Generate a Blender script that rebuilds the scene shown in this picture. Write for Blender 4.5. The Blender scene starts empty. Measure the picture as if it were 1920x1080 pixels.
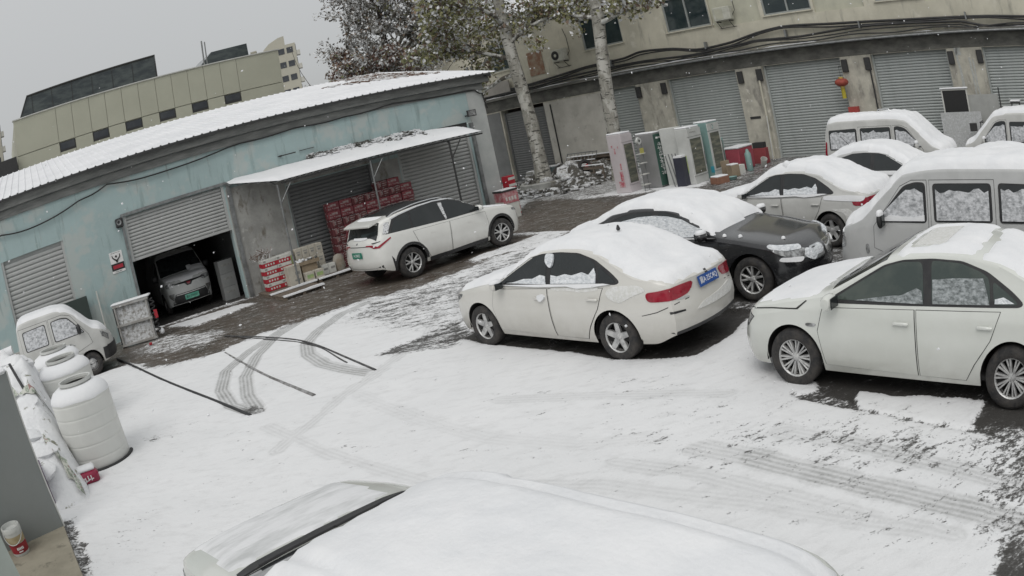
import bpy, bmesh, math, random
import numpy as np
from mathutils import Vector, Matrix
from mathutils.bvhtree import BVHTree
from mathutils.geometry import delaunay_2d_cdt

scene = bpy.context.scene
COL = scene.collection
random.seed(7)
R = math.radians

# ------------------------------------------------------------------ camera
CAM_H = 3.22
PITCH, ROLL = R(11.871), R(-11.880)
fw = Vector((0, math.cos(PITCH), -math.sin(PITCH)))
r0 = Vector((1, 0, 0)); u0 = r0.cross(fw)
rt = r0 * math.cos(ROLL) + u0 * math.sin(ROLL)
up = u0 * math.cos(ROLL) - r0 * math.sin(ROLL)
cd = bpy.data.cameras.new('camera')
cam = bpy.data.objects.new('camera', cd); COL.objects.link(cam)
mw = Matrix((rt, up, -fw)).transposed().to_4x4(); mw.translation = (0, 0, CAM_H)
cam.matrix_world = mw
cd.type = 'PANO'                       # wide security-camera lens with barrel distortion
cd.sensor_fit = 'HORIZONTAL'; cd.sensor_width = 36.0
cd.clip_start = 0.05; cd.clip_end = 2000
for holder in (cd, getattr(cd, 'cycles', None)):
    if holder is None: continue
    try:
        holder.panorama_type = 'FISHEYE_LENS_POLYNOMIAL'
        holder.fisheye_fov = R(175)
        holder.fisheye_polynomial_k0 = 0.0
        holder.fisheye_polynomial_k1 = -0.6626 / 18.75
        holder.fisheye_polynomial_k2 = 0.0
        holder.fisheye_polynomial_k3 = -0.0783 / 18.75 ** 3
        holder.fisheye_polynomial_k4 = 0.0
    except Exception as e:
        pass
scene.camera = cam

# ------------------------------------------------------------------ world, sun, exposure
SUN_EL, SUN_AZ = R(52), R(200)         # azimuth clockwise from +Y
world = bpy.data.worlds.new('World'); scene.world = world; world.use_nodes = True
wn = world.node_tree.nodes; wl = world.node_tree.links
for n in list(wn): wn.remove(n)
wo = wn.new('ShaderNodeOutputWorld')
sky = wn.new('ShaderNodeTexSky'); sky.sky_type = 'NISHITA'; sky.sun_disc = False
sky.sun_elevation = SUN_EL; sky.sun_rotation = SUN_AZ; sky.dust_density = 4.0
bg1 = wn.new('ShaderNodeBackground'); bg1.inputs['Strength'].default_value = 0.05
hs = wn.new('ShaderNodeHueSaturation'); hs.inputs['Saturation'].default_value = 0.25
wl.new(sky.outputs[0], hs.inputs['Color']); wl.new(hs.outputs[0], bg1.inputs['Color'])
# overcast snow cloud: the standard overcast sky, three times brighter overhead than at the horizon
geo = wn.new('ShaderNodeTexCoord'); sep = wn.new('ShaderNodeSeparateXYZ'); wl.new(geo.outputs['Generated'], sep.inputs[0])
mp = wn.new('ShaderNodeMapRange'); mp.inputs['From Min'].default_value = 0.0; mp.inputs['From Max'].default_value = 1.0
mp.inputs['To Min'].default_value = 0.33; mp.inputs['To Max'].default_value = 0.80
wl.new(sep.outputs['Z'], mp.inputs['Value'])
bg2 = wn.new('ShaderNodeBackground'); bg2.inputs['Color'].default_value = (0.985, 1.0, 0.992, 1)
wl.new(mp.outputs[0], bg2.inputs['Strength'])
ad = wn.new('ShaderNodeAddShader'); wl.new(bg1.outputs[0], ad.inputs[0]); wl.new(bg2.outputs[0], ad.inputs[1])
wl.new(ad.outputs[0], wo.inputs['Surface'])

sd = bpy.data.lights.new('sun', 'SUN'); sd.energy = 0.8; sd.angle = R(40); sd.color = (1.0, 0.975, 0.94)
sun = bpy.data.objects.new('sun', sd); COL.objects.link(sun)
sdir = Vector((math.sin(SUN_AZ) * math.cos(SUN_EL), math.cos(SUN_AZ) * math.cos(SUN_EL), math.sin(SUN_EL)))
sun.rotation_euler = (-sdir).to_track_quat('-Z', 'Y').to_euler()
vs = scene.view_settings
vs.view_transform = 'Standard'; vs.look = 'None'; vs.gamma = 1.0; vs.use_curve_mapping = False
vs.exposure = -0.2
scene.cycles.max_bounces = 6; scene.cycles.diffuse_bounces = 3; scene.cycles.glossy_bounces = 3
scene.cycles.use_denoising = True

# ------------------------------------------------------------------ helpers
def vnoise(x, y, seed=0):
    """fractal value noise in 0..1, vectorised"""
    rs = np.random.RandomState(seed + 11); T = rs.rand(256, 256)
    x = np.asarray(x, float); y = np.asarray(y, float)
    out = 0; amp = .5; tot = 0
    for o in range(4):
        xi = np.floor(x).astype(int); yi = np.floor(y).astype(int)
        fx = x - xi; fy = y - yi
        fx = fx * fx * (3 - 2 * fx); fy = fy * fy * (3 - 2 * fy)
        a = T[xi & 255, yi & 255]; b = T[(xi + 1) & 255, yi & 255]
        c = T[xi & 255, (yi + 1) & 255]; d = T[(xi + 1) & 255, (yi + 1) & 255]
        out = out + amp * ((a * (1 - fx) + b * fx) * (1 - fy) + (c * (1 - fx) + d * fx) * fy)
        tot += amp; amp *= .55; x = x * 2.03 + 17.3; y = y * 2.03 + 9.7
    return out / tot

MATS = {}
def M(name, col, rough=.5, metal=0.0, col2=None, scale=3.0, stretch=(1, 1, 1), lo=.4, hi=.62, bump=0.0,
      bscale=40.0, coat=0.0, spec=.5, detail=6, world=False, bdist=.02, emit=None):
    """procedural principled material: two colours broken up by noise, with fine bump"""
    if name in MATS: return MATS[name]
    m = bpy.data.materials.new(name); m.use_nodes = True
    nt = m.node_tree; N = nt.nodes; L = nt.links
    b = N['Principled BSDF']
    b.inputs['Roughness'].default_value = rough; b.inputs['Metallic'].default_value = metal
    b.inputs['Specular IOR Level'].default_value = spec
    if coat: b.inputs['Coat Weight'].default_value = coat; b.inputs['Coat Roughness'].default_value = .08
    tc = N.new('ShaderNodeTexCoord'); mpn = N.new('ShaderNodeMapping'); mpn.inputs['Scale'].default_value = stretch
    if world:
        g = N.new('ShaderNodeNewGeometry'); L.new(g.outputs['Position'], mpn.inputs['Vector'])
    else: L.new(tc.outputs['Object'], mpn.inputs['Vector'])
    if col2 is None: col2 = tuple(c * .86 for c in col)
    nz = N.new('ShaderNodeTexNoise'); nz.inputs['Scale'].default_value = scale; nz.inputs['Detail'].default_value = detail
    nz.inputs['Roughness'].default_value = .62
    L.new(mpn.outputs[0], nz.inputs['Vector'])
    rp = N.new('ShaderNodeMapRange'); rp.inputs['From Min'].default_value = lo; rp.inputs['From Max'].default_value = hi
    L.new(nz.outputs['Fac'], rp.inputs['Value'])
    mx = N.new('ShaderNodeMix'); mx.data_type = 'RGBA'
    mx.inputs[6].default_value = (*col, 1); mx.inputs[7].default_value = (*col2, 1)
    L.new(rp.outputs[0], mx.inputs[0]); L.new(mx.outputs[2], b.inputs['Base Color'])
    if bump:
        n2 = N.new('ShaderNodeTexNoise'); n2.inputs['Scale'].default_value = bscale; n2.inputs['Detail'].default_value = 5
        L.new(mpn.outputs[0], n2.inputs['Vector'])
        bp = N.new('ShaderNodeBump'); bp.inputs['Strength'].default_value = bump; bp.inputs['Distance'].default_value = bdist
        L.new(n2.outputs['Fac'], bp.inputs['Height']); L.new(bp.outputs[0], b.inputs['Normal'])
    m['mix'] = mx.name
    MATS[name] = m
    return m

def add_layer(m, col, scale, lo, hi, stretch=(1, 1, 1), rough=None, seed=0.0, detail=7, dist=0.0):
    """another noise-masked colour layer over an M() material (stains, snow dust)"""
    nt = m.node_tree; N = nt.nodes; L = nt.links; b = N['Principled BSDF']
    src = b.inputs['Base Color'].links[0].from_socket
    tc = N.new('ShaderNodeTexCoord'); mpn = N.new('ShaderNodeMapping'); mpn.inputs['Scale'].default_value = stretch
    mpn.inputs['Location'].default_value = (seed, seed * 1.7, seed * .6)
    L.new(tc.outputs['Object'], mpn.inputs['Vector'])
    nz = N.new('ShaderNodeTexNoise'); nz.inputs['Scale'].default_value = scale; nz.inputs['Detail'].default_value = detail
    nz.inputs['Roughness'].default_value = .65; nz.inputs['Distortion'].default_value = dist
    L.new(mpn.outputs[0], nz.inputs['Vector'])
    rp = N.new('ShaderNodeMapRange'); rp.inputs['From Min'].default_value = lo; rp.inputs['From Max'].default_value = hi
    L.new(nz.outputs['Fac'], rp.inputs['Value'])
    mx = N.new('ShaderNodeMix'); mx.data_type = 'RGBA'; mx.inputs[7].default_value = (*col, 1)
    L.new(src, mx.inputs[6]); L.new(rp.outputs[0], mx.inputs[0]); L.new(mx.outputs[2], b.inputs['Base Color'])
    if rough is not None:
        mr = N.new('ShaderNodeMix'); mr.inputs[2].default_value = b.inputs['Roughness'].default_value
        mr.inputs[3].default_value = rough
        L.new(rp.outputs[0], mr.inputs[0]); L.new(mr.outputs[0], b.inputs['Roughness'])
    return m

def empty(name, loc=(0, 0, 0), rz=0.0, label=None, cat=None, group=None):
    o = bpy.data.objects.new(name, None); COL.objects.link(o)
    o.location = loc; o.rotation_euler = (0, 0, rz); o.empty_display_size = .2
    return tag(o, label, cat, group)

def tag(o, label=None, cat=None, group=None, kind=None):
    if label: o['label'] = label
    if cat: o['category'] = cat
    if group: o['group'] = group
    if kind: o['kind'] = kind
    return o

class MB:
    """collects simple shapes into ONE mesh object"""
    def __init__(s): s.v = []; s.f = []; s.m = []
    def add(s, vs, fs, mi=0):
        k = len(s.v); s.v += [tuple(v) for v in vs]
        for f in fs: s.f.append(tuple(i + k for i in f)); s.m.append(mi)
        return s
    def box(s, c, d, rz=0.0, mi=0, mat=None, ch=0.0):
        x, y, z = d[0] / 2, d[1] / 2, d[2] / 2
        if ch:
            h = ch; vs = []; 
            for sz in (-1, 1):
                for (a, b) in ((x - h, y), (x, y - h), (x, -y + h), (x - h, -y), (-x + h, -y), (-x, -y + h), (-x, y - h), (-x + h, y)):
                    vs.append((a, b, sz * (z - h)))
            for sz in (-1, 1):
                for (a, b) in ((x - h, y - h), (x - h, -y + h), (-x + h, -y + h), (-x + h, y - h)):
                    vs.append((a, b, sz * z))
            fs = [(i, i + 8, (i + 1) % 8 + 8, (i + 1) % 8) for i in range(8)]
            fs += [(16, 17, 18, 19), (23, 22, 21, 20)]
            for q in range(4):
                a0, a1 = 16 + q, 16 + (q + 1) % 4
                t0, t1 = 20 + q, 20 + (q + 1) % 4
                e0, e1 = (2 * q + 1) % 8, (2 * q + 2) % 8
                fs.append((a0, e0, e1, a1)); fs.append((t1, e1 + 8, e0 + 8, t0))
                c0, c1 = (2 * q) % 8, (2 * q + 1) % 8
                fs.append((a0, c0, c1)); fs.append((t0, c1 + 8, c0 + 8))
        else:
            vs = [(sx * x, sy * y, sz * z) for sx in (-1, 1) for sy in (-1, 1) for sz in (-1, 1)]
            fs = [(0, 1, 3, 2), (4, 6, 7, 5), (0, 4, 5, 1), (2, 3, 7, 6), (0, 2, 6, 4), (1, 5, 7, 3)]
        if mat is None: mat = Matrix.Translation(c) @ Matrix.Rotation(rz, 4, 'Z')
        return s.add([mat @ Vector(v) for v in vs], fs, mi)
    def tube(s, path, r, n=8, mi=0, cap=True):
        path = [Vector(p) for p in path]
        rs = r if hasattr(r, '__len__') else [r] * len(path)
        vs = []; fs = []; prev = None
        for i, p in enumerate(path):
            t = (path[min(i + 1, len(path) - 1)] - path[max(i - 1, 0)])
            if t.length < 1e-9: t = Vector((0, 0, 1))
            t.normalize()
            if prev is None:
                a = t.cross(Vector((0, 0, 1)))
                if a.length < .05: a = t.cross(Vector((1, 0, 0)))
            else: a = prev - t * prev.dot(t)
            a.normalize(); prev = a; b = t.cross(a)
            for k in range(n):
                q = 2 * math.pi * k / n
                vs.append(p + (a * math.cos(q) + b * math.sin(q)) * rs[i])
        for i in range(len(path) - 1):
            for k in range(n):
                fs.append((i * n + k, i * n + (k + 1) % n, (i + 1) * n + (k + 1) % n, (i + 1) * n + k))
        if cap:
            fs.append(tuple(range(n - 1, -1, -1))); fs.append(tuple((len(path) - 1) * n + k for k in range(n)))
        return s.add(vs, fs, mi)
    def lathe(s, prof, n=24, mat=None, mi=0, a0=0.0, a1=2 * math.pi):
        """prof: (radius, z) pairs turned about local Z"""
        vs = []; fs = []; full = abs(a1 - a0 - 2 * math.pi) < 1e-6
        m = n if full else n + 1
        for k in range(m):
            q = a0 + (a1 - a0) * k / n
            for r_, z_ in prof: vs.append(Vector((r_ * math.cos(q), r_ * math.sin(q), z_)))
        P = len(prof)
        for k in range(n):
            k2 = (k + 1) % m
            for j in range(P - 1): fs.append((k * P + j, k2 * P + j, k2 * P + j + 1, k * P + j + 1))
        if mat is not None: vs = [mat @ v for v in vs]
        return s.add(vs, fs, mi)
    def prism(s, poly, axis, lo, hi, mi=0, mat=None):
        """poly: 2D points extruded along axis 'x','y' or 'z'"""
        n = len(poly)
        def P(a, b, t): return {'x': (t, a, b), 'y': (a, t, b), 'z': (a, b, t)}[axis]
        vs = [P(a, b, lo) for a, b in poly] + [P(a, b, hi) for a, b in poly]
        fs = [tuple(range(n)), tuple(range(2 * n - 1, n - 1, -1))]
        fs += [(i, i + n, (i + 1) % n + n, (i + 1) % n) for i in range(n)]
        if mat is not None: vs = [mat @ Vector(v) for v in vs]
        return s.add(vs, fs, mi)
    def mesh(s, name, mats, smooth=None, fix=True):
        me = bpy.data.meshes.new(name); me.from_pydata(s.v, [], s.f)
        if not isinstance(mats, (list, tuple)): mats = [mats]
        for m_ in mats: me.materials.append(m_)
        if len(mats) > 1: me.polygons.foreach_set('material_index', s.m)
        if fix:
            bm = bmesh.new(); bm.from_mesh(me); bmesh.ops.recalc_face_normals(bm, faces=bm.faces); bm.to_mesh(me); bm.free()
        if smooth is not None:
            me.polygons.foreach_set('use_smooth', [True] * len(me.polygons))
            try: me.set_sharp_from_angle(angle=R(smooth))
            except Exception: pass
        me.update()
        return me
    def build(s, name, mats, parent=None, smooth=None, loc=None, rz=None, fix=True):
        o = bpy.data.objects.new(name, s.mesh(name, mats, smooth, fix)); COL.objects.link(o)
        if parent: o.parent = parent
        if loc is not None: o.location = loc
        if rz is not None: o.rotation_euler = (0, 0, rz)
        return o

def inst(name, me, parent=None, loc=(0, 0, 0), rot=(0, 0, 0), scale=None):
    o = bpy.data.objects.new(name, me); COL.objects.link(o)
    if parent: o.parent = parent
    o.location = loc; o.rotation_euler = rot
    if scale: o.scale = scale
    return o

def copy_thing(root, loc, rz, label=None):
    """a thing with copies of its parts and their sub-parts"""
    r = root.copy(); COL.objects.link(r); r.location = loc; r.rotation_euler = (0, 0, rz)
    if label: r['label'] = label
    for ch in list(root.children):
        c = ch.copy(); COL.objects.link(c); c.parent = r
        for g in list(ch.children):
            d = g.copy(); COL.objects.link(d); d.parent = c
    return r

def text_part(txt, size, m, parent, mat, name='lettering', extrude=.002, align='CENTER', sx=1.0):
    cu = bpy.data.curves.new(name, 'FONT'); cu.body = txt; cu.size = size; cu.extrude = extrude
    cu.align_x = align; cu.align_y = 'CENTER'; cu.resolution_u = 2
    to = bpy.data.objects.new(name, cu); COL.objects.link(to)
    dg = bpy.context.evaluated_depsgraph_get()
    me = bpy.data.meshes.new_from_object(to.evaluated_get(dg))
    bpy.data.objects.remove(to)
    me.transform(Matrix.Diagonal((sx, 1, 1, 1)))
    me.materials.clear(); me.materials.append(m)
    o = bpy.data.objects.new(name, me); COL.objects.link(o)
    o.parent = parent; o.matrix_local = mat
    return o

def chaikin(poly, k=2):
    for _ in range(k):
        q = []
        for i in range(len(poly)):
            a = np.array(poly[i], float); b = np.array(poly[(i + 1) % len(poly)], float)
            q += [a * .8 + b * .2, a * .2 + b * .8]
        poly = q
    return [tuple(p) for p in poly]

def rounded(poly, rad):
    out = []; n = len(poly)
    for i in range(n):
        p = np.array(poly[i], float); a = np.array(poly[i - 1], float) - p; b = np.array(poly[(i + 1) % n], float) - p
        la, lb = np.linalg.norm(a), np.linalg.norm(b)
        if la < 1e-6 or lb < 1e-6: continue
        s_, e_ = p + a / la * min(rad, .45 * la), p + b / lb * min(rad, .45 * lb)
        for t in (0, .25, .5, .75, 1): out.append(tuple((1 - t) ** 2 * s_ + 2 * t * (1 - t) * p + t * t * e_))
    return out

def inside(px, py, poly):
    px = np.asarray(px, float); py = np.asarray(py, float); r = np.zeros(px.shape, bool)
    n = len(poly)
    for i in range(n):
        x0, y0 = poly[i]; x1, y1 = poly[(i + 1) % n]
        if y0 == y1: continue
        c = ((y0 > py) != (y1 > py)) & (px < (x1 - x0) * (py - y0) / (y1 - y0) + x0)
        r ^= c
    return r

# ------------------------------------------------------------------ materials
SNOW = M('snow', (.745, .75, .76), .75, col2=(.70, .71, .725), scale=1.5, bump=.35, bscale=22, spec=.25, bdist=.015)
SNOW_CAR = M('snow_on_car', (.76, .765, .775), .7, col2=(.71, .72, .735), scale=2.5, bump=.45, bscale=26, spec=.25, bdist=.012)
PAINT_W = M('white_paint', (.60, .59, .555), .28, col2=(.54, .53, .49), scale=1.2, coat=.7, lo=.45, hi=.75)
PAINT_W2 = M('white_paint_b', (.62, .635, .60), .26, col2=(.57, .585, .545), scale=1.0, coat=.7)
PAINT_SUV = M('clean_white_paint', (.70, .70, .67), .26, col2=(.65, .65, .62), scale=1.2, coat=.7)
PAINT_SIL = M('silver_paint', (.50, .505, .50), .33, .1, col2=(.44, .445, .44), scale=2.0, coat=.4)
PAINT_VAN = M('van_white_paint', (.54, .54, .52), .35, col2=(.46, .46, .44), scale=2.0, coat=.3)
PAINT_BLK = M('black_paint', (.011, .012, .014), .2, col2=(.02, .02, .022), scale=6, coat=.8)
add_layer(PAINT_BLK, (.07, .07, .073), 26, .60, .78, (1, 3, 1), .5)
def grime(m, z0=.62, z1=.18, amt=.75):
    """road dirt thrown up on the lower body"""
    nt = m.node_tree; N = nt.nodes; L = nt.links; b = N['Principled BSDF']; src = b.inputs['Base Color'].links[0].from_socket
    tc = N.new('ShaderNodeTexCoord'); sp = N.new('ShaderNodeSeparateXYZ'); L.new(tc.outputs['Object'], sp.inputs[0])
    mr = N.new('ShaderNodeMapRange'); mr.inputs['From Min'].default_value = z0; mr.inputs['From Max'].default_value = z1; L.new(sp.outputs['Z'], mr.inputs['Value'])
    nz = N.new('ShaderNodeTexNoise'); nz.inputs['Scale'].default_value = 5; nz.inputs['Detail'].default_value = 8; nz.inputs['Roughness'].default_value = .7; L.new(tc.outputs['Object'], nz.inputs['Vector'])
    mu = N.new('ShaderNodeMath'); mu.operation = 'MULTIPLY'; L.new(mr.outputs[0], mu.inputs[0]); L.new(nz.outputs['Fac'], mu.inputs[1])
    m2 = N.new('ShaderNodeMath'); m2.operation = 'MULTIPLY'; m2.inputs[1].default_value = amt * 1.5; m2.use_clamp = True; L.new(mu.outputs[0], m2.inputs[0])
    mx = N.new('ShaderNodeMix'); mx.data_type = 'RGBA'; mx.inputs[7].default_value = (.30, .28, .245, 1); L.new(src, mx.inputs[6]); L.new(m2.outputs[0], mx.inputs[0]); L.new(mx.outputs[2], b.inputs['Base Color'])
for m_, a_ in ((PAINT_W, .7), (PAINT_W2, .5), (PAINT_SUV, .8), (PAINT_SIL, .7), (PAINT_VAN, .9)): grime(m_, amt=a_)
GLASS = M('dark_glass', (.015, .019, .02), .06, col2=(.022, .026, .027), scale=2, spec=.55)
GLASS_G = M('green_glass', (.035, .05, .045), .07, col2=(.06, .075, .065), scale=3, spec=.6)
FROST = M('frosted_glass', (.25, .26, .27), .6, col2=(.60, .61, .63), scale=13, lo=.34, hi=.58, bump=.6, bscale=20, bdist=.03, detail=8, stretch=(1, 1, 1.3))
FROST2 = M('half_frosted_glass', (.10, .115, .115), .4, col2=(.42, .45, .46), scale=18, lo=.38, hi=.70, bump=.25, bscale=30, detail=8, stretch=(1, 1, 1.8))
TRIM = M('black_trim', (.018, .018, .02), .5, col2=(.03, .03, .03), scale=8)
GAP = M('panel_gap', (.03, .03, .03), .9, scale=8)
UNDER = M('underbody', (.012, .012, .012), .9, scale=8)
TYRE = M('tyre_rubber', (.022, .022, .023), .85, col2=(.055, .05, .046), scale=9, bump=.4, bscale=60)
RIM = M('alloy', (.58, .58, .57), .35, .45, col2=(.38, .38, .38), scale=10)
RIM_D = M('steel_rim', (.26, .27, .27), .5, .5, col2=(.14, .13, .12), scale=12)
CHROME = M('chrome', (.7, .71, .72), .15, .95, scale=5)
REDLENS = M('red_lens', (.30, .012, .03), .15, col2=(.22, .008, .02), scale=8, coat=.5)
CLEARLENS = M('clear_lens', (.45, .46, .46), .1, .3, col2=(.10, .10, .10), scale=14, coat=.6, lo=.35, hi=.65)
PLATE_BLUE = M('blue_plate', (.012, .07, .28), .4, scale=5)
PLATE_GREEN = M('green_plate', (.10, .42, .30), .4, col2=(.22, .55, .42), scale=4)
PLATE_DKGREEN = M('dark_green_plate', (.03, .22, .15), .4, scale=5)
WHITE = M('white_print', (.78, .78, .77), .5, scale=6)
BLACKP = M('black_print', (.02, .02, .02), .5, scale=6)
# ------------------------------------------------------------------ vehicles
class Car:
    """body lofted from profile curves; windows, doors, lamps are real panels laid on that body"""
    def __init__(s, P, name, label, loc, head, cat='car', group=None):
        s.P = P
        s.root = empty(name, (loc[0], loc[1], P.get('z0', 0)), R(head), label, cat, group)
        s.L = P['L']; s.W = P['W'] / 2
        s.curves(); s.make_body()

    def curves(s):
        P = s.P; h = s.L / 2
        def sm(pts, sig):
            a = np.array(sorted(pts)); xs = np.arange(-h - .8, h + .8, .01); ys = np.interp(xs, a[:, 0], a[:, 1])
            if sig:
                k = np.exp(-.5 * (np.arange(-60, 61) * .01 / sig) ** 2); k /= k.sum()
                ys = np.convolve(np.pad(ys, 60, 'edge'), k, 'valid')
            return lambda x: np.interp(x, xs, ys)
        s.top = sm(P['top'], P.get('tsig', .045)); s.belt = sm(P['belt'], .08); s.wid = sm(P['wid'], .09)
        s.zbot = sm(P['bot'], .05)
        a = np.array(P['prof']); s.prof = lambda z: np.interp(z, a[:, 0], a[:, 1])
        s.RA = P['rw'] + P.get('archgap', .06)

    def ring(s, x):
        P = s.P
        zt = float(s.top(x)); zs = min(float(s.belt(x)), zt - .02); zb = float(s.zbot(x)); W = float(s.wid(x))
        for xw in P['axles']:
            dx = abs(x - xw)
            if dx < s.RA: zb = max(zb, P['rw'] + math.sqrt(max(0, s.RA ** 2 - dx * dx)))
        zb = min(zb, zs - .02)
        ys, zz = [], []
        for t in np.linspace(0, 1, 11):
            z = zb + (zs - zb) * t; ys.append(W * float(s.prof(z))); zz.append(z)
        h = zt - zs; cr = min(P['crown'], .62 * h); zc = zt - cr
        y0 = ys[-1]; tum = P['tumble']
        for t in np.linspace(0, 1, 6)[1:]:
            z = zs + (zc - zs) * t; ys.append(max(.05, y0 - (z - zs) * tum)); zz.append(z)
        yc = ys[-1]
        e = P.get('sq', .62)
        for q in np.linspace(0, math.pi / 2, 9)[1:]:
            ys.append(yc * max(0, math.cos(q)) ** e if q < 1.57 else 0.0); zz.append(zc + cr * math.sin(q) ** (e + .12))
        return ys, zz

    def yc(s, x):
        ys, zz = s.ring(x); return ys[15]

    def warp(s, x, y, z):
        P = s.P; h = s.L / 2; E = P.get('endlen', .55)
        f = min(1, max(0, (x - (h - E)) / E)); b = min(1, max(0, (-x - (h - E)) / E))
        lf = np.interp(z, *zip(*P['leanf'])); lb = np.interp(z, *zip(*P['leanb']))
        q = (y / s.W) ** 2
        return x - f * f * (lf + P['bowf'] * q) + b * b * (lb + P['bowb'] * q)

    def make_body(s):
        P = s.P; h = s.L / 2
        xs = list(np.linspace(-h, h, 96))
        for xw in P['axles']:
            xs += [xw + s.RA * math.cos(k) for k in np.linspace(.12, math.pi - .12, 17)]
            xs += [xw - s.RA - .001, xw - s.RA + .001, xw + s.RA - .001, xw + s.RA + .001]
        xs = sorted(xs); xs = [x for i, x in enumerate(xs) if i == 0 or x - xs[i - 1] > .0009]
        V, F = [], []; m = len(s.ring(0)[0])           # half ring incl. centre
        NR = 2 * m - 1
        for x in xs:
            ys, zz = s.ring(x)
            for j in range(m): V.append((s.warp(x, ys[j], zz[j]), ys[j], zz[j]))
            for j in range(m - 2, -1, -1): V.append((s.warp(x, ys[j], zz[j]), -ys[j], zz[j]))
        n = len(xs)
        for i in range(n - 1):
            for j in range(NR - 1): F.append((i * NR + j, (i + 1) * NR + j, (i + 1) * NR + j + 1, i * NR + j + 1))
        for end in (0, n - 1):
            x = xs[end]; ys, zz = s.ring(x); rows = []
            for j in range(m - 1):
                row = [end * NR + j]
                for q in range(1, 8):
                    y = ys[j] * (1 - 2 * q / 8); row.append(len(V)); V.append((s.warp(x, y, zz[j]), y, zz[j]))
                row.append(end * NR + NR - 1 - j); rows.append(row)
            for j in range(m - 2):
                for q in range(8): F.append((rows[j][q], rows[j][q + 1], rows[j + 1][q + 1], rows[j + 1][q]))
            c = end * NR + m - 1
            for q in range(8): F.append((rows[-1][q], rows[-1][q + 1], c))
        me = bpy.data.meshes.new('body'); me.from_pydata(V, [], F); me.materials.append(P['paint'])
        bm = bmesh.new(); bm.from_mesh(me)
        bmesh.ops.remove_doubles(bm, verts=bm.verts, dist=.0006)
        bmesh.ops.recalc_face_normals(bm, faces=bm.faces)
        s.bvh = BVHTree.FromBMesh(bm); bm.to_mesh(me); bm.free()
        me.polygons.foreach_set('use_smooth', [True] * len(me.polygons))
        try: me.set_sharp_from_angle(angle=R(38))
        except Exception: pass
        s.body = inst('body', me, s.root)
        # floor pan and wheel wells
        b = MB(); z = P['rw'] * .72 + .03
        b.box((0, 0, z + .03), (s.L - 1.5, s.W * 2 - .16, .05)); b.box((0, 0, z + .05), (s.L - .75, s.W * 1.1, .05))
        for xw in P['axles']:
            for sd_ in (-1, 1):
                o_, i_ = s.W - .07, s.W - .36
                pr = [(s.RA + .012, o_ - .0), (s.RA + .012, i_), (.02, i_)]
                mt = Matrix.Translation((xw, 0, P['rw'])) @ Matrix.Rotation(-sd_ * math.pi / 2, 4, 'X')
                a_ = (math.pi if sd_ > 0 else 0) - .15
                b.lathe(pr, 20, mt, a0=a_, a1=a_ + math.pi + .3)
        b.build('underbody', UNDER, s.root, fix=False)

    # ---- a panel cut to a polygon, laid on the body along direction d
    def patch(s, name, pts, d, m, off=.004, step=.06, round_=0, parent=None, grow=0.0, rim=True, label=None):
        d = Vector(d).normalized(); n = -d
        ref = Vector((0, 0, 1)) if abs(d.z) < .8 else Vector((1, 0, 0))
        U = ref.cross(n).normalized(); Vv = n.cross(U)
        p2 = [(Vector(p).dot(U), Vector(p).dot(Vv)) for p in pts]
        if round_: p2 = rounded(p2, .055 * round_)
        if grow:
            a = np.array(p2); c = a.mean(0); dd = a - c; ln = np.linalg.norm(dd, axis=1)[:, None] + 1e-6
            p2 = [tuple(q) for q in a + dd / ln * grow]
        bd = []
        for i in range(len(p2)):
            a, b = np.array(p2[i]), np.array(p2[(i + 1) % len(p2)]); k = max(1, int(np.linalg.norm(b - a) / step))
            for t in range(k): bd.append(tuple(a + (b - a) * t / k))
        xs = [q[0] for q in bd]; ys = [q[1] for q in bd]
        gx, gy = np.meshgrid(np.arange(min(xs) + step * .5, max(xs), step), np.arange(min(ys) + step * .5, max(ys), step))
        gx = gx.ravel(); gy = gy.ravel(); ok = inside(gx, gy, bd)
        B = np.array(bd)
        if len(gx): ok &= (np.min(np.hypot(gx[:, None] - B[None, :, 0], gy[:, None] - B[None, :, 1]), axis=1) > step * .35)
        allp = [Vector(q) for q in bd] + [Vector((a, b)) for a, b in zip(gx[ok], gy[ok])]
        nb = len(bd)
        vs, es, fs, *_ = delaunay_2d_cdt(allp, [(i, (i + 1) % nb) for i in range(nb)], [], 1, 1e-6)
        W3, NN = [], []; last = 2.0
        for q in vs:
            o = U * q[0] + Vv * q[1] + n * 4
            co, nr, fi, ds = s.bvh.ray_cast(o, d, 9)
            if co is None:
                co, nr, fi, ds = s.bvh.find_nearest(o + d * (4 - .75 * s.W))
            if nr.dot(n) < 0: nr = -nr
            W3.append(co + nr * off); NN.append(nr)
        cnt = {}; F = []
        for f in fs:
            f = list(f)
            a, b, c = W3[f[0]], W3[f[1]], W3[f[2]]
            if (b - a).cross(c - a).dot(n) < 0: f.reverse()
            F.append(tuple(f))
            for i in range(len(f)):
                e = (f[i], f[(i + 1) % len(f)]); k = tuple(sorted(e)); cnt.setdefault(k, []).append(e)
        V3 = list(W3)
        if rim:
            low = {}
            for k, e in cnt.items():
                if len(e) == 1:
                    a, b = e[0]
                    for q in (a, b):
                        if q not in low: low[q] = len(V3); V3.append(W3[q] - NN[q] * (off + .006))
                    F.append((b, a, low[a], low[b]))
        me = bpy.data.meshes.new(name); me.from_pydata([tuple(v) for v in V3], [], F); me.materials.append(m)
        me.polygons.foreach_set('use_smooth', [True] * len(F))
        try: me.set_sharp_from_angle(angle=R(45))
        except Exception: pass
        o = inst(name, me, parent or s.root)
        if label: o['label'] = label
        return o

    def side(s, name, poly, m, sides=(1, -1), **k):
        out = []
        for q in sides: out.append(s.patch(name, [(x, 0, z) for x, z in poly], (0, -q, 0), m, **k))
        return out
    def corner(s, name, pts, m, sides=(1, -1), w=1.0, dirx=None, **k):
        fr = pts[0][0] > 0 if dirx is None else dirx > 0
        for q in sides: s.patch(name, [(x, y * q, z) for x, y, z in pts], (-w if fr else w, -q, 0), m, **k)
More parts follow.
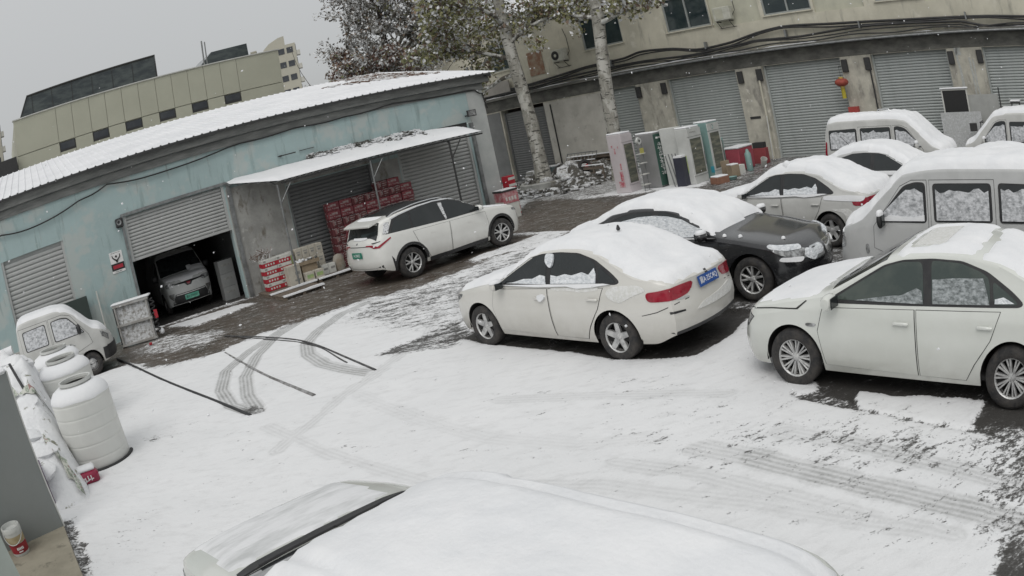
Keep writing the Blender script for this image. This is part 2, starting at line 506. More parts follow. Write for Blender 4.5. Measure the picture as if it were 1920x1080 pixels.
    def frontp(s, name, poly, m, rear=False, **k):
        return s.patch(name, [(0, y, z) for y, z in poly], ((1 if rear else -1), 0, 0), m, **k)
    def topp(s, name, poly, m, **k):
        return s.patch(name, [(x, y, 0) for x, y in poly], (0, 0, -1), m, **k)
    def screen(s, name, x0, x1, m, inset=.94, bulge=0.0, **k):
        """windscreen or rear window between stations x0 (low) and x1 (high)"""
        xs = np.linspace(x0, x1, 9); L_ = []
        for x in xs: L_.append((x, s.yc(x) * inset))
        Rr = [(x, -y) for x, y in reversed(L_)]
        y1 = L_[-1][1]; sg = 1 if x1 > x0 else -1
        return s.topp(name, L_ + Rr, m, **k)

    def doors(s, polys, m=None, handles=(), sides=(1, -1), hz=.03):
        for q in sides:
            for i, poly in enumerate(polys):
                pts = [(x, 0, z) for x, z in poly]
                s.patch('panel_gap', pts, (0, -q, 0), GAP, off=.003, grow=.010, rim=False)
                dr = s.patch('door', pts, (0, -q, 0), m or s.P['paint'], off=.008)
                if i < len(handles) and handles[i]:
                    hx, hz_ = handles[i]
                    co, nr, *_ = s.bvh.ray_cast(Vector((hx, q * 3, hz_)), Vector((0, -q, 0)), 5)
                    if co is not None:
                        b = MB(); b.box((co.x, co.y + q * .026, co.z), (.19, .028, .034), ch=.010)
                        b.box((co.x - .07, co.y + q * .01, co.z), (.03, .03, .026)); b.box((co.x + .07, co.y + q * .01, co.z), (.03, .03, .026))
                        b.build('door_handle', s.P.get('handle', s.P['paint']), dr, smooth=40)

    def mirror(s, x, z, m, sides=(1, -1), size=(.14, .20, .13), snow=False):
        for q in sides:
            co, nr, *_ = s.bvh.ray_cast(Vector((x, q * 3, z)), Vector((0, -q, 0)), 5)
            if co is None: continue
            b = MB(); a, w, h = size
            prof = [(0.01, -.5), (.34, -.46), (.47, -.3), (.5, 0), (.46, .3), (.34, .44), (.01, .5)]
            mt = Matrix.Translation((co.x, co.y + q * (w * .62), co.z + .05)) @ Matrix.Rotation(math.pi / 2, 4, 'X') @ Matrix.Diagonal((a, h, w, 1))
            b.lathe(prof, 14, mt)
            b.tube([(co.x + .02, co.y - q * .03, co.z - .02), (co.x, co.y + q * w * .35, co.z + .03)], .028, 6)
            mo = b.build('door_mirror', m, s.root, smooth=50)
            g = MB(); g.box((co.x - a * .46, co.y + q * (w * .64), co.z + .05), (.012, w * .74, h * .72), ch=.005)
            g.build('mirror_glass', GLASS, mo)
            if snow:
                sn = MB(); mt2 = Matrix.Translation((co.x, co.y + q * (w * .62), co.z + .05 + h * .38)) @ Matrix.Diagonal((a * 1.05, w * 1.05, h * .55, 1))
                sn.lathe([(.5, -.1), (.49, .2), (.36, .45), (.01, .55)], 12, mt2); sn.build('snow_cap', SNOW_CAR, mo, smooth=60)

    def wheels(s, style='five', tw=.205):
        P = s.P; rw = P['rw']
        key = (style, round(rw, 3), tw, P.get('rimmat', RIM).name)
        if key not in WHEELS: WHEELS[key] = make_wheel(style, rw, tw, P.get('rimmat', RIM))
        mh, mt, mr = WHEELS[key]
        for i, xw in enumerate(P['axles']):
            for q in (1, -1):
                st = P.get('steer', 0) if i == 0 else 0
                o = inst('wheel', mh, s.root, (xw, q * (s.W - tw / 2 - P.get('tuck', .025)), rw), (0, random.random() * 0, (0 if q > 0 else math.pi) + st))
                t = inst('tyre', mt, o); r_ = inst('rim', mr, o, rot=(0, random.uniform(0, 6), 0))

    def snow(s, zone, T=.06, groove=None, step=.04, nz=.45, name='snow_cover', m=None, seed=1, rag=.12, lo=-.004):
        """a coat of lying snow: thickness falls to nothing at its ragged edge. zone(x,y,z,n)->bool"""
        h = s.L / 2 + .05; xs = np.arange(-h, h, step); ys = np.arange(-s.W - .04, s.W + .05, step)
        Z = np.zeros((len(xs), len(ys))); ok = np.zeros(Z.shape, bool)
        nn = vnoise(*np.meshgrid(xs * 3, ys * 3, indexing='ij'), seed=seed) - .5
        for i, x in enumerate(xs):
            for j, y in enumerate(ys):
                co, nr, fi, ds = s.bvh.ray_cast(Vector((x, y, 4)), Vector((0, 0, -1)), 6)
                if co is None: continue
                Z[i, j] = co.z
                if nr.z > nz + rag * nn[i, j] and zone(x + rag * nn[i, j], y + rag * .6 * nn[i, -j - 1], co.z, nr): ok[i, j] = True
        lev = np.zeros(Z.shape); cur = ok.copy()
        prof = [.0, .42, .68, .84, .94, 1.0]
        for k in range(6):
            lev[cur] = prof[k]
            p_ = np.pad(cur, 1); cur = cur & p_[:-2, 1:-1] & p_[2:, 1:-1] & p_[1:-1, :-2] & p_[1:-1, 2:]
        n2 = vnoise(*np.meshgrid(xs * 1.7 + 5, ys * 1.7, indexing='ij'), seed=seed + 3)
        n3 = vnoise(*np.meshgrid(xs * 9 + 2, ys * 9, indexing='ij'), seed=seed + 7) - .5
        t = lev * T * (.75 + .5 * n2 + .34 * n3)
        if groove: t = t * (1 - .75 * np.exp(-((np.abs(ys)[None, :] - groove) / .035) ** 2))
        t[lev == 0] = lo
        idx = -np.ones(Z.shape, int); V = []; F = []
        p_ = np.pad(ok, 1)
        near = ok
        for i in range(len(xs)):
            for j in range(len(ys)):
                if near[i, j]: idx[i, j] = len(V); V.append((xs[i], ys[j], Z[i, j] + t[i, j]))
        for i in range(len(xs) - 1):
            for j in range(len(ys) - 1):
                q = [idx[i, j], idx[i + 1, j], idx[i + 1, j + 1], idx[i, j + 1]]; q = [k for k in q if k >= 0]
                if len(q) >= 3: F.append(tuple(q))
        me = bpy.data.meshes.new(name); me.from_pydata(V, [], F); me.materials.append(m or SNOW_CAR)
        me.polygons.foreach_set('use_smooth', [True] * len(F))
        return inst(name, me, s.root)

    def plate(s, x, y, z, txt, m, rear, ch=WHITE, tilt=0, size=.095, w=.44, h=.14):
        sg = -1 if rear else 1
        d = Vector((-sg, 0, 0)); co, nr, *_ = s.bvh.ray_cast(Vector((sg * 4, y, z)), d, 6)
        if co is None: return
        b = MB(); b.box((0, 0, 0), (w, h, .012), ch=.004)
        X = Vector((0, sg, 0)); Zv = Vector((sg * math.cos(tilt), 0, math.sin(tilt))); Y = Zv.cross(X)
        mt = Matrix((X, Y, Zv)).transposed().to_4x4(); mt.translation = co + Vector((sg * .016, 0, 0))
        o = b.build('number_plate', m, s.root); o.matrix_local = mt
        text_part(txt, size, ch, o, Matrix.Translation((0, 0, .0065)), sx=.82)
        return o

WHEELS = {}
def make_wheel(style, rw, tw, rimmat):
    """axis along +Y (outer face +Y). returns hub/disc, tyre and rim meshes"""
    ax = Matrix.Rotation(-math.pi / 2, 4, 'X')
    rr = rw * (.66 if style != 'steel' else .58)
    t = MB(); h = tw / 2
    t.lathe([(rr - .012, -h * .8), (rr + .004, -h), (rw * .86, -h * 1.03), (rw * .965, -h * .84), (rw, -h * .55), (rw, h * .55), (rw * .965, h * .84), (rw * .86, h * 1.03), (rr + .004, h), (rr - .012, h * .8), (rr - .03, h * .5)], 36, ax)
    d = MB(); d.lathe([(0.001, -h * .2), (rr * .98, -h * .2), (rr * .98, -h * .9), (rr * .985, h * .6)], 28, ax)
    d.lathe([(.001, h * .12), (rr * .62, h * .12), (rr * .62, -h * .1)], 20, ax)
    r_ = MB()
    r_.lathe([(rr * .985, -h * .6), (rr * .9, h * .45), (rr * .9, h * .72), (rr * .955, h * .86), (rr * 1.01, h * .9), (rr * 1.02, h * .78)], 36, ax)
    r_.lathe([(.001, h * .70), (rr * .10, h * .70), (rr * .17, h * .62), (rr * .24, h * .55), (rr * .25, h * .2)], 18, ax)
    def spoke(a, w0, w1, y0=.60, y1=.80, r0_=.2, r1_=.95, skew=0.0):
        c, s_ = math.cos(a), math.sin(a); c2, s2 = math.cos(a + skew), math.sin(a + skew)
        def P(rad, u, y, cc, ss): return (cc * rad + ss * u, y, -ss * rad + cc * u) if False else (cc * rad - ss * u, y, ss * rad + cc * u)
        v = []
        for (rad, w, y, cc, ss) in ((rr * r0_, w0, h * y0, c, s_), (rr * r1_, w1, h * y1, c2, s2)):
            v += [P(rad, -w, y - .006, cc, ss), P(rad, -w * .55, y, cc, ss), P(rad, w * .55, y, cc, ss), P(rad, w, y - .006, cc, ss), P(rad, w, y - .045, cc, ss), P(rad, -w, y - .045, cc, ss)]
        f = [(i, (i + 1) % 6, (i + 1) % 6 + 6, i + 6) for i in range(6)]
        r_.add(v, f)
    if style == 'five':
        for k in range(5): spoke(k * 2 * math.pi / 5, rr * .21, rr * .165)
    elif style == 'multi':
        for k in range(10):
            a = k * 2 * math.pi / 10
            spoke(a - .06, rr * .05, rr * .05, skew=-.05); spoke(a + .06, rr * .05, rr * .05, skew=.05)
    elif style == 'double':
        for k in range(5):
            a = k * 2 * math.pi / 5
            spoke(a, rr * .085, rr * .06, skew=-.24); spoke(a, rr * .085, rr * .06, skew=.24)
    elif style == 'steel':
        r_.lathe([(rr * .2, h * .55), (rr * .45, h * .62), (rr * .62, h * .35), (rr * .95, h * .25), (rr * .95, h * .1)], 24, ax)
        for k in range(8):
            a = k * math.pi / 4; b_ = MB()
            mt = Matrix.Rotation(a, 4, 'Y') @ Matrix.Translation((rr * .5, h * .6, 0))
            r_.lathe([(.001, .02), (.012, .018), (.014, 0)], 6, mt @ ax)
    if style != 'steel':
        for k in range(5):
            a = (k + .5) * 2 * math.pi / 5
            r_.lathe([(.001, .006), (.009, .006), (.010, 0)], 6, Matrix.Rotation(a, 4, 'Y') @ Matrix.Translation((rr * .165, h * .63, 0)) @ ax)
    else:
        for k in range(5): pass
    return (d.mesh('wheel', UNDER, 40, fix=False), t.mesh('tyre', TYRE, 50), r_.mesh('rim', rimmat, 40, fix=False))

def sc(poly, sx, sz=1.0, dx=0.0): return [(x * sx + dx, z * sz) for x, z in poly]

def sedan_params(L=4.56, W=1.78, H=1.47, rw=.312, wb=2.63, paint=PAINT_W, top=None, belt=None, xf=1.33, **k):
    sx = L / 4.56; sz = H / 1.47; hw = W / 1.78
    P = dict(L=L, W=W, H=H, rw=rw, axles=(xf * sx, xf * sx - wb), paint=paint,
        top=sc(top or [(2.28, .66), (2.16, .76), (1.85, .86), (1.3, .955), (.98, 1.0), (.86, 1.04), (.2, 1.385), (0, 1.435), (-.4, 1.468), (-.7, 1.462), (-1.05, 1.40), (-1.62, 1.135), (-1.78, 1.085), (-2.1, 1.055), (-2.22, 1.02), (-2.28, .95)], sx, sz),
        belt=sc(belt or [(2.28, .60), (1.9, .74), (1.3, .86), (.9, .915), (0, .94), (-1.0, .975), (-1.5, .985), (-2.0, .965), (-2.28, .86)], sx, sz),
        wid=sc([(2.28, .66), (2.12, .755), (1.85, .83), (1.4, .875), (.7, .89), (-.9, .89), (-1.5, .875), (-1.95, .82), (-2.15, .755), (-2.28, .68)], sx, hw),
        bot=sc([(2.28, .24), (1.9, .2), (1.0, .21), (-1.0, .21), (-1.9, .24), (-2.28, .34)], sx, 1),
        prof=[(.15, .885), (.24, .93), (.34, .972), (.5, .995), (.62, 1.0), (.76, .985), (.86, .975), (.95, .945), (1.02, .91)],
        crown=.095, tumble=.44, bowf=.34, bowb=.20, endlen=.5,
        leanf=[(.15, .10), (.3, .02), (.45, 0), (.55, .01), (.66, .05), (.85, .16)],
        leanb=[(.2, .10), (.35, .03), (.5, 0), (.62, .01), (.8, .05), (.96, .06), (1.1, .14)])
    P['sx'] = sx; P['sz'] = sz
    P.update(k)
    return P

def sedan_details(c, pill=0.0, snowwin=True, wheel='five', lamps=True, doorm=None, handlez=.80, frost=None):
    """the parts every saloon here shares; coordinates in the 4.56 m template"""
    P = c.P; sx, sz = P['sx'], P['sz']
    def q(poly): return sc(poly, sx, sz)
    d = pill
    c.doors([q([(.93, .90), (1.0, .66), (.93, .30), (-.20, .275), (-.185, .60), (-.165, .93)]),
             q([(-.195, .93), (-.215, .60), (-.23, .275), (-.78, .27), (-.88, .45), (-1.06, .69), (-1.17, .955)])],
            handles=[(-.02 * sx, handlez * sz), (-1.0 * sx, (handlez + .015) * sz)], m=doorm)
    c.side('window_frame', q([(.93, .945), (.80, 1.02), (.50, 1.175), (.22, 1.315), (.0, 1.365), (-.35, 1.385), (-.7, 1.372), (-1.0, 1.29), (-1.3, 1.13), (-1.44, 1.035), (-1.40, 1.00), (-1.1, .99), (0, .962)]), TRIM, off=.003, round_=1)
    fg = q([(.80, .985), (.70, 1.045), (.47, 1.165), (.2, 1.30), (0, 1.345), (-.10 + d, 1.352), (-.145 + d, .985)])
    rg = q([(-.235 + d, .99), (-.205 + d, 1.36), (-.4, 1.365), (-.69, 1.35), (-.92, 1.285), (-1.02, 1.235), (-1.05, 1.01)])
    qg = q([(-1.09, 1.012), (-1.06, 1.215), (-1.27, 1.10), (-1.37, 1.035), (-1.35, 1.018)])
    for g in (fg, rg, qg): c.side('window', g, frost or GLASS, off=.006, round_=1)
    if snowwin:
        c.side('window_snow', q([(.66, .985), (.5, 1.0), (.3, 1.045), (.12, 1.05), (-.02, 1.10), (-.12, 1.085), (-.145, .985)]), FROST_SNOW, off=.014, step=.03)
        c.side('window_snow', q([(-.24, .992), (-.23, 1.10), (-.35, 1.085), (-.5, 1.115), (-.62, 1.10), (-.8, 1.14), (-.92, 1.11), (-1.0, 1.19), (-1.04, 1.12), (-1.05, 1.01)]), FROST_SNOW, off=.014, step=.03)
        c.side('sill_snow', q([(.9, .955), (.5, .965), (-.3, .985), (-1.2, 1.008), (-1.3, 1.0), (-1.0, .962), (-.75, .945), (-.55, .965), (0, .945)]), SNOW_CAR, off=.03, step=.03)
    c.screen('windscreen', .84 * sx, .20 * sx, P.get('wsmat', GLASS), inset=.93)
    c.screen('rear_window', -1.66 * sx, -1.04 * sx, GLASS, inset=.90)
    if lamps:
        c.corner('headlight', [(2.2 * sx, .50, .60 * sz), (2.14 * sx, .66, .73 * sz), (1.72 * sx, .82, .80 * sz), (1.78 * sx, .82, .73 * sz), (2.1 * sx, .70, .585 * sz)], CLEARLENS, off=.006, round_=1, step=.04, dirx=1)
        c.corner('tail_light', [(-2.25 * sx, .34, .93 * sz), (-2.22 * sx, .62, .93 * sz), (-1.86 * sx, .84, .90 * sz), (-1.88 * sx, .84, .79 * sz), (-2.2 * sx, .66, .77 * sz), (-2.27 * sx, .46, .80 * sz)], REDLENS, off=.008, round_=1, step=.04, dirx=-1)
        c.frontp('grille', [(-.40, .63 * sz), (.40, .63 * sz), (.46, .50 * sz), (-.46, .50 * sz)], TRIM, off=.004)
        c.frontp('bumper_vent', [(-.55, .34), (.55, .34), (.48, .26), (-.48, .26)], TRIM, off=.004)
    c.wheels(wheel)

FROST_SNOW = M('window_snow', (.74, .76, .78), .8, col2=(.50, .53, .56), scale=18, lo=.42, hi=.66, bump=.9, bscale=26, bdist=.03, stretch=(1, 1, 1.6))
# ------------------------------------------------------------------ the vehicles
def build_cars():
    # 1 white saloon in the middle
    P = sedan_params(L=4.52, W=1.78, H=1.46, rw=.312, wb=2.60, paint=PAINT_W)
    c = Car(P, 'parked_car', 'snow-topped white saloon in the middle, blue number plate and red tail lights towards us', (.99, 11.08), 130.0, 'car', 'parked cars')
    sedan_details(c, wheel='five', pill=.0)
    c.plate(-1, 0, .87, '冀A·25C4Q', PLATE_BLUE, True, tilt=.25)
    c.frontp('tail_light', [(.30, .90), (.62, .905), (.6, .83), (.45, .80), (.34, .84)], REDLENS, rear=True, off=.008, step=.04)
    c.frontp('tail_light', [(-.30, .90), (-.62, .905), (-.6, .83), (-.45, .80), (-.34, .84)], REDLENS, rear=True, off=.008, step=.04)
    c.frontp('badge', [(-.035, .985), (.035, .985), (.03, .94), (0, .925), (-.03, .94)], TRIM, rear=True, off=.008, step=.03)
    c.frontp('chrome_script', [(.40, .765), (.62, .775), (.60, .75), (.40, .742)], CHROME, rear=True, off=.006, step=.03, round_=1)
    c.frontp('bumper_strip', [(-.72, .375), (.72, .375), (.62, .305), (-.62, .305)], TRIM, rear=True, off=.006)
    c.frontp('reflector', [(.52, .62), (.72, .64), (.72, .61), (.52, .60)], TRIM, rear=True, off=.006, step=.03)
    c.side('panel_gap', [(-2.18, .74), (-1.95, .66), (-1.74, .62), (-1.74, .612), (-1.95, .65), (-2.18, .73)], GAP, off=.003, rim=False, step=.05)
    c.side('snow_dusting', [(-1.3, .97), (-1.7, .99), (-1.85, .92), (-1.62, .86), (-1.42, .76), (-1.25, .83), (-1.2, .9)], DUSTED, off=.006, step=.05, round_=2)
    c.side('pillar_snow', [(-.10, 1.36), (-.25, 1.36), (-.26, 1.25), (-.22, 1.17), (-.16, 1.2), (-.10, 1.25)], FROST_SNOW, off=.03, step=.02, round_=1, sides=(1,))
    c.frontp('bumper_snow', [(.2, .63), (-.2, .66), (-.55, .70), (-.66, .63), (-.5, .55), (0, .55), (.35, .56)], DUSTED, rear=True, off=.012, round_=1)
    c.side('handle_snow', [(.00, .84), (-.09, .86), (-.15, .82), (-.12, .79), (-.06, .75), (-.01, .78)], SNOW_CAR, off=.045, step=.03, round_=1, sides=(1,))
    c.side('snow_dusting', [(-.22, .93), (-.5, .94), (-.9, .955), (-1.1, .96), (-1.08, .92), (-.8, .89), (-.55, .91), (-.3, .90)], DUSTED, off=.011, step=.04, round_=1)
    c.mirror(.72, .93, PAINT_W, snow=True)
    c.snow(lambda x, y, z, n: z > .80 and not (.80 < x < .98) , T=.07, seed=2, nz=.52)
    an = MB(); an.lathe([(.02, 0), (.03, .02), (.012, .07), (.001, .075)], 8, Matrix.Translation((-.86, 0, 1.5))); an.build('roof_aerial', TRIM, c.root)

    # 2 white saloon at the right edge
    top = [(2.28, .66), (2.18, .78), (1.9, .885), (1.4, .985), (1.05, 1.035), (.93, 1.065), (.2, 1.40), (-.05, 1.452), (-.4, 1.475), (-.75, 1.468), (-1.15, 1.40), (-1.70, 1.18), (-1.85, 1.135), (-2.1, 1.10), (-2.24, 1.05), (-2.28, .96)]
    P = sedan_params(L=4.65, W=1.80, H=1.48, rw=.325, wb=2.72, paint=PAINT_W2, top=top, xf=1.345)
    P['archgap'] = .055
    c = Car(P, 'parked_car', 'white saloon with many-spoked wheels at the right edge, nose towards the blue-plated saloon', (4.25, 6.72), 126.3, 'car', 'parked cars')
    sedan_details(c, wheel='multi', pill=-.13, snowwin=False, lamps=False, frost=GLASS_G)
    sx, sz = P['sx'], P['sz']
    def q(poly): return sc(poly, sx, sz)
    c.side('window_snow', q([(.55, .985), (.3, 1.02), (.1, 1.045), (0, 1.05), (-.18, 1.12), (-.24, 1.1), (-.27, .985)]), FROST2, off=.012, step=.03)
    c.side('window_snow', q([(-.38, .992), (-.36, 1.20), (-.6, 1.22), (-.95, 1.23), (-1.0, 1.12), (-1.04, 1.01)]), FROST2, off=.012, step=.03)
    c.side('window_snow', q([(-1.1, 1.02), (-1.1, 1.06), (-1.2, 1.08), (-1.33, 1.03)]), FROST_SNOW, off=.012, step=.03)
    c.corner('headlight', [(2.22 * sx, .56, .69), (2.12 * sx, .70, .80), (1.86 * sx, .80, .74), (1.98 * sx, .79, .64), (2.17 * sx, .66, .57)], CLEARLENS, off=.006, step=.04, sides=(1, -1))
    c.corner('lamp_rim', [(2.23 * sx, .55, .70), (2.12 * sx, .70, .815), (1.84 * sx, .80, .745), (1.98 * sx, .79, .63), (2.17 * sx, .66, .555)], TRIM, off=.003, step=.04)
    c.corner('tail_light', [(-2.25 * sx, .40, .98), (-2.2 * sx, .64, .98), (-1.9 * sx, .84, .93), (-1.94 * sx, .82, .80), (-2.24 * sx, .6, .80)], REDLENS, off=.006, step=.04, dirx=-1)
    c.side('side_lamp', q([(1.16, .735), (1.02, .735), (1.03, .70), (1.15, .70)]), CLEARLENS, off=.008, step=.03, round_=1)
    c.frontp('grille', [(-.42, .68), (.42, .68), (.35, .5), (-.35, .5)], TRIM, off=.004)
    c.side('panel_gap', q([(2.02, .80), (1.6, .845), (1.25, .865), (1.14, .95), (1.15, .958), (1.27, .877), (1.6, .857), (2.02, .812)]), GAP, off=.003, step=.05, rim=False)
    c.mirror(.80, .96, PAINT_W2, size=(.15, .22, .16))
    c.snow(lambda x, y, z, n: x < -.95 and z > .9 or (-.9 < x < .12 and z > 1.38 and not (-.42 < x < -.02 and abs(y) < .42)), T=.035, seed=5, nz=.6)
    c.snow(lambda x, y, z, n: 1.0 < x < 2.0 and z > .86, T=.012, seed=8, nz=.85)
    c.topp('sunroof', [(-.42, .42), (-.42, -.42), (-.04, -.40), (-.04, .40)], DUSTED, off=.004)

    # 3 black saloon
    P = sedan_params(L=4.95, W=1.86, H=1.47, rw=.335, wb=2.95, paint=PAINT_BLK, xf=1.42)
    c = Car(P, 'parked_car', 'black saloon with bare bonnet and thick snow over its roof and windscreen', (3.12, 12.52), -49.0, 'car', 'parked cars')
    sedan_details(c, wheel='double', pill=-.05)
    sx, sz = P['sx'], P['sz']
    c.side('window_snow', sc([(.75, .99), (.62, 1.1), (.45, 1.17), (.3, 1.24), (.05, 1.29), (-.2, 1.31), (-.5, 1.30), (-.8, 1.25), (-1.0, 1.2), (-1.2, 1.1), (-1.33, 1.03), (-1.1, 1.0), (0, .97)], sx, sz), FROST_SNOW, off=.02, step=.04)
    c.corner('headlight', [(2.24 * sx, .40, .66), (2.17 * sx, .64, .73), (1.80 * sx, .84, .80), (1.86 * sx, .83, .70), (2.18 * sx, .66, .58), (2.26 * sx, .42, .58)], CLEARLENS, off=.010, step=.04, round_=1)
    c.corner('headlight_snow', [(2.2 * sx, .62, .76), (1.72 * sx, .85, .84), (1.72 * sx, .85, .79), (1.95 * sx, .8, .74), (2.2 * sx, .62, .70)], FROST_SNOW, off=.02, step=.03, round_=1)
    c.corner('headlight_snow', [(2.2 * sx, .60, .60), (1.9 * sx, .82, .66), (1.86 * sx, .83, .61), (2.16 * sx, .65, .54)], SNOW_CAR, off=.03, step=.03, round_=1)
    c.frontp('grille_snow', [(-.46, .70), (-.30, .66), (-.12, .70), (-.02, .62), (-.14, .56), (-.26, .57), (-.34, .50), (-.44, .54), (-.54, .60)], FROST_SNOW, off=.018, round_=1, step=.04)
    c.frontp('kidney_grille', [(-.03, .70), (-.36, .70), (-.40, .60), (-.34, .50), (-.05, .50)], CHROME, off=.006, round_=1)
    c.frontp('kidney_grille', [(.03, .70), (.36, .70), (.40, .60), (.34, .50), (.05, .50)], CHROME, off=.006, round_=1)
    c.mirror(.80, .97, PAINT_BLK, snow=True, size=(.15, .22, .15))
    c.snow(lambda x, y, z, n: x < .96 and z > .9, T=.095, seed=11, nz=.52)
    for k, (x, y) in enumerate(((1.35, -.74), (1.1, -.80), (1.98, -.5))):
        co, nr, *_ = c.bvh.ray_cast(Vector((x, y, 4)), Vector((0, 0, -1)), 6)
        if co: b = MB(); b.lathe([(.035, 0), (.03, .03), (.001, .045)], 8, Matrix.Translation(co)); b.build('snow_lump', SNOW_CAR, c.root, smooth=60)

    # 4 white saloon behind the black one
    P = sedan_params(L=4.6, W=1.79, H=1.45, rw=.315, wb=2.65, paint=PAINT_VAN)
    c = Car(P, 'parked_car', 'white saloon with smoked windows and thick snow, between the black saloon and the grey van', (5.95, 14.52), 123.0, 'car', 'parked cars')
    sedan_details(c, wheel='five', pill=-.02)
    sx, sz = P['sx'], P['sz']
    c.side('snow_dusting', sc([(-1.2, .97), (-1.8, .98), (-2.1, .95), (-2.05, .86), (-1.6, .88), (-1.2, .90)], sx, sz), SNOW_CAR, off=.012, step=.05, round_=1)
    c.side('snow_dusting', sc([(-1.35, .72), (-1.75, .74), (-1.9, .62), (-1.7, .5), (-1.65, .66)], sx, sz), DUSTED, off=.006, step=.05, round_=1)
    c.plate(-1, 0, .85, '冀A·8J25K', PLATE_BLUE, True, tilt=.2)
    c.mirror(.74, .94, PAINT_VAN, snow=True)
    c.snow(lambda x, y, z, n: z > .8, T=.12, seed=14, nz=.56)
    sn = MB(); sn.lathe([(.10, 0), (.085, .06), (.04, .11), (.001, .12)], 10, Matrix.Translation((-.2, .48, 1.48))); sn.build('snow_lump', SNOW_CAR, c.root, smooth=60)

    # 5 dark-windowed saloon behind it
    P = sedan_params(L=4.7, W=1.82, H=1.47, rw=.325, wb=2.75, paint=PAINT_SIL)
    c = Car(P, 'parked_car', 'snow-buried saloon with a long dark side window, in front of the far white van', (8.85, 15.15), -52.0, 'car', 'parked cars')
    sedan_details(c, wheel='five', snowwin=False)
    sx, sz = P['sx'], P['sz']
    c.side('sill_snow', sc([(.95, .90), (.95, .965), (.4, .985), (-.3, .99), (-1.2, 1.01), (-1.2, .93), (-.6, .90), (0, .91)], sx, sz), SNOW_CAR, off=.03, step=.04)
    c.mirror(.76, .95, PAINT_SIL, snow=True)
    c.snow(lambda x, y, z, n: z > .8, T=.11, seed=17, nz=.58)
    ae = MB(); ae.tube([(-.95, -.1, 1.42), (-1.25, -.1, 1.72)], .006, 5); ae.build('roof_aerial', TRIM, c.root)

    # 6 saloon whose snowy roof shows behind the grey van
    P = sedan_params(L=4.5, W=1.78, H=1.46, rw=.31, wb=2.6, paint=PAINT_VAN)
    c = Car(P, 'parked_car', 'saloon of which only the snow-covered roof shows above the grey van', (9.75, 12.2), 127.0, 'car', 'parked cars')
    sedan_details(c, wheel='five')
    c.side('window_snow', sc([(.75, .99), (.45, 1.15), (.15, 1.27), (-.2, 1.30), (-.7, 1.30), (-1.1, 1.15), (-1.33, 1.03), (-1.1, 1.0), (0, .97)], P['sx'], P['sz']), FROST_SNOW, off=.02, step=.05)
    c.mirror(.72, .93, PAINT_VAN, snow=True)
    c.snow(lambda x, y, z, n: z > .8, T=.11, seed=19, nz=.5)

    # 7 white saloon close below the camera
    P = sedan_params(L=4.75, W=1.88, H=1.47, rw=.33, wb=2.75, paint=PAINT_W2, top=[(2.28, .70), (2.18, .82), (1.9, .92), (1.4, 1.0), (1.02, 1.05), (.90, 1.08), (.2, 1.40), (-.02, 1.445), (-.4, 1.47), (-1.2, 1.455), (-1.70, 1.40), (-1.88, 1.34), (-2.1, 1.12), (-2.24, 1.04), (-2.28, .95)])
    c = Car(P, 'parked_car', 'snow-covered white car close below us, only its bonnet, windscreen and long roof showing', (-.78, 3.47), 133.0, 'car', 'parked cars')
    sedan_details(c, wheel='five', snowwin=False)
    sx = P['sx']
    y0, y1 = c.yc(.93 * sx) * 1.02, c.yc(.80 * sx) * .98
    c.topp('wiper_cowl', [(1.03 * sx, .55), (.99 * sx, .68), (.86 * sx, .72), (.90 * sx, .45), (.93 * sx, 0), (.90 * sx, -.45), (.86 * sx, -.72), (.99 * sx, -.68), (1.03 * sx, -.55), (1.05 * sx, 0)], TRIM, off=.012)
    wp = MB()
    for (ya, yb) in ((.55, -.08), (-.05, -.62)):
        pts = []
        for t in np.linspace(0, 1, 6):
            x, y = .86 * sx + .02 * t, ya + (yb - ya) * t
            co, *_ = c.bvh.ray_cast(Vector((x, y, 4)), Vector((0, 0, -1)), 6); pts.append(co + Vector((0, 0, .02)))
        wp.tube(pts, .010, 6)
    wp.build('wiper', TRIM, c.root)
    c.mirror(.74, .94, PAINT_W2, snow=True)
    c.snow(lambda x, y, z, n: z > 1.0 and x < .60 - .16 * y, T=.055, seed=23, nz=.5, rag=.05, groove=.53)
    c.snow(lambda x, y, z, n: 1.10 < x < 2.0 and z > .80 and abs(y) < .70, T=.016, seed=25, nz=.85, m=DUSTED2)
    c.side('window_snow', sc([(.66, .985), (.5, 1.12), (.2, 1.26), (-.14, 1.3), (-.145, .985)], P['sx'], P['sz']), FROST_SNOW, off=.014, step=.04)

    # 8 white electric estate with black roof
    L = 4.88
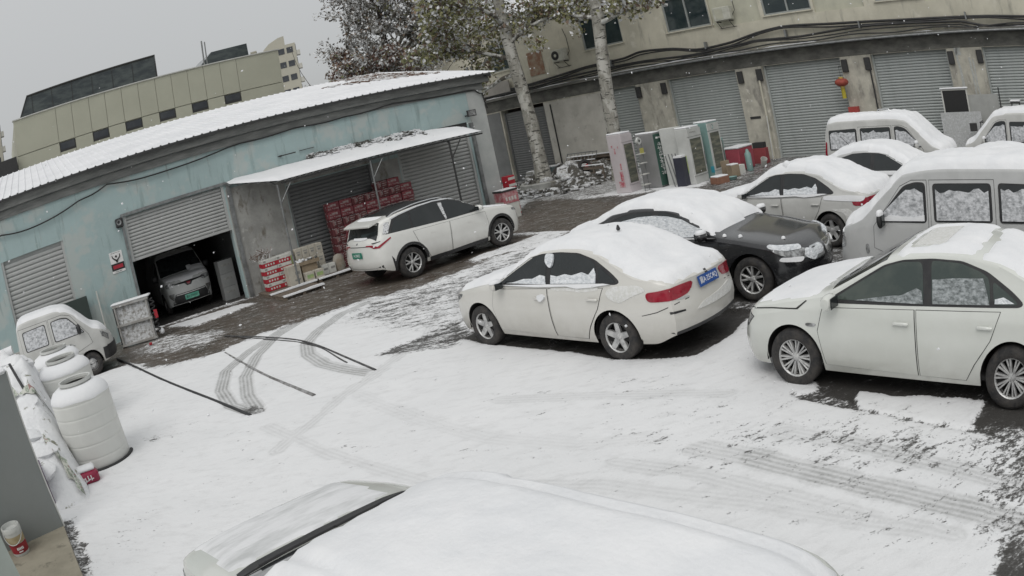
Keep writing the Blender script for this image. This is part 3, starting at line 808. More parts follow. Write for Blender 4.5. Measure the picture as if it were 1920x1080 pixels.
    P = dict(L=L, W=1.94, H=1.72, rw=.372, axles=(1.45, -1.47), paint=PAINT_SUV, z0=0,
        top=[(2.44, .82), (2.33, .92), (2.0, 1.02), (1.45, 1.10), (1.12, 1.145), (1.0, 1.18), (.3, 1.58), (.05, 1.66), (-.4, 1.705), (-.9, 1.70), (-1.5, 1.635), (-1.95, 1.55), (-2.05, 1.52), (-2.25, 1.22), (-2.33, 1.16), (-2.40, 1.12), (-2.44, 1.04)],
        belt=[(2.44, .76), (2.0, .93), (1.4, 1.02), (.9, 1.065), (0, 1.09), (-1.2, 1.135), (-2.0, 1.16), (-2.3, 1.10), (-2.44, .98)],
        wid=[(2.44, .70), (2.25, .83), (1.9, .915), (1.45, .955), (.8, .965), (-1.0, .97), (-1.6, .965), (-2.0, .92), (-2.3, .84), (-2.44, .76)],
        bot=[(2.44, .30), (1.9, .26), (1.0, .27), (-1.0, .27), (-1.95, .30), (-2.2, .36), (-2.44, .42)],
        prof=[(.2, .90), (.32, .945), (.45, .975), (.62, .995), (.78, 1.0), (.92, .985), (1.05, .965), (1.16, .94)],
        crown=.10, tumble=.40, bowf=.30, bowb=.22, endlen=.5, tsig=.035,
        leanf=[(.2, .08), (.4, .01), (.55, 0), (.8, .04), (1.0, .14)], leanb=[(.3, .10), (.45, .02), (.6, 0), (.8, .02), (1.0, .05), (1.15, .10), (1.5, .25)],
        steer=R(-8), handle=PAINT_SUV)
    c = Car(P, 'electric_car', 'clean white electric estate with black roof driving past the snowy canopy', (-1.65, 20.49), 40.3, 'car')
    c.doors([[(1.0, 1.03), (1.03, .70), (.93, .38), (-.22, .36), (-.20, .70), (-.15, 1.06)], [(-.18, 1.06), (-.235, .70), (-.25, .36), (-.92, .37), (-1.02, .60), (-1.2, .80), (-1.28, 1.09)]])
    for q_ in ((.55, .88), (-.62, .91)):
        c.side('door_handle', [(q_[0] - .02, q_[1]), (q_[0] - .20, q_[1] + .012), (q_[0] - .20, q_[1] + .04), (q_[0] - .02, q_[1] + .03)], PAINT_SUV, off=.015, step=.03, round_=1)
    c.side('window_frame', [(1.02, 1.10), (.85, 1.19), (.5, 1.40), (.3, 1.51), (.05, 1.585), (-.4, 1.625), (-.9, 1.61), (-1.5, 1.545), (-1.72, 1.50), (-1.86, 1.33), (-2.02, 1.20), (-1.2, 1.165), (-.2, 1.115)], TRIM, off=.003, step=.06)
    c.side('chrome_strip', [(.9, 1.185), (.5, 1.43), (.3, 1.535), (.05, 1.612), (-.4, 1.65), (-.9, 1.635), (-1.5, 1.57), (-1.76, 1.52), (-1.74, 1.50), (-1.5, 1.548), (-.9, 1.613), (-.4, 1.628), (.05, 1.588), (.3, 1.511), (.5, 1.405), (.88, 1.175)], CHROME, off=.010, step=.05)
    c.side('window', [(.86, 1.13), (.74, 1.225), (.48, 1.38), (.28, 1.485), (.05, 1.55), (-.16, 1.58), (-.20, 1.12)], GLASS, off=.006, round_=1)
    c.side('window', [(-.29, 1.125), (-.25, 1.585), (-.5, 1.60), (-.9, 1.585), (-1.15, 1.555), (-1.24, 1.165)], GLASS, off=.006, round_=1)
    c.side('window', [(-1.30, 1.17), (-1.22, 1.545), (-1.5, 1.51), (-1.66, 1.47), (-1.8, 1.30), (-1.88, 1.20)], GLASS, off=.006, round_=1)
    c.side('pillar_snow', [(-.17, 1.55), (-.29, 1.56), (-.27, 1.3), (-.25, 1.14), (-.2, 1.14), (-.19, 1.3)], SNOW_DUST, off=.012, step=.03, sides=(-1,))
    c.side('pillar_snow', [(-1.82, 1.46), (-1.95, 1.46), (-2.08, 1.22), (-1.95, 1.21), (-1.86, 1.35)], SNOW_DUST, off=.012, step=.03)
    c.side('wheel_arch_trim', [(1.45 + .435 * math.cos(a), .372 + .435 * math.sin(a)) for a in np.linspace(0, math.pi, 18)] + [(1.45 + .495 * math.cos(a), .372 + .495 * math.sin(a)) for a in np.linspace(math.pi, 0, 18)], TRIM, off=.010, step=.06)
    c.side('wheel_arch_trim', [(-1.47 + .435 * math.cos(a), .372 + .435 * math.sin(a)) for a in np.linspace(0, math.pi, 18)] + [(-1.47 + .495 * math.cos(a), .372 + .495 * math.sin(a)) for a in np.linspace(math.pi, 0, 18)], TRIM, off=.010, step=.06)
    c.side('sill_trim', [(.95, .27), (.95, .36), (-.95, .36), (-.95, .27)], TRIM, off=.012)
    c.side('bumper_slot', [(-2.02, .68), (-1.97, .30), (-1.80, .30), (-1.98, .62)], TRIM, off=.008, step=.04)
    c.topp('black_roof', [(.20, .63), (-.4, .69), (-1.0, .69), (-1.74, .62), (-1.74, -.62), (-1.0, -.69), (-.4, -.69), (.20, -.63)], PAINT_BLK2, off=.006, step=.08)
    for q_ in (1, -1):
        rl = MB(); pts = []
        for x in np.linspace(-.05, -1.75, 12):
            co, *_ = c.bvh.ray_cast(Vector((x, q_ * .655, 4)), Vector((0, 0, -1)), 6); pts.append(co + Vector((0, 0, .035 if -1.6 < x < -.2 else .0)))
        rl.tube(pts, .017, 8); rl.build('roof_rail', CHROME if q_ < 0 else TRIM, c.root, smooth=60)
    c.screen('windscreen', .98, .24, GLASS, inset=.92)
    c.screen('rear_window', -2.23, -2.02, GLASS, inset=.88)
    c.frontp('rear_window', [(-.66, 1.47), (-.60, 1.44), (.60, 1.44), (.66, 1.47), (.70, 1.22), (.52, 1.17), (-.52, 1.17), (-.70, 1.22)], GLASS, rear=True, off=.008)
    sp = MB(); sp.prism([(-2.0, 1.505), (-2.30, 1.44), (-2.31, 1.47), (-2.2, 1.52), (-1.75, 1.61), (-1.75, 1.57)], 'y', -.60, .60); sp.build('rear_spoiler', PAINT_SUV, c.root, smooth=40)
    c.topp('spoiler_snow', [(-1.78, .54), (-1.78, -.54), (-2.02, -.56), (-2.02, .56)], SNOW_CAR, off=.03)
    c.corner('tail_light', [(-2.38, .42, 1.02), (-2.36, .66, 1.015), (-2.28, .78, .97), (-1.98, .93, 1.12), (-1.96, .93, 1.09), (-2.24, .80, .925), (-2.34, .68, .93), (-2.38, .56, .985), (-2.40, .42, .99)], REDLENS, off=.010, step=.03, dirx=-1)
    c.frontp('lamp_strip', [(-.45, 1.005), (.45, 1.005), (.45, .99), (-.45, .99)], GAP, rear=True, off=.006, step=.05)
    c.corner('lamp_slot', [(-2.36, .62, 1.06), (-2.2, .82, 1.085), (-2.2, .82, 1.07), (-2.34, .66, 1.035)], TRIM, off=.006, step=.03, dirx=-1)
    c.frontp('tailgate_snow', [(.30, 1.185), (-.36, 1.185), (-.30, 1.14), (-.05, 1.13), (.25, 1.14)], SNOW_CAR, rear=True, off=.02, round_=1)
    c.frontp('bumper_strip', [(-.80, .52), (-.62, .46), (.62, .46), (.80, .52), (.80, .38), (-.80, .38)], TRIM, rear=True, off=.008)
    c.frontp('bumper_plate', [(-.6, .43), (.6, .43), (.55, .40), (-.55, .40)], RIM, rear=True, off=.014, step=.08)
    c.frontp('badge', [(-.03, 1.09), (.03, 1.09), (.03, 1.05), (-.03, 1.05)], CHROME, rear=True, off=.006, step=.03, round_=2)
    c.plate(-1, 0, .80, 'A D0425', PLATE_DKGREEN, True, tilt=.0, h=.15, w=.46, size=.10)
    c.corner('headlight', [(2.36, .60, .86), (2.25, .78, .90), (1.95, .90, .92), (1.97, .90, .86), (2.28, .76, .80)], CLEARLENS, off=.006, step=.04)
    c.frontp('grille', [(-.6, .58), (.6, .58), (.5, .42), (-.5, .42)], TRIM, off=.004)
    c.mirror(.74, 1.13, PAINT_SUV, size=(.17, .24, .15))
    c.wheels('double', .235)
    c.snow(lambda x, y, z, n: (1.1 < x < 2.1 and z > 1.0), T=.012, seed=31, nz=.9)

    # vans
    def van_params(L, W, H, rw, axles, paint, nose=1.0):
        hl = L / 2
        return dict(L=L, W=W, H=H, rw=rw, axles=axles, paint=paint,
            top=[(hl, .78), (hl - .06, .92), (hl - .22, 1.03), (hl - .50, 1.12), (hl - .62, 1.17), (hl - 1.22, 1.70 * H / 1.9), (hl - 1.38, H - .075), (hl - 1.75, H - .02), (0, H), (-hl + .5, H - .01), (-hl + .2, H - .05), (-hl + .05, H - .16), (-hl, H - .30)],
            belt=[(hl, .74), (hl - .2, .92), (hl - .6, 1.03), (hl - 1.2, 1.06), (0, 1.07), (-hl + .3, 1.07), (-hl, 1.05)],
            wid=[(hl, W * .36), (hl - .14, W * .43), (hl - .4, W * .475), (hl - .9, W * .5), (-hl + .5, W * .5), (-hl + .15, W * .485), (-hl, W * .45)],
            bot=[(hl, .30), (hl - .4, .25), (0, .27), (-hl + .4, .30), (-hl, .38)],
            prof=[(.2, .93), (.35, .97), (.6, 1.0), (.85, 1.0), (1.07, .985)], crown=.10, tumble=.17, bowf=.26, bowb=.06, endlen=.4, sq=.5, tsig=.04,
            leanf=[(.25, .06), (.4, 0), (.55, 0), (.75, .03), (1.0, .10)], leanb=[(.3, .05), (.5, 0), (1.0, 0), (1.4, .04), (1.9, .12)], tuck=.03)
    def van_details(c, wins, doors_, glass, wheel='steel', snowT=.10, seed=40, handles=()):
        P = c.P; hl = P['L'] / 2; H = P['H']
        c.doors(doors_, handles=handles)
        for w in wins:
            c.side('window_frame', w, TRIM, off=.010, round_=1, grow=.035, step=.07)
            c.side('window', w, GLASS, off=.016, round_=1, step=.05)
            zt_ = max(z for x, z in w); zb_ = min(z for x, z in w); xa, xb = min(x for x, z in w), max(x for x, z in w)
            pts = [(x, z) for x, z in w if z < zt_ - .2]; rs_ = random.Random(seed + int(xa * 50))
            hi_ = []
            for t in np.linspace(0, 1, 12):
                x = xb + (xa - xb) * t; lim = np.interp(x, *zip(*sorted([(x_, z_) for x_, z_ in w if z_ > zb_ + .05] + [(xb if w[0][0] > w[-1][0] else xa, zb_ + .06)]))) if w[0][1] < zt_ - .2 and w[1][0] < w[0][0] - .2 else zt_
                hi_.append((x, max(zb_ + .03, min(zt_ - .05 - rs_.random() * .07, lim - .03))))
            c.side('window_snow', [(xa + .015, zb_ + .01), (xb - .015, zb_ + .01)] + [(min(max(x, xa + .015), xb - .015), z) for x, z in hi_], glass, off=.022, step=.05)
        c.screen('windscreen', hl - .66, hl - 1.20, glass, inset=.92)
        c.frontp('rear_window', [(-.52, H - .30), (.52, H - .30), (.56, 1.12), (-.56, 1.12)], glass, rear=True, off=.008, round_=1)
        c.corner('headlight', [(hl - .02, .42, .86), (hl - .08, .58, .93), (hl - .30, .72, .92), (hl - .30, .72, .74), (hl - .06, .58, .70)], CLEARLENS, off=.008, step=.04, round_=1)
        c.corner('tail_light', [(-hl, .50, 1.35), (-hl + .14, .74, 1.35), (-hl + .14, .76, .85), (-hl, .56, .85)], REDLENS, off=.008, step=.06, round_=1)
        c.frontp('bumper', [(-.74, .48), (.74, .48), (.70, .30), (-.70, .30)], TRIM, off=.012)
        c.frontp('grille', [(-.36, .80), (.36, .80), (.33, .72), (-.33, .72)], TRIM, off=.006)
        c.wheels(wheel, .175)
        c.snow(lambda x, y, z, n: z > H - .25 or (x > hl - 1.3 and z > .95), T=snowT, seed=seed, nz=.38)

    # 9 grey-white van, near right
    P = van_params(4.05, 1.58, 1.86, .29, (1.12, -1.30), PAINT_SIL)
    c = Car(P, 'minivan', 'silver minivan with snow-speckled windows, parked behind the white saloon at the right edge', (6.38, 8.95), 128.3, 'van', 'parked vans')
    van_details(c, [[(1.12, 1.12), (.62, 1.56), (.45, 1.61), (.30, 1.61), (.30, 1.12)], [(.12, 1.12), (.12, 1.60), (-.80, 1.60), (-.80, 1.12)], [(-.98, 1.12), (-.98, 1.60), (-1.80, 1.58), (-1.80, 1.12)]],
                [[(1.18, 1.05), (1.2, .75), (.92, .65), (.80, .32), (.26, .32), (.25, 1.66), (.50, 1.66), (.70, 1.58)], [(.20, 1.66), (.20, .32), (-.88, .32), (-.88, 1.66)]], FROST, seed=41, snowT=.11,
                handles=[(.36, .93), (.06, .93)])
    c.side('headlight_snow', [(1.98, .94), (1.76, .98), (1.74, .94), (1.92, .88)], SNOW_CAR, off=.02, step=.03, round_=1)
    c.side('side_lamp', [(1.36, .80), (1.30, .80), (1.30, .66), (1.36, .66)], CLEARLENS, off=.010, step=.03, round_=1)
    c.side('window_snow', [(1.05, 1.12), (.9, 1.2), (.5, 1.17), (.31, 1.2), (.31, 1.12)], SNOW_CAR, off=.035, step=.04)
    c.mirror(1.02, 1.10, TRIM, size=(.10, .17, .22), snow=True)

    # 10 far white van
    P = van_params(4.15, 1.66, 1.93, .30, (1.15, -1.35), PAINT_VAN)
    c = Car(P, 'minivan', 'cream-white minivan by the grey shutters, furthest of the vans', (10.72, 17.85), -53.0, 'van', 'parked vans')
    van_details(c, [[(1.12, 1.14), (.66, 1.58), (.48, 1.65), (.34, 1.65), (.34, 1.14)], [(.16, 1.14), (.16, 1.65), (-.76, 1.65), (-.76, 1.14)], [(-.94, 1.14), (-.94, 1.65), (-1.80, 1.63), (-1.80, 1.14)]],
                [[(1.18, 1.05), (1.2, .75), (.95, .66), (.82, .32), (.28, .32), (.27, 1.70), (.52, 1.70), (.72, 1.62)], [(.22, 1.70), (.22, .32), (-.85, .32), (-.85, 1.70)]], FROST, seed=43, snowT=.12)
    c.mirror(1.02, 1.12, PAINT_VAN, size=(.11, .18, .22), snow=True)
    b = MB()
    for q_ in (.06, -.06):
        pts = [c.bvh.ray_cast(Vector((1.55 + .05 * t, q_ * 6 + .1 * t - .3, 4)), Vector((0, 0, -1)), 6)[0] + Vector((0, 0, .115)) for t in (0, 1)]
    rk = MB(); rk.tube([(-.35, -.35, 1.98), (-.25, -.35, 2.12), (.1, -.35, 2.12), (.2, -.35, 1.98)], .012, 6); rk.build('roof_rack', CHROME, c.root)

    # 11 white van at the far right edge
    P = van_params(4.1, 1.62, 1.90, .29, (1.12, -1.30), PAINT_VAN)
    c = Car(P, 'minivan', 'white minivan cut off by the right edge, its snowy roof and windscreen pillar in view', (13.85, 15.2), 122.0, 'van', 'parked vans')
    van_details(c, [[(1.12, 1.12), (.62, 1.58), (.45, 1.63), (.30, 1.63), (.30, 1.12)], [(.12, 1.12), (.12, 1.62), (-.80, 1.62), (-.80, 1.12)], [(-.98, 1.12), (-.98, 1.62), (-1.80, 1.60), (-1.80, 1.12)]],
                [[(1.18, 1.05), (1.2, .75), (.92, .65), (.80, .32), (.26, .32), (.25, 1.68), (.50, 1.68), (.70, 1.60)]], FROST, seed=45, snowT=.10)
    c.mirror(1.02, 1.10, PAINT_VAN, size=(.10, .17, .2), snow=True)

    # 12 electric delivery van in the open garage
    P = van_params(4.35, 1.68, 1.90, .31, (1.25, -1.45), PAINT_GAR)
    P['top'] = [(2.175, .86), (2.1, .98), (1.9, 1.06), (1.5, 1.13), (1.3, 1.18), (.72, 1.68), (.5, 1.82), (.1, 1.88), (-1.7, 1.88), (-2.0, 1.83), (-2.12, 1.7), (-2.175, 1.6)]
    P['belt'] = [(2.175, .80), (1.9, .96), (1.4, 1.06), (-2.175, 1.08)]
    c = Car(P, 'delivery_van', 'silver-white electric van parked nose-out in the open garage, green number plate below a thin grille', (-10.63, 23.42), -55.4, 'van')
    c.doors([[(1.2, 1.04), (1.22, .74), (1.02, .66), (.86, .34), (.2, .34), (.2, 1.08)]])
    c.side('window', [(1.1, 1.12), (.62, 1.60), (.3, 1.66), (.25, 1.12)], GLASS, off=.008, round_=1)
    c.screen('windscreen', 1.30, .66, GLASS, inset=.94)
    c.frontp('grille_strip', [(-.62, .905), (-.14, .885), (-.07, .80), (.07, .80), (.14, .885), (.62, .905), (.62, .935), (-.62, .935)], TRIM, off=.010, step=.04)
    c.frontp('badge', [(-.07, .90), (.07, .90), (.035, .83), (-.035, .83)], REDLENS, off=.016, step=.03)
    c.corner('headlight', [(2.12, .50, .93), (2.05, .66, .98), (1.84, .76, .98), (1.86, .76, .86), (2.1, .62, .82)], CLEARLENS, off=.010, step=.04, round_=1)
    c.frontp('lower_grille', [(-.52, .62), (.52, .62), (.66, .32), (-.66, .32)], TRIM, off=.008)
    c.frontp('grille_bar', [(-.5, .60), (.5, .60), (.5, .575), (-.5, .575)], RIM, off=.016, step=.05)
    c.corner('bumper_vent', [(2.1, .60, .66), (1.95, .74, .66), (1.95, .74, .58), (2.08, .62, .42)], RIM_D, off=.010, step=.04)
    c.corner('fog_lamp', [(2.1, .62, .42), (2.06, .70, .42), (2.06, .70, .36), (2.1, .62, .36)], CLEARLENS, off=.016, step=.03)
    c.plate(1, 0, .47, '冀K·D04202', PLATE_GREEN, False, ch=BLACKP, w=.48, h=.15, size=.095)
    c.mirror(1.04, 1.13, TRIM, size=(.12, .2, .22))
    c.wheels('steel', .18)
    c.snow(lambda x, y, z, n: 1.42 < x < 2.06 and z > .9, T=.03, seed=51, nz=.6)
    c.snow(lambda x, y, z, n: 1.15 < x < 1.5 and z > 1.0 and y > .2 , T=.06, seed=52, nz=.3)
    c.topp('roof_edge', [(.42, .6), (.42, -.6), (.36, -.6), (.36, .6)], RIM, off=.01)

    # 13 small double-cab truck at the left
    P = van_params(2.78, 1.52, 1.80, .285, (.62, -9), PAINT_VAN)
    P['axles'] = (.62,)
    P['top'] = [(1.39, .78), (1.34, .90), (1.2, 1.0), (.98, 1.08), (.86, 1.12), (.40, 1.60), (.24, 1.71), (-.1, 1.79), (-.9, 1.80), (-1.25, 1.77), (-1.35, 1.70), (-1.39, 1.6)]
    P['belt'] = [(1.39, .72), (1.1, .93), (.7, 1.02), (0, 1.04), (-1.39, 1.05)]
    P['wid'] = [(1.39, .55), (1.25, .66), (1.0, .725), (.5, .76), (-1.2, .76), (-1.39, .72)]
    c = Car(P, 'double_cab_truck', 'small white double-cab truck at the left edge with snowy windows and a loaded bed', (-10.87, 15.58), 33.0, 'truck')
    dy = 0
    c.doors([[(.72, 1.0), (.78, .78), (.26, .66), (.12, .36), (-.30, .32), (-.30, 1.62), (.12, 1.62), (.34, 1.54)], [(-.34, 1.62), (-.34, .32), (-1.22, .34), (-1.22, 1.62)]], handles=[(-.2, .90), None])
    for w in ([(.62, 1.08), (.24, 1.50), (.05, 1.54), (-.22, 1.54), (-.22, 1.08)], [(-.44, 1.08), (-.44, 1.54), (-1.10, 1.52), (-1.10, 1.08)]):
        c.side('window_frame', w, TRIM, off=.010, round_=1, grow=.03); c.side('window', w, FROST, off=.016, round_=1)
    c.side('rear_handle', [(-.86, .80), (-1.04, .80), (-1.04, .70), (-.86, .70)], TRIM, off=.012, step=.04, round_=1)
    c.side('door_scrawl', [(.30, .86), (.18, .91), (.02, .92), (-.14, .88), (-.25, .80), (-.22, .78), (-.1, .85), (.04, .885), (.18, .875), (.28, .83)], SCRAWL, off=.011, step=.03)
    c.side('side_moulding', [(.9, .64), (.3, .66), (-1.3, .66), (-1.3, .62), (.3, .62), (.9, .60)], PAINT_VAN, off=.015)
    c.screen('windscreen', .84, .42, GLASS, inset=.92)
    c.corner('headlight', [(1.34, .50, .82), (1.26, .62, .88), (1.05, .70, .98), (1.07, .70, .84), (1.28, .60, .70)], CLEARLENS, off=.008, step=.04)
    c.frontp('bumper', [(-.66, .60), (.66, .60), (.62, .28), (-.62, .28)], TRIM, off=.03)
    c.side('bumper_end', [(1.36, .58), (1.02, .58), (1.0, .3), (1.3, .3)], TRIM, off=.02)
    c.mirror(.50, 1.14, TRIM, size=(.12, .20, .26))
    c.wheels('steel', .17)
    c.snow(lambda x, y, z, n: z > 1.5 or (x > .3 and z > .88), T=.07, seed=55, nz=.38)
    bed = MB()
    bed.box((-2.15, 0, .62), (1.5, 1.46, .06)); bed.box((-2.15, .73, .82), (1.5, .04, .36)); bed.box((-2.15, -.73, .82), (1.5, .04, .36)); bed.box((-2.9, 0, .82), (.04, 1.5, .36))
    bed.box((-2.15, -.755, .92), (1.5, .02, .03)); bed.box((-2.15, -.755, .74), (1.5, .02, .03))
    bed.build('truck_bed', PAINT_VAN, c.root)
    fr = MB(); fr.box((-2.0, 0, .45), (1.9, .7, .12)); fr.build('chassis', UNDER, c.root)
    c2 = c; mh, mt, mr = list(WHEELS.values())[-1]
    for q_ in (1, -1):
        o = inst('wheel', mh, c.root, (-2.1, q_ * .64, .285), (0, 0, 0 if q_ > 0 else math.pi)); inst('tyre', mt, o); inst('rim', mr, o)
    # rolls lying in the bed
    for k, (y, z) in enumerate(((-.55, 1.02), (-.30, 1.03), (-.44, 1.22))):
        r_ = MB(); pts = [(x, y + .02 * math.sin(x * 3 + k), z + .012 * math.sin(x * 5 + k)) for x in np.linspace(-1.55, -2.95, 9)]
        r_.tube(pts, .115, 14); ob = r_.build('snowy_roll', SNOW_CAR, None, smooth=50)
        ob.matrix_world = Matrix.Translation((-10.87, 15.58, 0)) @ Matrix.Rotation(R(33), 4, 'Z')
        tag(ob, ['snow-coated roll lying in the truck bed, the near one of the lower two', 'snow-coated roll lying in the truck bed, the far one of the lower two', 'snow-coated roll on top of the other rolls in the truck bed'][k], 'roll', 'rolls in the truck bed')

DUSTED2 = M('thin_bonnet_snow', (.70, .705, .715), .7, col2=(.48, .49, .49), scale=2.6, lo=.44, hi=.66, bump=.2, bscale=20, stretch=(2, .6, 1))
DUSTED = M('dusted_paint', (.60, .60, .57), .5, col2=(.68, .68, .67), scale=26, lo=.42, hi=.6, bump=.5, bscale=30)
SNOW_DUST = M('thin_snow', (.62, .63, .64), .8, col2=(.05, .055, .06), scale=30, lo=.5, hi=.6, bump=.4, bscale=30)
PAINT_BLK2 = M('black_roof_panel', (.010, .010, .011), .35, col2=(.02, .02, .02), scale=5, spec=.35)
PAINT_GAR = M('garage_van_paint', (.55, .56, .55), .35, col2=(.45, .46, .45), scale=2, coat=.5)
SCRAWL = M('faded_lettering', (.55, .56, .55), .5, col2=(.10, .10, .10), scale=34, lo=.46, hi=.54)

# ------------------------------------------------------------------ ground
def ground():
    def axis(lo, mid0, mid1, hi, fine, grow):
        a = list(np.arange(mid0, mid1, fine)); s_ = fine; x = a[-1]
        while x < hi: s_ *= grow; x += s_; a.append(x)
        s_ = fine; x = a[0]
        while x > lo: s_ *= grow; x -= s_; a.insert(0, x)
        return np.array(a)
    xs = axis(-60, -9.0, 5.5, 70, .034, 1.018); ys = axis(-25, 2.6, 15.5, 140, .034, 1.014)
    X, Y = np.meshgrid(xs, ys, indexing='ij')
    n1 = vnoise(X * .9, Y * .9, 1) - .5; n2 = vnoise(X * .9 + 40, Y * .9, 2) - .5
    n3 = vnoise(X * 4, Y * 4, 3) - .5; n4 = vnoise(X * 4 + 9, Y * 4, 4) - .5
    cov = np.where((X > -4.6) & (Y < 12), 1.02, 1.10) + .10 * n1; mud = np.zeros(X.shape); prs = np.zeros(X.shape); rut = np.full(X.shape, 9.0)
    def paint(arr, poly, val, warp=.5, soft=.12, fine=.12):
        mg = warp * .6 + fine + soft + .1; px_ = [q[0] for q in poly]; py_ = [q[1] for q in poly]
        i0, i1 = np.searchsorted(xs, [min(px_) - mg, max(px_) + mg]); j0, j1 = np.searchsorted(ys, [min(py_) - mg, max(py_) + mg])
        S_ = (slice(i0, i1), slice(j0, j1)); acc = np.zeros(X[S_].shape)
        if acc.size == 0: return
        for k in range(6):
            a = k * math.pi / 3
            acc += inside(X[S_] + warp * n1[S_] + fine * n3[S_] + soft * math.cos(a), Y[S_] + warp * n2[S_] + fine * n4[S_] + soft * math.sin(a), poly)
        acc /= 6; arr[S_] = arr[S_] * (1 - acc) + val * acc
    def stripe(arr, path, w, val, mode='max', fine=.04):
        px_ = [q[0] for q in path]; py_ = [q[1] for q in path]; mg = w + .2
        i0, i1 = np.searchsorted(xs, [min(px_) - mg, max(px_) + mg]); j0, j1 = np.searchsorted(ys, [min(py_) - mg, max(py_) + mg])
        S_ = (slice(i0, i1), slice(j0, j1)); XX, YY = X[S_], Y[S_]; d = np.full(XX.shape, 9.0)
        for (x0, y0), (x1, y1) in zip(path[:-1], path[1:]):
            L2 = (x1 - x0) ** 2 + (y1 - y0) ** 2
            t = np.clip(((XX - x0) * (x1 - x0) + (YY - y0) * (y1 - y0)) / L2, 0, 1)
            d = np.minimum(d, np.hypot(XX - x0 - t * (x1 - x0), YY - y0 - t * (y1 - y0)))
        m_ = np.clip((w / 2 + fine * n3[S_] - d) / .03 + .5, 0, 1)
        arr[S_] = arr[S_] * (1 - m_) + val * m_
    # worn parking yard on the right
    paint(cov, [(3.2, 20), (3.6, 14.5), (1.3, 13.2), (3.2, 9.9), (4.2, 8.6), (6, 5), (8, 3), (24, 3), (24, 30), (10, 30)], .34)
    # driving lane along the warehouse
    lane = [(-13, 17.3), (-10.6, 16.5), (-8.9, 15.4), (-7.6, 14.6), (-6.3, 14.75), (-5.5, 15.9), (-4.25, 16.75), (-3.06, 17.2), (-1.85, 17.5), (-.8, 18.3), (.9, 19.9), (2.4, 20.2), (4.5, 19.5), (7, 22), (6.5, 24.6), (3.2, 27.5), (1.8, 31), (.7, 29), (.3, 27.1), (-7.5, 21.7), (-12, 18.6)]
    paint(cov, lane, .17, .6, .25, .45)
    paint(mud, lane, 1.0, .4, .3)
    # broken snow between the lane and the saloon
    paint(cov, [(-3.9, 15.2), (-3.2, 17), (-1.6, 17.6), (.9, 19.6), (1.6, 18.4), (-.2, 16.0), (-.9, 14.2), (-1.6, 14.0)], .55, .5, .4, .3)
    paint(cov, [(-2.7, 14.1), (-2.0, 15.2), (-.9, 15.6), (-.9, 13.2), (-1.5, 13.0)], .64, .4, .3)
    paint(cov, [(-2.5, 12.15), (-1.0, 11.85), (-.7, 12.6), (-.9, 13.6), (-1.5, 13.0), (-2.2, 12.6)], .40, .25, .12)
    paint(cov, [(-9.7, 17.6), (-9.2, 18.5), (-6.7, 17.3), (-6.9, 16.2), (-8.6, 16.2)], .50, .5, .2)
    # snow on the slab at the garage mouth and by the pallets
    paint(cov, [(-9.7, 19.7), (-7.45, 20.7), (-6.9, 20.2), (-8.2, 18.75)], .92, .2, .08)
    paint(cov, [(.3, 22.6), (1.9, 20.9), (1.4, 20.2), (-.7, 19.0), (-.9, 19.5)], .78, .3, .1)
    # by the junk heap
    paint(cov, [(.9, 31), (3.2, 27.6), (5.5, 27.5), (9, 29), (4, 38), (0, 44)], .47, .5, .3)
    paint(mud, [(4, 24), (9, 25), (9, 30), (3, 40), (1, 33)], .5)
    paint(cov, [(-10.9, 19.6), (-7.3, 21.8), (-11, 29), (-16, 26)], .0, .0, .02, .02)
    paint(cov, [(-7.6, 21.5), (.4, 27.0), (0, 27.6), (-8, 22.1)], .03, .1, .05)
    # bare ground under the cars
    def rect(cx, cy, hd, l0, l1, w0, w1):
        c, s_ = math.cos(R(hd)), math.sin(R(hd))
        return [(cx + c * a - s_ * b, cy + s_ * a + c * b) for a, b in ((l0, w0), (l1, w0), (l1, w1), (l0, w1))]
    paint(cov, [(-.95, 12.3), (-.5, 11.55), (.0, 11.0), (.65, 10.28), (1.1, 9.6), (1.42, 9.35), (2.0, 9.05), (2.6, 9.45), (2.9, 9.8), (3.3, 10.4), (1.2, 13.0), (0, 13.3)], .0, .05, .04, .10)
    for (cx, cy, hd) in ((3.12, 12.52, -49), (5.95, 14.52, 123), (8.85, 15.15, -52), (9.75, 12.2, 127), (6.38, 8.95, 128), (10.72, 17.85, -53), (13.85, 15.2, 122)):
        paint(cov, rect(cx, cy, hd, -2.3, 2.2, -.95, .95), .03, .15, .05)
    paint(cov, rect(-1.65, 20.5, 40, -2.3, 2.6, -1.0, 1.0), .02, .15)
    paint(cov, rect(-10.87, 15.58, 33, -3, 1.4, -.8, .75), .05, .1)
    paint(cov, [(2.75, 7.75), (2.55, 7.05), (3.0, 6.28), (3.72, 5.0), (4.25, 4.2), (5.6, 4.6), (5.2, 7), (3.8, 8.9), (3.1, 9.0), (2.9, 8.2)], .0, .06, .03, .12)
    paint(cov, [(3.22, 6.72), (3.62, 6.22), (4.25, 5.55), (3.78, 5.08), (3.02, 6.30)], .98, .10, .03, .14)
    paint(cov, [(1.7, 8.9), (2.36, 7.28), (2.86, 6.98), (2.96, 7.25), (2.72, 7.75), (2.35, 8.5), (2.05, 9.0)], 1.0, .05, .03, .06)
    # slushy speckles at lower right, wheel ruts
    paint(cov, [(.7, 8.3), (2.3, 7.1), (3.7, 4.95), (4.6, 3.8), (3.8, 3.0), (2.9, 3.6), (2.0, 5.2)], .80, .5, .4)
    paint(cov, [(-.8, 9.6), (1.0, 8.6), (2.3, 7.3), (2.2, 6.0), (1.2, 6.2), (-.6, 7.6)], .90, .5, .3)
    paint(cov, [(1.6, 6.6), (2.2, 6.5), (2.1, 5.9), (1.7, 6.0)], .72, .3, .15)
    paint(cov, [(.8, 7.4), (1.5, 6.6), (2.0, 5.8), (1.7, 5.7), (1.2, 6.3), (.6, 7.0)], .80, .2, .1)
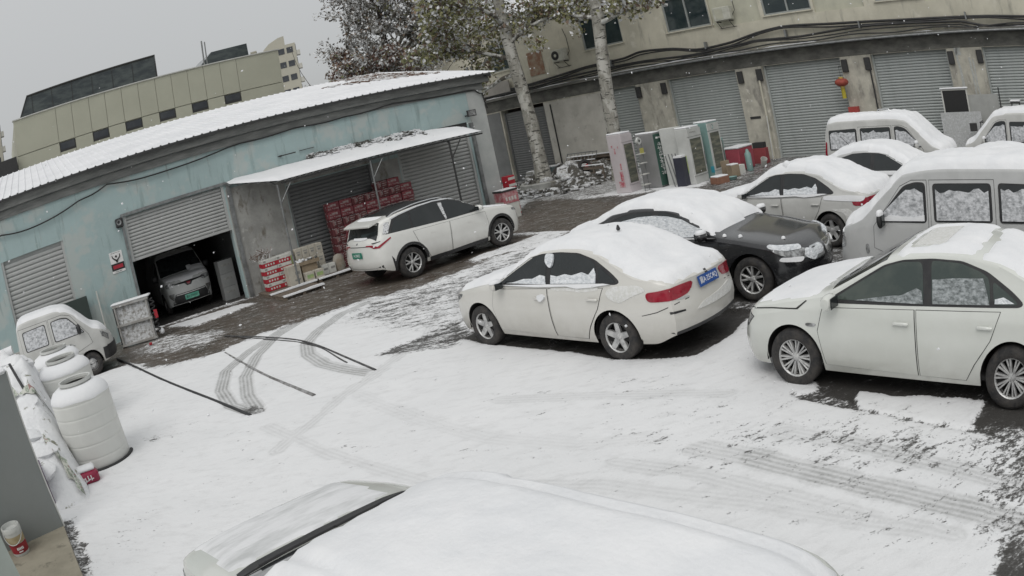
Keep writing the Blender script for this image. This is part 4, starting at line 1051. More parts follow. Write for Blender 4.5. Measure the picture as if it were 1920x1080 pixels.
    paint(cov, [(2.2, 6.3), (3.1, 5.9), (3.9, 4.6), (3.6, 4.0), (2.7, 5.0)], .70, .4, .2)
    paint(cov, [(2.62, 2.95), (3.1, 3.35), (3.5, 3.6), (4.6, 3.2), (4.4, 1), (2.4, 1.5)], .05, .25, .08, .12)
    paint(cov, [(2.8, 3.5), (3.3, 3.7), (3.9, 4.9), (4.6, 4.2), (4.2, 3.1), (3.2, 2.9)], .52, .3, .15)
    RUTS = [[(1.05, 6.95), (1.43, 6.41), (1.77, 5.96), (2.26, 5.17), (2.65, 4.54), (3.1, 3.75), (3.4, 3.3)], [(2.2, 6.3), (2.62, 5.72), (3.05, 4.95), (3.6, 3.85)], [(-2.4, 10.3), (-1.5, 9.0), (-.6, 7.9), (.3, 7.2), (1.05, 6.95)]]
    stripe(prs, RUTS[0][1:], .36, .36, fine=.14); stripe(prs, RUTS[0][2:], .27, .66, fine=.05); stripe(prs, RUTS[1], .30, .22, fine=.14); stripe(prs, RUTS[1][1:], .22, .45, fine=.08); stripe(prs, RUTS[2], .3, .12, fine=.2)
    # turning arcs left by tyres
    tl = [(-4.75, 16.6), (-5.13, 15.15), (-5.33, 14.4), (-5.45, 13.2), (-5.12, 11.9), (-4.6, 10.9), (-4.2, 10.5)]
    t2 = [(-4.6, 16.4), (-4.95, 15.3), (-5.0, 13.9), (-4.82, 12.5), (-4.42, 11.3), (-3.98, 10.4)]
    t3 = [(-3.1, 16.9), (-3.62, 16.2), (-3.92, 15.0), (-3.98, 14.1), (-3.75, 13.2), (-3.3, 12.35), (-2.8, 11.75), (-2.3, 11.25)]
    for t in (tl, t2): stripe(prs, t, .27, .82)
    stripe(prs, t3, .30, .74)
    for t in (tl, t2, t3):
        for o in (-.07, .0, .07): stripe(prs, [(x + o, y) for x, y in t], .018, .95, fine=.01)
    paint(cov, [(-4.35, 10.75), (-3.9, 10.55), (-3.85, 10.25), (-4.2, 10.3)], .42, .12, .04)
    paint(cov, [(-5.75, 9.5), (-5.0, 9.9), (-5.0, 10.6), (-5.5, 10.5), (-5.9, 10.0)], .70, .25, .1)
    paint(cov, [(-5.8, 10.4), (-4.9, 9.2), (-4.6, 9.6), (-5.3, 10.9)], .92, .3, .2)
    paint(cov, [(-5.0, 6.0), (-4.2, 5.8), (-4.0, 7.0), (-4.8, 7.2)], .86, .3, .2)
    paint(cov, [(-5.95, 7.2), (-5.55, 6.7), (-4.7, 5.6), (-4.55, 5.2), (-4.7, 5.1), (-5.2, 5.8), (-6.1, 6.9)], .40, .08, .05, .2)
    paint(cov, [(-2.5, 10.9), (-1.2, 9.5), (0, 8.3), (1.0, 8.0), (.8, 7.4), (-.3, 7.9), (-1.8, 9.5)], .98, .3, .2)
    paint(cov, [(-3.4, 9.3), (-2.2, 8.2), (-1.3, 7.3), (-1.0, 7.6), (-2.0, 8.7), (-3.2, 9.8)], .96, .25, .1)
    yd = cov.copy()
    def rutline(path, w):
        px_ = [q[0] for q in path]; py_ = [q[1] for q in path]; mg = w + .4
        i0, i1 = np.searchsorted(xs, [min(px_) - mg, max(px_) + mg]); j0, j1 = np.searchsorted(ys, [min(py_) - mg, max(py_) + mg])
        S_ = (slice(i0, i1), slice(j0, j1)); XX, YY = X[S_], Y[S_]; best = np.full(XX.shape, 9.0)
        for (x0, y0), (x1, y1) in zip(path[:-1], path[1:]):
            L2 = (x1 - x0) ** 2 + (y1 - y0) ** 2; t = np.clip(((XX - x0) * (x1 - x0) + (YY - y0) * (y1 - y0)) / L2, 0, 1)
            dx, dy = XX - x0 - t * (x1 - x0), YY - y0 - t * (y1 - y0); d = np.hypot(dx, dy) * np.sign((x1 - x0) * dy - (y1 - y0) * dx + 1e-9)
            k = np.abs(d) < np.abs(best); best[k] = d[k]
        k = np.abs(best) < np.abs(rut[S_]); rut[S_] = np.where(k, best, rut[S_])
    for q_, a_ in (([(-4.5, 18.2), (-2.5, 16.6), (-1.4, 14.6), (-1.6, 12.6), (-2.6, 10.4), (-3.2, 8.6)], .26), ([(-3.0, 17.8), (-1.2, 16.0), (-.9, 13.4)], .3), ([(-.4, 9.0), (.8, 8.4), (2.0, 7.6)], .22), ([(-3.6, 9.6), (-2.4, 8.2), (-1.2, 7.0), (.4, 6.2), (1.5, 5.2), (2.6, 3.9)], .20), ([(.6, 6.6), (1.3, 5.9), (1.9, 5.0), (2.7, 3.7)], .26)):
        stripe(prs, q_, .24, a_, fine=.2); RUTS.append(q_)
    for q_ in RUTS: rutline(q_, .3)
    for q_ in (tl, t2, t3): rutline(q_, .2)
    Z = .034 * np.clip((cov - .30) / .5, 0, 1) - .012 * prs + .010 * n3 * np.clip(cov, 0, 1) + .012 * n1
    Z = Z * (np.hypot(X, Y) < 60)
    nx, ny = X.shape; V = np.stack([X, Y, Z], -1).reshape(-1, 3)
    I = np.arange(nx * ny).reshape(nx, ny)
    F = np.stack([I[:-1, :-1], I[1:, :-1], I[1:, 1:], I[:-1, 1:]], -1).reshape(-1, 4)
    me = bpy.data.meshes.new('ground'); me.vertices.add(len(V)); me.vertices.foreach_set('co', V.ravel())
    me.loops.add(F.size); me.loops.foreach_set('vertex_index', F.ravel())
    me.polygons.add(len(F)); me.polygons.foreach_set('loop_start', np.arange(0, F.size, 4)); me.polygons.foreach_set('loop_total', np.full(len(F), 4))
    me.polygons.foreach_set('use_smooth', np.ones(len(F), bool)); me.update(calc_edges=True)
    for nm, ar in (('snow_cover', cov), ('pressed', prs), ('mud', mud), ('rut', rut)):
        at = me.attributes.new(nm, 'FLOAT', 'POINT'); at.data.foreach_set('value', ar.ravel().astype(np.float32))
    # material
    m = bpy.data.materials.new('snowy_yard'); m.use_nodes = True; nt = m.node_tree; N = nt.nodes; L = nt.links; b = N['Principled BSDF']
    def at(n): a = N.new('ShaderNodeAttribute'); a.attribute_name = n; return a.outputs['Fac']
    def math_(op, a, b_, c=None):
        q = N.new('ShaderNodeMath'); q.operation = op
        for i, v in enumerate((a, b_) if c is None else (a, b_, c)):
            if isinstance(v, (int, float)): q.inputs[i].default_value = v
            else: L.new(v, q.inputs[i])
        return q.outputs[0]
    def mixc(f, a, b_):
        q = N.new('ShaderNodeMix'); q.data_type = 'RGBA'
        for i, v in ((0, f), (6, a), (7, b_)):
            if isinstance(v, tuple): q.inputs[i].default_value = (*v, 1)
            elif isinstance(v, float): q.inputs[i].default_value = v
            else: L.new(v, q.inputs[i])
        return q.outputs[2]
    g = N.new('ShaderNodeNewGeometry')
    def noise(scale, detail=5, rough=.6, rot=0, st=(1, 1, 1)):
        mp_ = N.new('ShaderNodeMapping'); mp_.inputs['Rotation'].default_value = (0, 0, R(rot)); mp_.inputs['Scale'].default_value = st
        L.new(g.outputs['Position'], mp_.inputs['Vector'])
        z = N.new('ShaderNodeTexNoise'); z.inputs['Scale'].default_value = scale; z.inputs['Detail'].default_value = detail; z.inputs['Roughness'].default_value = rough
        L.new(mp_.outputs[0], z.inputs['Vector']); return z.outputs['Fac']
    na = noise(2.2, 8, .68, -38, (1, 2.6, 1)); nb = noise(11, 4, .6, -38, (1, 1.8, 1)); nc = noise(34, 3, .6, -45, (1, 1.5, 1))
    nn = math_('ADD', math_('ADD', math_('MULTIPLY', na, .42), math_('MULTIPLY', nb, .32)), math_('MULTIPLY', nc, .26))
    v = math_('ADD', math_('MULTIPLY', math_('SUBTRACT', at('snow_cover'), .5), 1.0), math_('MULTIPLY', math_('SUBTRACT', nn, .5), 4.2))
    rp = N.new('ShaderNodeMapRange'); rp.inputs['From Min'].default_value = -.10; rp.inputs['From Max'].default_value = .10; L.new(v, rp.inputs['Value'])
    snowf = rp.outputs[0]
    asph = mixc(noise(60, 3), (.026, .025, .024), (.070, .066, .061))
    mudc = mixc(noise(1.9, 8, .7, -38, (1, 2, 1)), (.045, .037, .030), (.125, .104, .083))
    base = mixc(at('mud'), asph, mudc)
    # thin half-melted fringe
    fr = N.new('ShaderNodeMapRange'); fr.inputs['From Min'].default_value = -.42; fr.inputs['From Max'].default_value = .02; L.new(v, fr.inputs['Value'])
    base = mixc(math_('MULTIPLY', math_('POWER', fr.outputs[0], 1.6), .42), base, (.40, .40, .395))
    sc_ = mixc(noise(.8, 5), (.66, .668, .675), (.77, .772, .778))
    scf = N.new('ShaderNodeMapRange'); scf.inputs['From Min'].default_value = .50; scf.inputs['From Max'].default_value = .72; scf.inputs['To Max'].default_value = .45; L.new(noise(4.0, 9, .75, -50, (.8, 1.7, 1)), scf.inputs['Value'])
    sc_ = mixc(scf.outputs[0], sc_, (.50, .50, .50))
    ru = at('rut'); gro = math_('MULTIPLY', math_('ADD', math_('SINE', math_('MULTIPLY', ru, 88.0), 0.0), 1.0), .5)
    prn = math_('MULTIPLY', at('pressed'), math_('MULTIPLY', math_('ADD', math_('MULTIPLY', gro, .5), math_('MULTIPLY', noise(26, 4), .9)), math_('ADD', .35, math_('MULTIPLY', noise(2.4, 4), 1.25))))
    sc_ = mixc(prn, sc_, (.27, .272, .265))
    L.new(mixc(snowf, base, sc_), b.inputs['Base Color'])
    rr = N.new('ShaderNodeMix'); L.new(snowf, rr.inputs[0]); rr.inputs[3].default_value = .8
    wet = N.new('ShaderNodeMapRange'); wet.inputs['To Min'].default_value = .18; wet.inputs['To Max'].default_value = .7; wet.inputs['From Min'].default_value = .35; wet.inputs['From Max'].default_value = .62
    L.new(noise(1.1, 4), wet.inputs['Value']); L.new(wet.outputs[0], rr.inputs[2]); L.new(rr.outputs[0], b.inputs['Roughness'])
    hgt = math_('ADD', math_('MULTIPLY', snowf, 1.0), math_('ADD', math_('MULTIPLY', noise(9, 6, .65), .55), math_('MULTIPLY', noise(45, 4), .25)))
    bp = N.new('ShaderNodeBump'); bp.inputs['Strength'].default_value = .55; bp.inputs['Distance'].default_value = .03
    L.new(hgt, bp.inputs['Height']); L.new(bp.outputs[0], b.inputs['Normal']); b.inputs['Specular IOR Level'].default_value = .3
    me.materials.append(m)
    o = bpy.data.objects.new('ground', me); COL.objects.link(o); o['kind'] = 'structure'
    # raised slab edge by the tanks: black rubber strip, and hoses across the snow
    kb = MB(); p0, p1 = Vector((-9.95, 16.62, .03)), Vector((-4.06, 10.21, .03))
    pts = [p0.lerp(p1, t) + Vector((.012 * math.sin(t * 9), .012 * math.cos(t * 7), 0)) for t in np.linspace(0, 1, 24)]
    kb.tube(pts, .030, 8); tag(kb.build('rubber_strip', TRIM, smooth=60), 'straight black rubber strip lying on the snow, running from the small truck towards us', 'strip')
    h = [(-6.6, 16.5), (-6.28, 16.25), (-5.21, 15.41), (-4.26, 14.54), (-3.62, 13.65), (-3.03, 12.66), (-2.25, 11.35)]
    def smoothp(pts, n=40):
        a = np.array(pts); t = np.linspace(0, len(a) - 1, n); 
        xs_ = np.interp(t, range(len(a)), a[:, 0]); ys_ = np.interp(t, range(len(a)), a[:, 1])
        for _ in range(6): xs_[1:-1] = (xs_[:-2] + xs_[2:] + 2 * xs_[1:-1]) / 4; ys_[1:-1] = (ys_[:-2] + ys_[2:] + 2 * ys_[1:-1]) / 4
        return xs_, ys_
    hx, hy = smoothp(h); b_ = MB()
    b_.tube([(x, y, .035) for x, y in zip(hx, hy)], .020, 8)
    b_.tube([(x - .06 + .05 * math.sin(i * .3), y - .05, .035) for i, (x, y) in enumerate(zip(hx, hy))][8:36], .015, 8)
    tag(b_.build('cable', HOSE, smooth=60), 'long dark double cable curving over the snow and the tyre arcs', 'cable')
    hx, hy = smoothp([(-6.0, 14.75), (-5.34, 13.75), (-4.35, 12.28), (-3.75, 11.48), (-3.11, 10.63)]); b_ = MB()
    b_.tube([(x, y, .03) for x, y in zip(hx, hy)], [.020 + .014 * i / 40 for i in range(40)], 8)
    tag(b_.build('cable', HOSE2, smooth=60), 'shorter grey-brown cable on the snow, crossing two tyre arcs', 'cable')

HOSE = M('cable_rubber', (.035, .034, .034), .6, col2=(.10, .10, .10), scale=7)
HOSE2 = M('dirty_cable', (.10, .095, .09), .7, col2=(.30, .30, .30), scale=6)

# ------------------------------------------------------------------ building materials
TEAL = M('pale_teal_wall', (.37, .475, .475), .85, col2=(.33, .42, .42), scale=.9, bump=.25, bscale=9, lo=.35, hi=.7)
add_layer(TEAL, (.42, .47, .455), 1.1, .52, .60, (1, 1, 1), seed=21, detail=3)
add_layer(TEAL, (.23, .27, .26), 2.6, .60, .72, (2.6, 2.6, .22), seed=17)
add_layer(TEAL, (.24, .31, .305), 1.6, .56, .72, (2.2, 2.2, .30), seed=3)
add_layer(TEAL, (.40, .47, .455), 6, .60, .70, seed=9)
CONC = M('patched_concrete', (.40, .40, .38), .9, col2=(.28, .28, .265), scale=1.4, bump=.4, bscale=14)
add_layer(SHUT_B, (.20, .20, .18), 1.2, .58, .74, (1, 1, .35), seed=4) if False else None
add_layer(CONC, (.18, .165, .14), 3.2, .56, .68, (1, 1, .5), seed=4)
add_layer(CONC, (.48, .48, .455), 2.2, .60, .70, seed=12)
BWALL = M('grimy_cream_wall', (.56, .535, .44), .9, col2=(.46, .44, .36), scale=.7, bump=.3, bscale=8)
add_layer(BWALL, (.30, .29, .245), 2.4, .56, .74, (1.6, 1.6, .28), seed=2)
add_layer(BWALL, (.62, .60, .52), 1.2, .58, .72, seed=8)
PIER = M('stained_pier', (.50, .48, .41), .95, col2=(.37, .355, .305), scale=1.6, bump=.4, bscale=9)
add_layer(PIER, (.22, .21, .19), 2.2, .52, .70, (1.2, 1.2, .45), seed=6)
add_layer(PIER, (.62, .60, .54), 3.0, .60, .68, seed=13)
SOFFIT = M('dark_lintel', (.095, .095, .086), .95, col2=(.17, .167, .15), scale=1.3, bump=.3, bscale=9, stretch=(1, 1, 2))  # lintel and ledge, much darker than the walls above and below
WHITEWALL = M('dirty_white_wall', (.53, .515, .47), .9, col2=(.43, .415, .375), scale=1.1, bump=.2, bscale=8)
add_layer(WHITEWALL, (.30, .285, .26), 2.0, .58, .72, seed=5)
SHUT = M('grey_shutter', (.44, .45, .44), .5, .1, col2=(.38, .39, .38), scale=1.1, stretch=(1, 1, .4))
SHUT_B = M('teal_grey_shutter', (.41, .435, .425), .5, .1, col2=(.34, .365, .355), scale=1.1, stretch=(1, 1, .5))
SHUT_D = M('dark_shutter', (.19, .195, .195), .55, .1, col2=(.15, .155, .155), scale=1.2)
ROOFM = M('snowy_metal_roof', (.73, .735, .75), .7, col2=(.66, .668, .685), scale=.8, bump=.15, bscale=9)
FASC = M('weathered_fascia', (.13, .135, .13), .8, col2=(.21, .215, .205), scale=2.2, stretch=(.6, 1, 3), bump=.3, bscale=10)
PANEL = M('beige_panel', (.43, .43, .345), .7, col2=(.40, .40, .32), scale=.5)
PANELW = M('dark_window', (.035, .04, .048), .15, col2=(.06, .065, .07), scale=1)
SKYGLASS = M('rooftop_glass', (.035, .045, .05), .12, col2=(.075, .09, .09), scale=1.2, stretch=(1, 1, 3))
STEEL = M('grey_steel', (.26, .27, .27), .45, .5, col2=(.18, .185, .185), scale=6)
DARKST = M('dark_steel', (.05, .05, .05), .6, .3, scale=6)
CABLE = M('black_cable', (.018, .018, .018), .6, col2=(.03, .03, .03), scale=3)
ACW = M('ac_cream', (.50, .50, .44), .6, col2=(.40, .40, .34), scale=4)
TOWER = M('tower_render', (.42, .40, .33), .9, col2=(.38, .37, .31), scale=.1)

def wall_cells(mb, s0, s1, z0, z1, holes, y0, y1, mi=0):
    """front, back and reveals of a wall standing in the local xz plane with rectangular openings"""
    xs = sorted({s0, s1, *[min(max(h[0], s0), s1) for h in holes], *[min(max(h[1], s0), s1) for h in holes]})
    zs = sorted({z0, z1, *[min(max(h[2], z0), z1) for h in holes], *[min(max(h[3], z0), z1) for h in holes]})
    def solid(i, j):
        if i < 0 or j < 0 or i >= len(xs) - 1 or j >= len(zs) - 1: return False
        cx, cz = (xs[i] + xs[i + 1]) / 2, (zs[j] + zs[j + 1]) / 2
        return not any(h[0] < cx < h[1] and h[2] < cz < h[3] for h in holes)
    for i in range(len(xs) - 1):
        for j in range(len(zs) - 1):
            if not solid(i, j): continue
            a, b, c, d = xs[i], xs[i + 1], zs[j], zs[j + 1]
            mb.add([(a, y0, c), (b, y0, c), (b, y0, d), (a, y0, d)], [(0, 1, 2, 3)], mi)
            mb.add([(a, y1, c), (b, y1, c), (b, y1, d), (a, y1, d)], [(3, 2, 1, 0)], mi)
            if not solid(i - 1, j): mb.add([(a, y0, c), (a, y0, d), (a, y1, d), (a, y1, c)], [(0, 1, 2, 3)], mi)
            if not solid(i + 1, j): mb.add([(b, y0, c), (b, y0, d), (b, y1, d), (b, y1, c)], [(3, 2, 1, 0)], mi)
            if not solid(i, j - 1): mb.add([(a, y0, c), (b, y0, c), (b, y1, c), (a, y1, c)], [(3, 2, 1, 0)], mi)
            if not solid(i, j + 1): mb.add([(a, y0, d), (b, y0, d), (b, y1, d), (a, y1, d)], [(0, 1, 2, 3)], mi)

SLATS = {}
def shutter(parent, s0, s1, z0, z1, y, m, pitch=.11, guide=True, gm=None):
    w = s1 - s0
    f = MB()
    if guide:
        f.box((s0 + .04, y - .03, (z0 + z1) / 2), (.08, .09, z1 - z0)); f.box((s1 - .04, y - .03, (z0 + z1) / 2), (.08, .09, z1 - z0))
    f.box(((s0 + s1) / 2, y - .0, z0 + .04), (w - .17, .05, .08))
    f.box(((s0 + s1) / 2, y + .05, (z0 + z1) / 2), (w - .1, .02, z1 - z0 - .02))
    o = f.build('shutter', gm or m, parent)
    key = (round(w, 3), pitch, m.name)
    if key not in SLATS:
        a, b = -w / 2 + .085, w / 2 - .085; h = pitch
        pr = [(0.022, .003), (-.004, .010), (-.016, h * .30), (-.018, h * .58), (-.006, h * .86), (.022, h * .93)]
        vs = [(a, yy, zz) for yy, zz in pr] + [(b, yy, zz) for yy, zz in pr]; n = len(pr)
        fs = [(i, i + n, i + n + 1, i + 1) for i in range(n - 1)] + [tuple(range(n)), tuple(range(2 * n - 1, n - 1, -1))]
        SLATS[key] = MB().add(vs, fs).mesh('slat', m, None)
    z = z0 + .085
    while z + pitch < z1 + .02:
        inst('slat', SLATS[key], o, ((s0 + s1) / 2, y, z)); z += pitch
    return o

# ------------------------------------------------------------------ warehouse (local x along the wall, y into the building)
AW = (-7.58, 21.54); AH = 34.703
def A(s, d, z=0):
    c, s_ = math.cos(R(AH)), math.sin(R(AH))
    return Vector((AW[0] + c * s + s_ * d, AW[1] + s_ * s - c * d, z))
def warehouse():
    w = empty('warehouse', (AW[0], AW[1], 0), R(AH), 'long pale teal warehouse with snowy metal roof, roller shutters and an open garage', 'warehouse')
    mb = MB(); H = 4.72
    holes = [(-7.62, -5.36, -.1, 3.30), (-3.27, 0.06, -.1, 3.36), (2.05, 5.0, -.1, 2.83), (6.0, 8.80, -.1, 3.45)]
    wall_cells(mb, -13, 9.66, 0, H, [(a, b, 0, d) for a, b, c, d in holes], 0, .28)
    mb.build('wall', TEAL, w)
    sw = MB(); sw.box((9.53, 4.2, H / 2), (.26, 7.8, H)); sw.build('side_wall', TEAL, w)
    bk = MB(); bk.box((-1.6, 8.0, 3.0), (22.4, .2, 6.0)); bk.build('back_wall', CONC, w)
    pc = MB()                              # bare rendered stretch beside the garage mouth
    pc.box((1.06, -.011, 1.62), (1.90, .02, 3.24)); pc.box((5.5, -.011, 1.40), (.92, .02, 2.84)); pc.box((3.5, -.011, 3.07), (2.9, .02, .42))
    pc.build('bare_render', CONC, w)
    cp = MB(); cp.box((9.33, -.008, 2.25), (.66, .016, 4.5)); cp.build('corner_pier', M('pale_corner_pier', (.46, .475, .46), .85, col2=(.39, .41, .40), scale=1.5, bump=.2), w)
    for c_, d_ in (((.20, -.04, 1.72), (.12, .06, 3.44)), ((-3.33, -.03, 1.7), (.08, .05, 3.4)), ((8.93, -.05, 1.7), (.12, .08, 3.4)), ((-1.6, -.03, 3.42), (3.5, .06, .08))): jb = MB(); jb.box(c_, d_); jb.build('door_jamb', STEEL, w)
    # garage interior
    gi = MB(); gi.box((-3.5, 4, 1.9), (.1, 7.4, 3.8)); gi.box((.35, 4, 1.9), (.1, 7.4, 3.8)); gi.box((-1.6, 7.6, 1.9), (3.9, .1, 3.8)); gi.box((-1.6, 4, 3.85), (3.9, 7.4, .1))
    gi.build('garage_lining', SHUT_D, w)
    shutter(w, -7.62, -5.36, .0, 3.30, .10, SHUT, .13)
    shutter(w, -3.27, .06, 2.05, 3.36, .08, SHUT, .10)
    shutter(w, 2.05, 5.0, 0, 2.83, .10, SHUT_D, .115)
    shutter(w, 6.0, 8.80, 0, 3.10, .10, SHUT, .12)
    bx = MB(); bx.box((7.4, .12, 3.28), (2.8, .2, .34)); bx.build('shutter_box', DARKST, w)
    # eaves, fascia
    e = MB(); e.box((-1.7, -.17, 4.84), (23.2, .06, .26)); e.build('fascia', FASC, w)
    so = MB(); so.box((-1.7, .05, 4.725), (23.2, .42, .02)); so.build('soffit', FASC, w)
    ba = MB(); ba.box((-1.7, -.03, 4.58), (22.8, .06, .24)); ba.build('grey_band', FASC, w)
    # roof: ribbed sheets, snow lying in the pans
    def rz(y): return 4.985 + (y + .32) * .185
    V, F = [], []; xs = []; x = -13.3
    while x < 9.95: xs += [(x, 0), (x + .19, 0), (x + .215, .028), (x + .245, .028), (x + .27, 0)]; x += .27
    ysr = list(np.linspace(-.34, 8.1, 12))
    for a, dz in xs:
        for y in ysr: V.append((a, y, rz(y) + dz + .02))
    n = len(ysr)
    for i in range(len(xs) - 1):
        for j in range(n - 1): F.append((i * n + j, (i + 1) * n + j, (i + 1) * n + j + 1, i * n + j + 1))
    me = bpy.data.meshes.new('roof'); me.from_pydata(V, [], F); me.materials.append(ROOFM); inst('roof', me, w)
    ed = MB(); ed.prism([(-.345, 4.97), (8.1, rz(8.1) - .02), (8.1, rz(8.1) - .12), (-.345, 4.87)], 'x', 9.75, 9.93); ed.prism([(-.36, 4.975), (-.32, 5.0), (-.32, 4.93), (-.36, 4.93)], 'x', -13.3, 9.93)
    ed.build('roof_edge', DARKST, w)
    # fallen leaves and branches mixed with snow at the far end of the roof
    lit = MB(); rnd = random.Random(3)
    for k in range(1500):
        s_ = 9.7 - abs(rnd.gauss(0, 2.6)); y = rnd.uniform(1.2, 7.9)
        if s_ < 6.2 or y < 2.2 + (9.7 - s_) * .9 or (y > 5.5 and s_ < 8): continue
        L_ = rnd.uniform(.06, .34); a = rnd.uniform(0, 3.1)
        m_ = Matrix.Translation((s_, y, rz(y) + .045)) @ Matrix.Rotation(a, 4, 'Z') @ Matrix.Rotation(rnd.uniform(-.3, .3), 4, 'X')
        lit.box((0, 0, 0), (L_, rnd.uniform(.03, .12), .03), mat=m_)
    tag(lit.build('leaf_litter', LITTER, w), kind='stuff')
    # cable along the wall, lamp, loudspeaker, bracket
    cb = MB(); pts = [(-9.5, 4.0), (-7.45, 4.06), (-6.12, 3.95), (-4.55, 4.24), (-3.6, 4.42), (-1.84, 4.27), (.67, 4.46), (2.74, 4.50), (4.4, 4.47), (6.05, 4.57), (9.3, 4.52), (9.60, 4.33), (9.70, 3.8)]
    a = np.array(pts); t = np.linspace(0, len(a) - 1, 70)
    cb.tube([(np.interp(k, range(len(a)), a[:, 0]), -.08, np.interp(k, range(len(a)), a[:, 1]) - .05 * abs(math.sin(k * math.pi))) for k in t], .024, 6); cb.build('wall_cable', CABLE, w)
    lp = MB(); lp.box((8.92, -.22, 3.72), (.34, .06, .22), mat=Matrix.Translation((8.92, -.22, 3.72)) @ Matrix.Rotation(R(35), 4, 'X') @ Matrix.Translation((-8.92, .22, -3.72)) if False else None); lp.box((8.8, -.08, 3.66), (.04, .2, .04))
    lo = lp.build('floodlight', DARKST, w); g = MB(); g.box((8.92, -.256, 3.72), (.28, .012, .17)); g.build('lamp_glass', CLEARLENS, lo)
    spk = MB(); spk.box((-3.44, -.10, 3.24), (.24, .18, .27), ch=.03); so_ = spk.build('wall_speaker', TRIM, w)
    c_ = MB(); c_.lathe([(.07, 0), (.085, .012), (.03, -.01), (.001, -.02)], 14, Matrix.Translation((-3.46, -.195, 3.26)) @ Matrix.Rotation(R(90), 4, 'X')); c_.build('speaker_cone', STEEL, so_)
    br = MB(); br.box((2.25, -.1, 3.76), (.60, .03, .035)); br.box((2.95, -.05, 3.77), (.5, .025, .02)); br.box((2.06, -.06, 3.76), (.05, .12, .05)); br.build('wall_bracket', DARKST, w)
    mk = MB(); mk.box((9.17, -.006, 1.71), (.24, .01, .05)); mk.build('letter_slot', DARKST, w)
    # notice on the wall
    p = empty('wall_notice', A(-3.76, .012, 2.2), R(AH), 'white notice with forked black emblem over a red band, on the wall beside the garage', 'notice')
    q = MB(); q.box((0, 0, 0), (.43, .012, .60)); q.build('board', WHITE, p)
    bd = MB(); bd.box((0, -.008, -.13), (.43, .004, .20)); bd.build('dark_band', BLACKP, p)
    rb = MB(); rb.box((0, -.012, -.13), (.33, .004, .10), ch=.0); rb.build('red_band', M('notice_red', (.42, .02, .04), .5), p)
    em = MB()
    em.tube([(-.13, -.012, .21), (-.12, -.012, .14), (-.07, -.012, .09), (-.02, -.012, .055), (0, -.012, -.01)], [.012, .018, .022, .026, .022], 6)
    em.tube([(.13, -.012, .21), (.12, -.012, .14), (.07, -.012, .09), (.02, -.012, .055), (0, -.012, -.01)], [.012, .018, .022, .026, .022], 6)
    em.lathe([(.035, 0), (.03, .008), (.001, .01)], 12, Matrix.Translation((0, -.010, .16)) @ Matrix.Rotation(R(90), 4, 'X')); em.build('emblem', BLACKP, p)
    lt = MB(); lt.box((-.0, -.009, -.265), (.22, .004, .026)); lt.build('small_print', PRINTLINE, p)
    lt = MB(); lt.box((0, -.009, .268), (.32, .004, .016)); lt.build('small_print', PRINTLINE, p)
    return w

PRINTLINE = M('print_line', (.02, .02, .02), .5, col2=(.6, .6, .6), scale=60, lo=.48, hi=.52)
LITTER = M('leaf_litter', (.16, .11, .085), .9, col2=(.62, .62, .62), scale=2.2, lo=.45, hi=.55, detail=3)

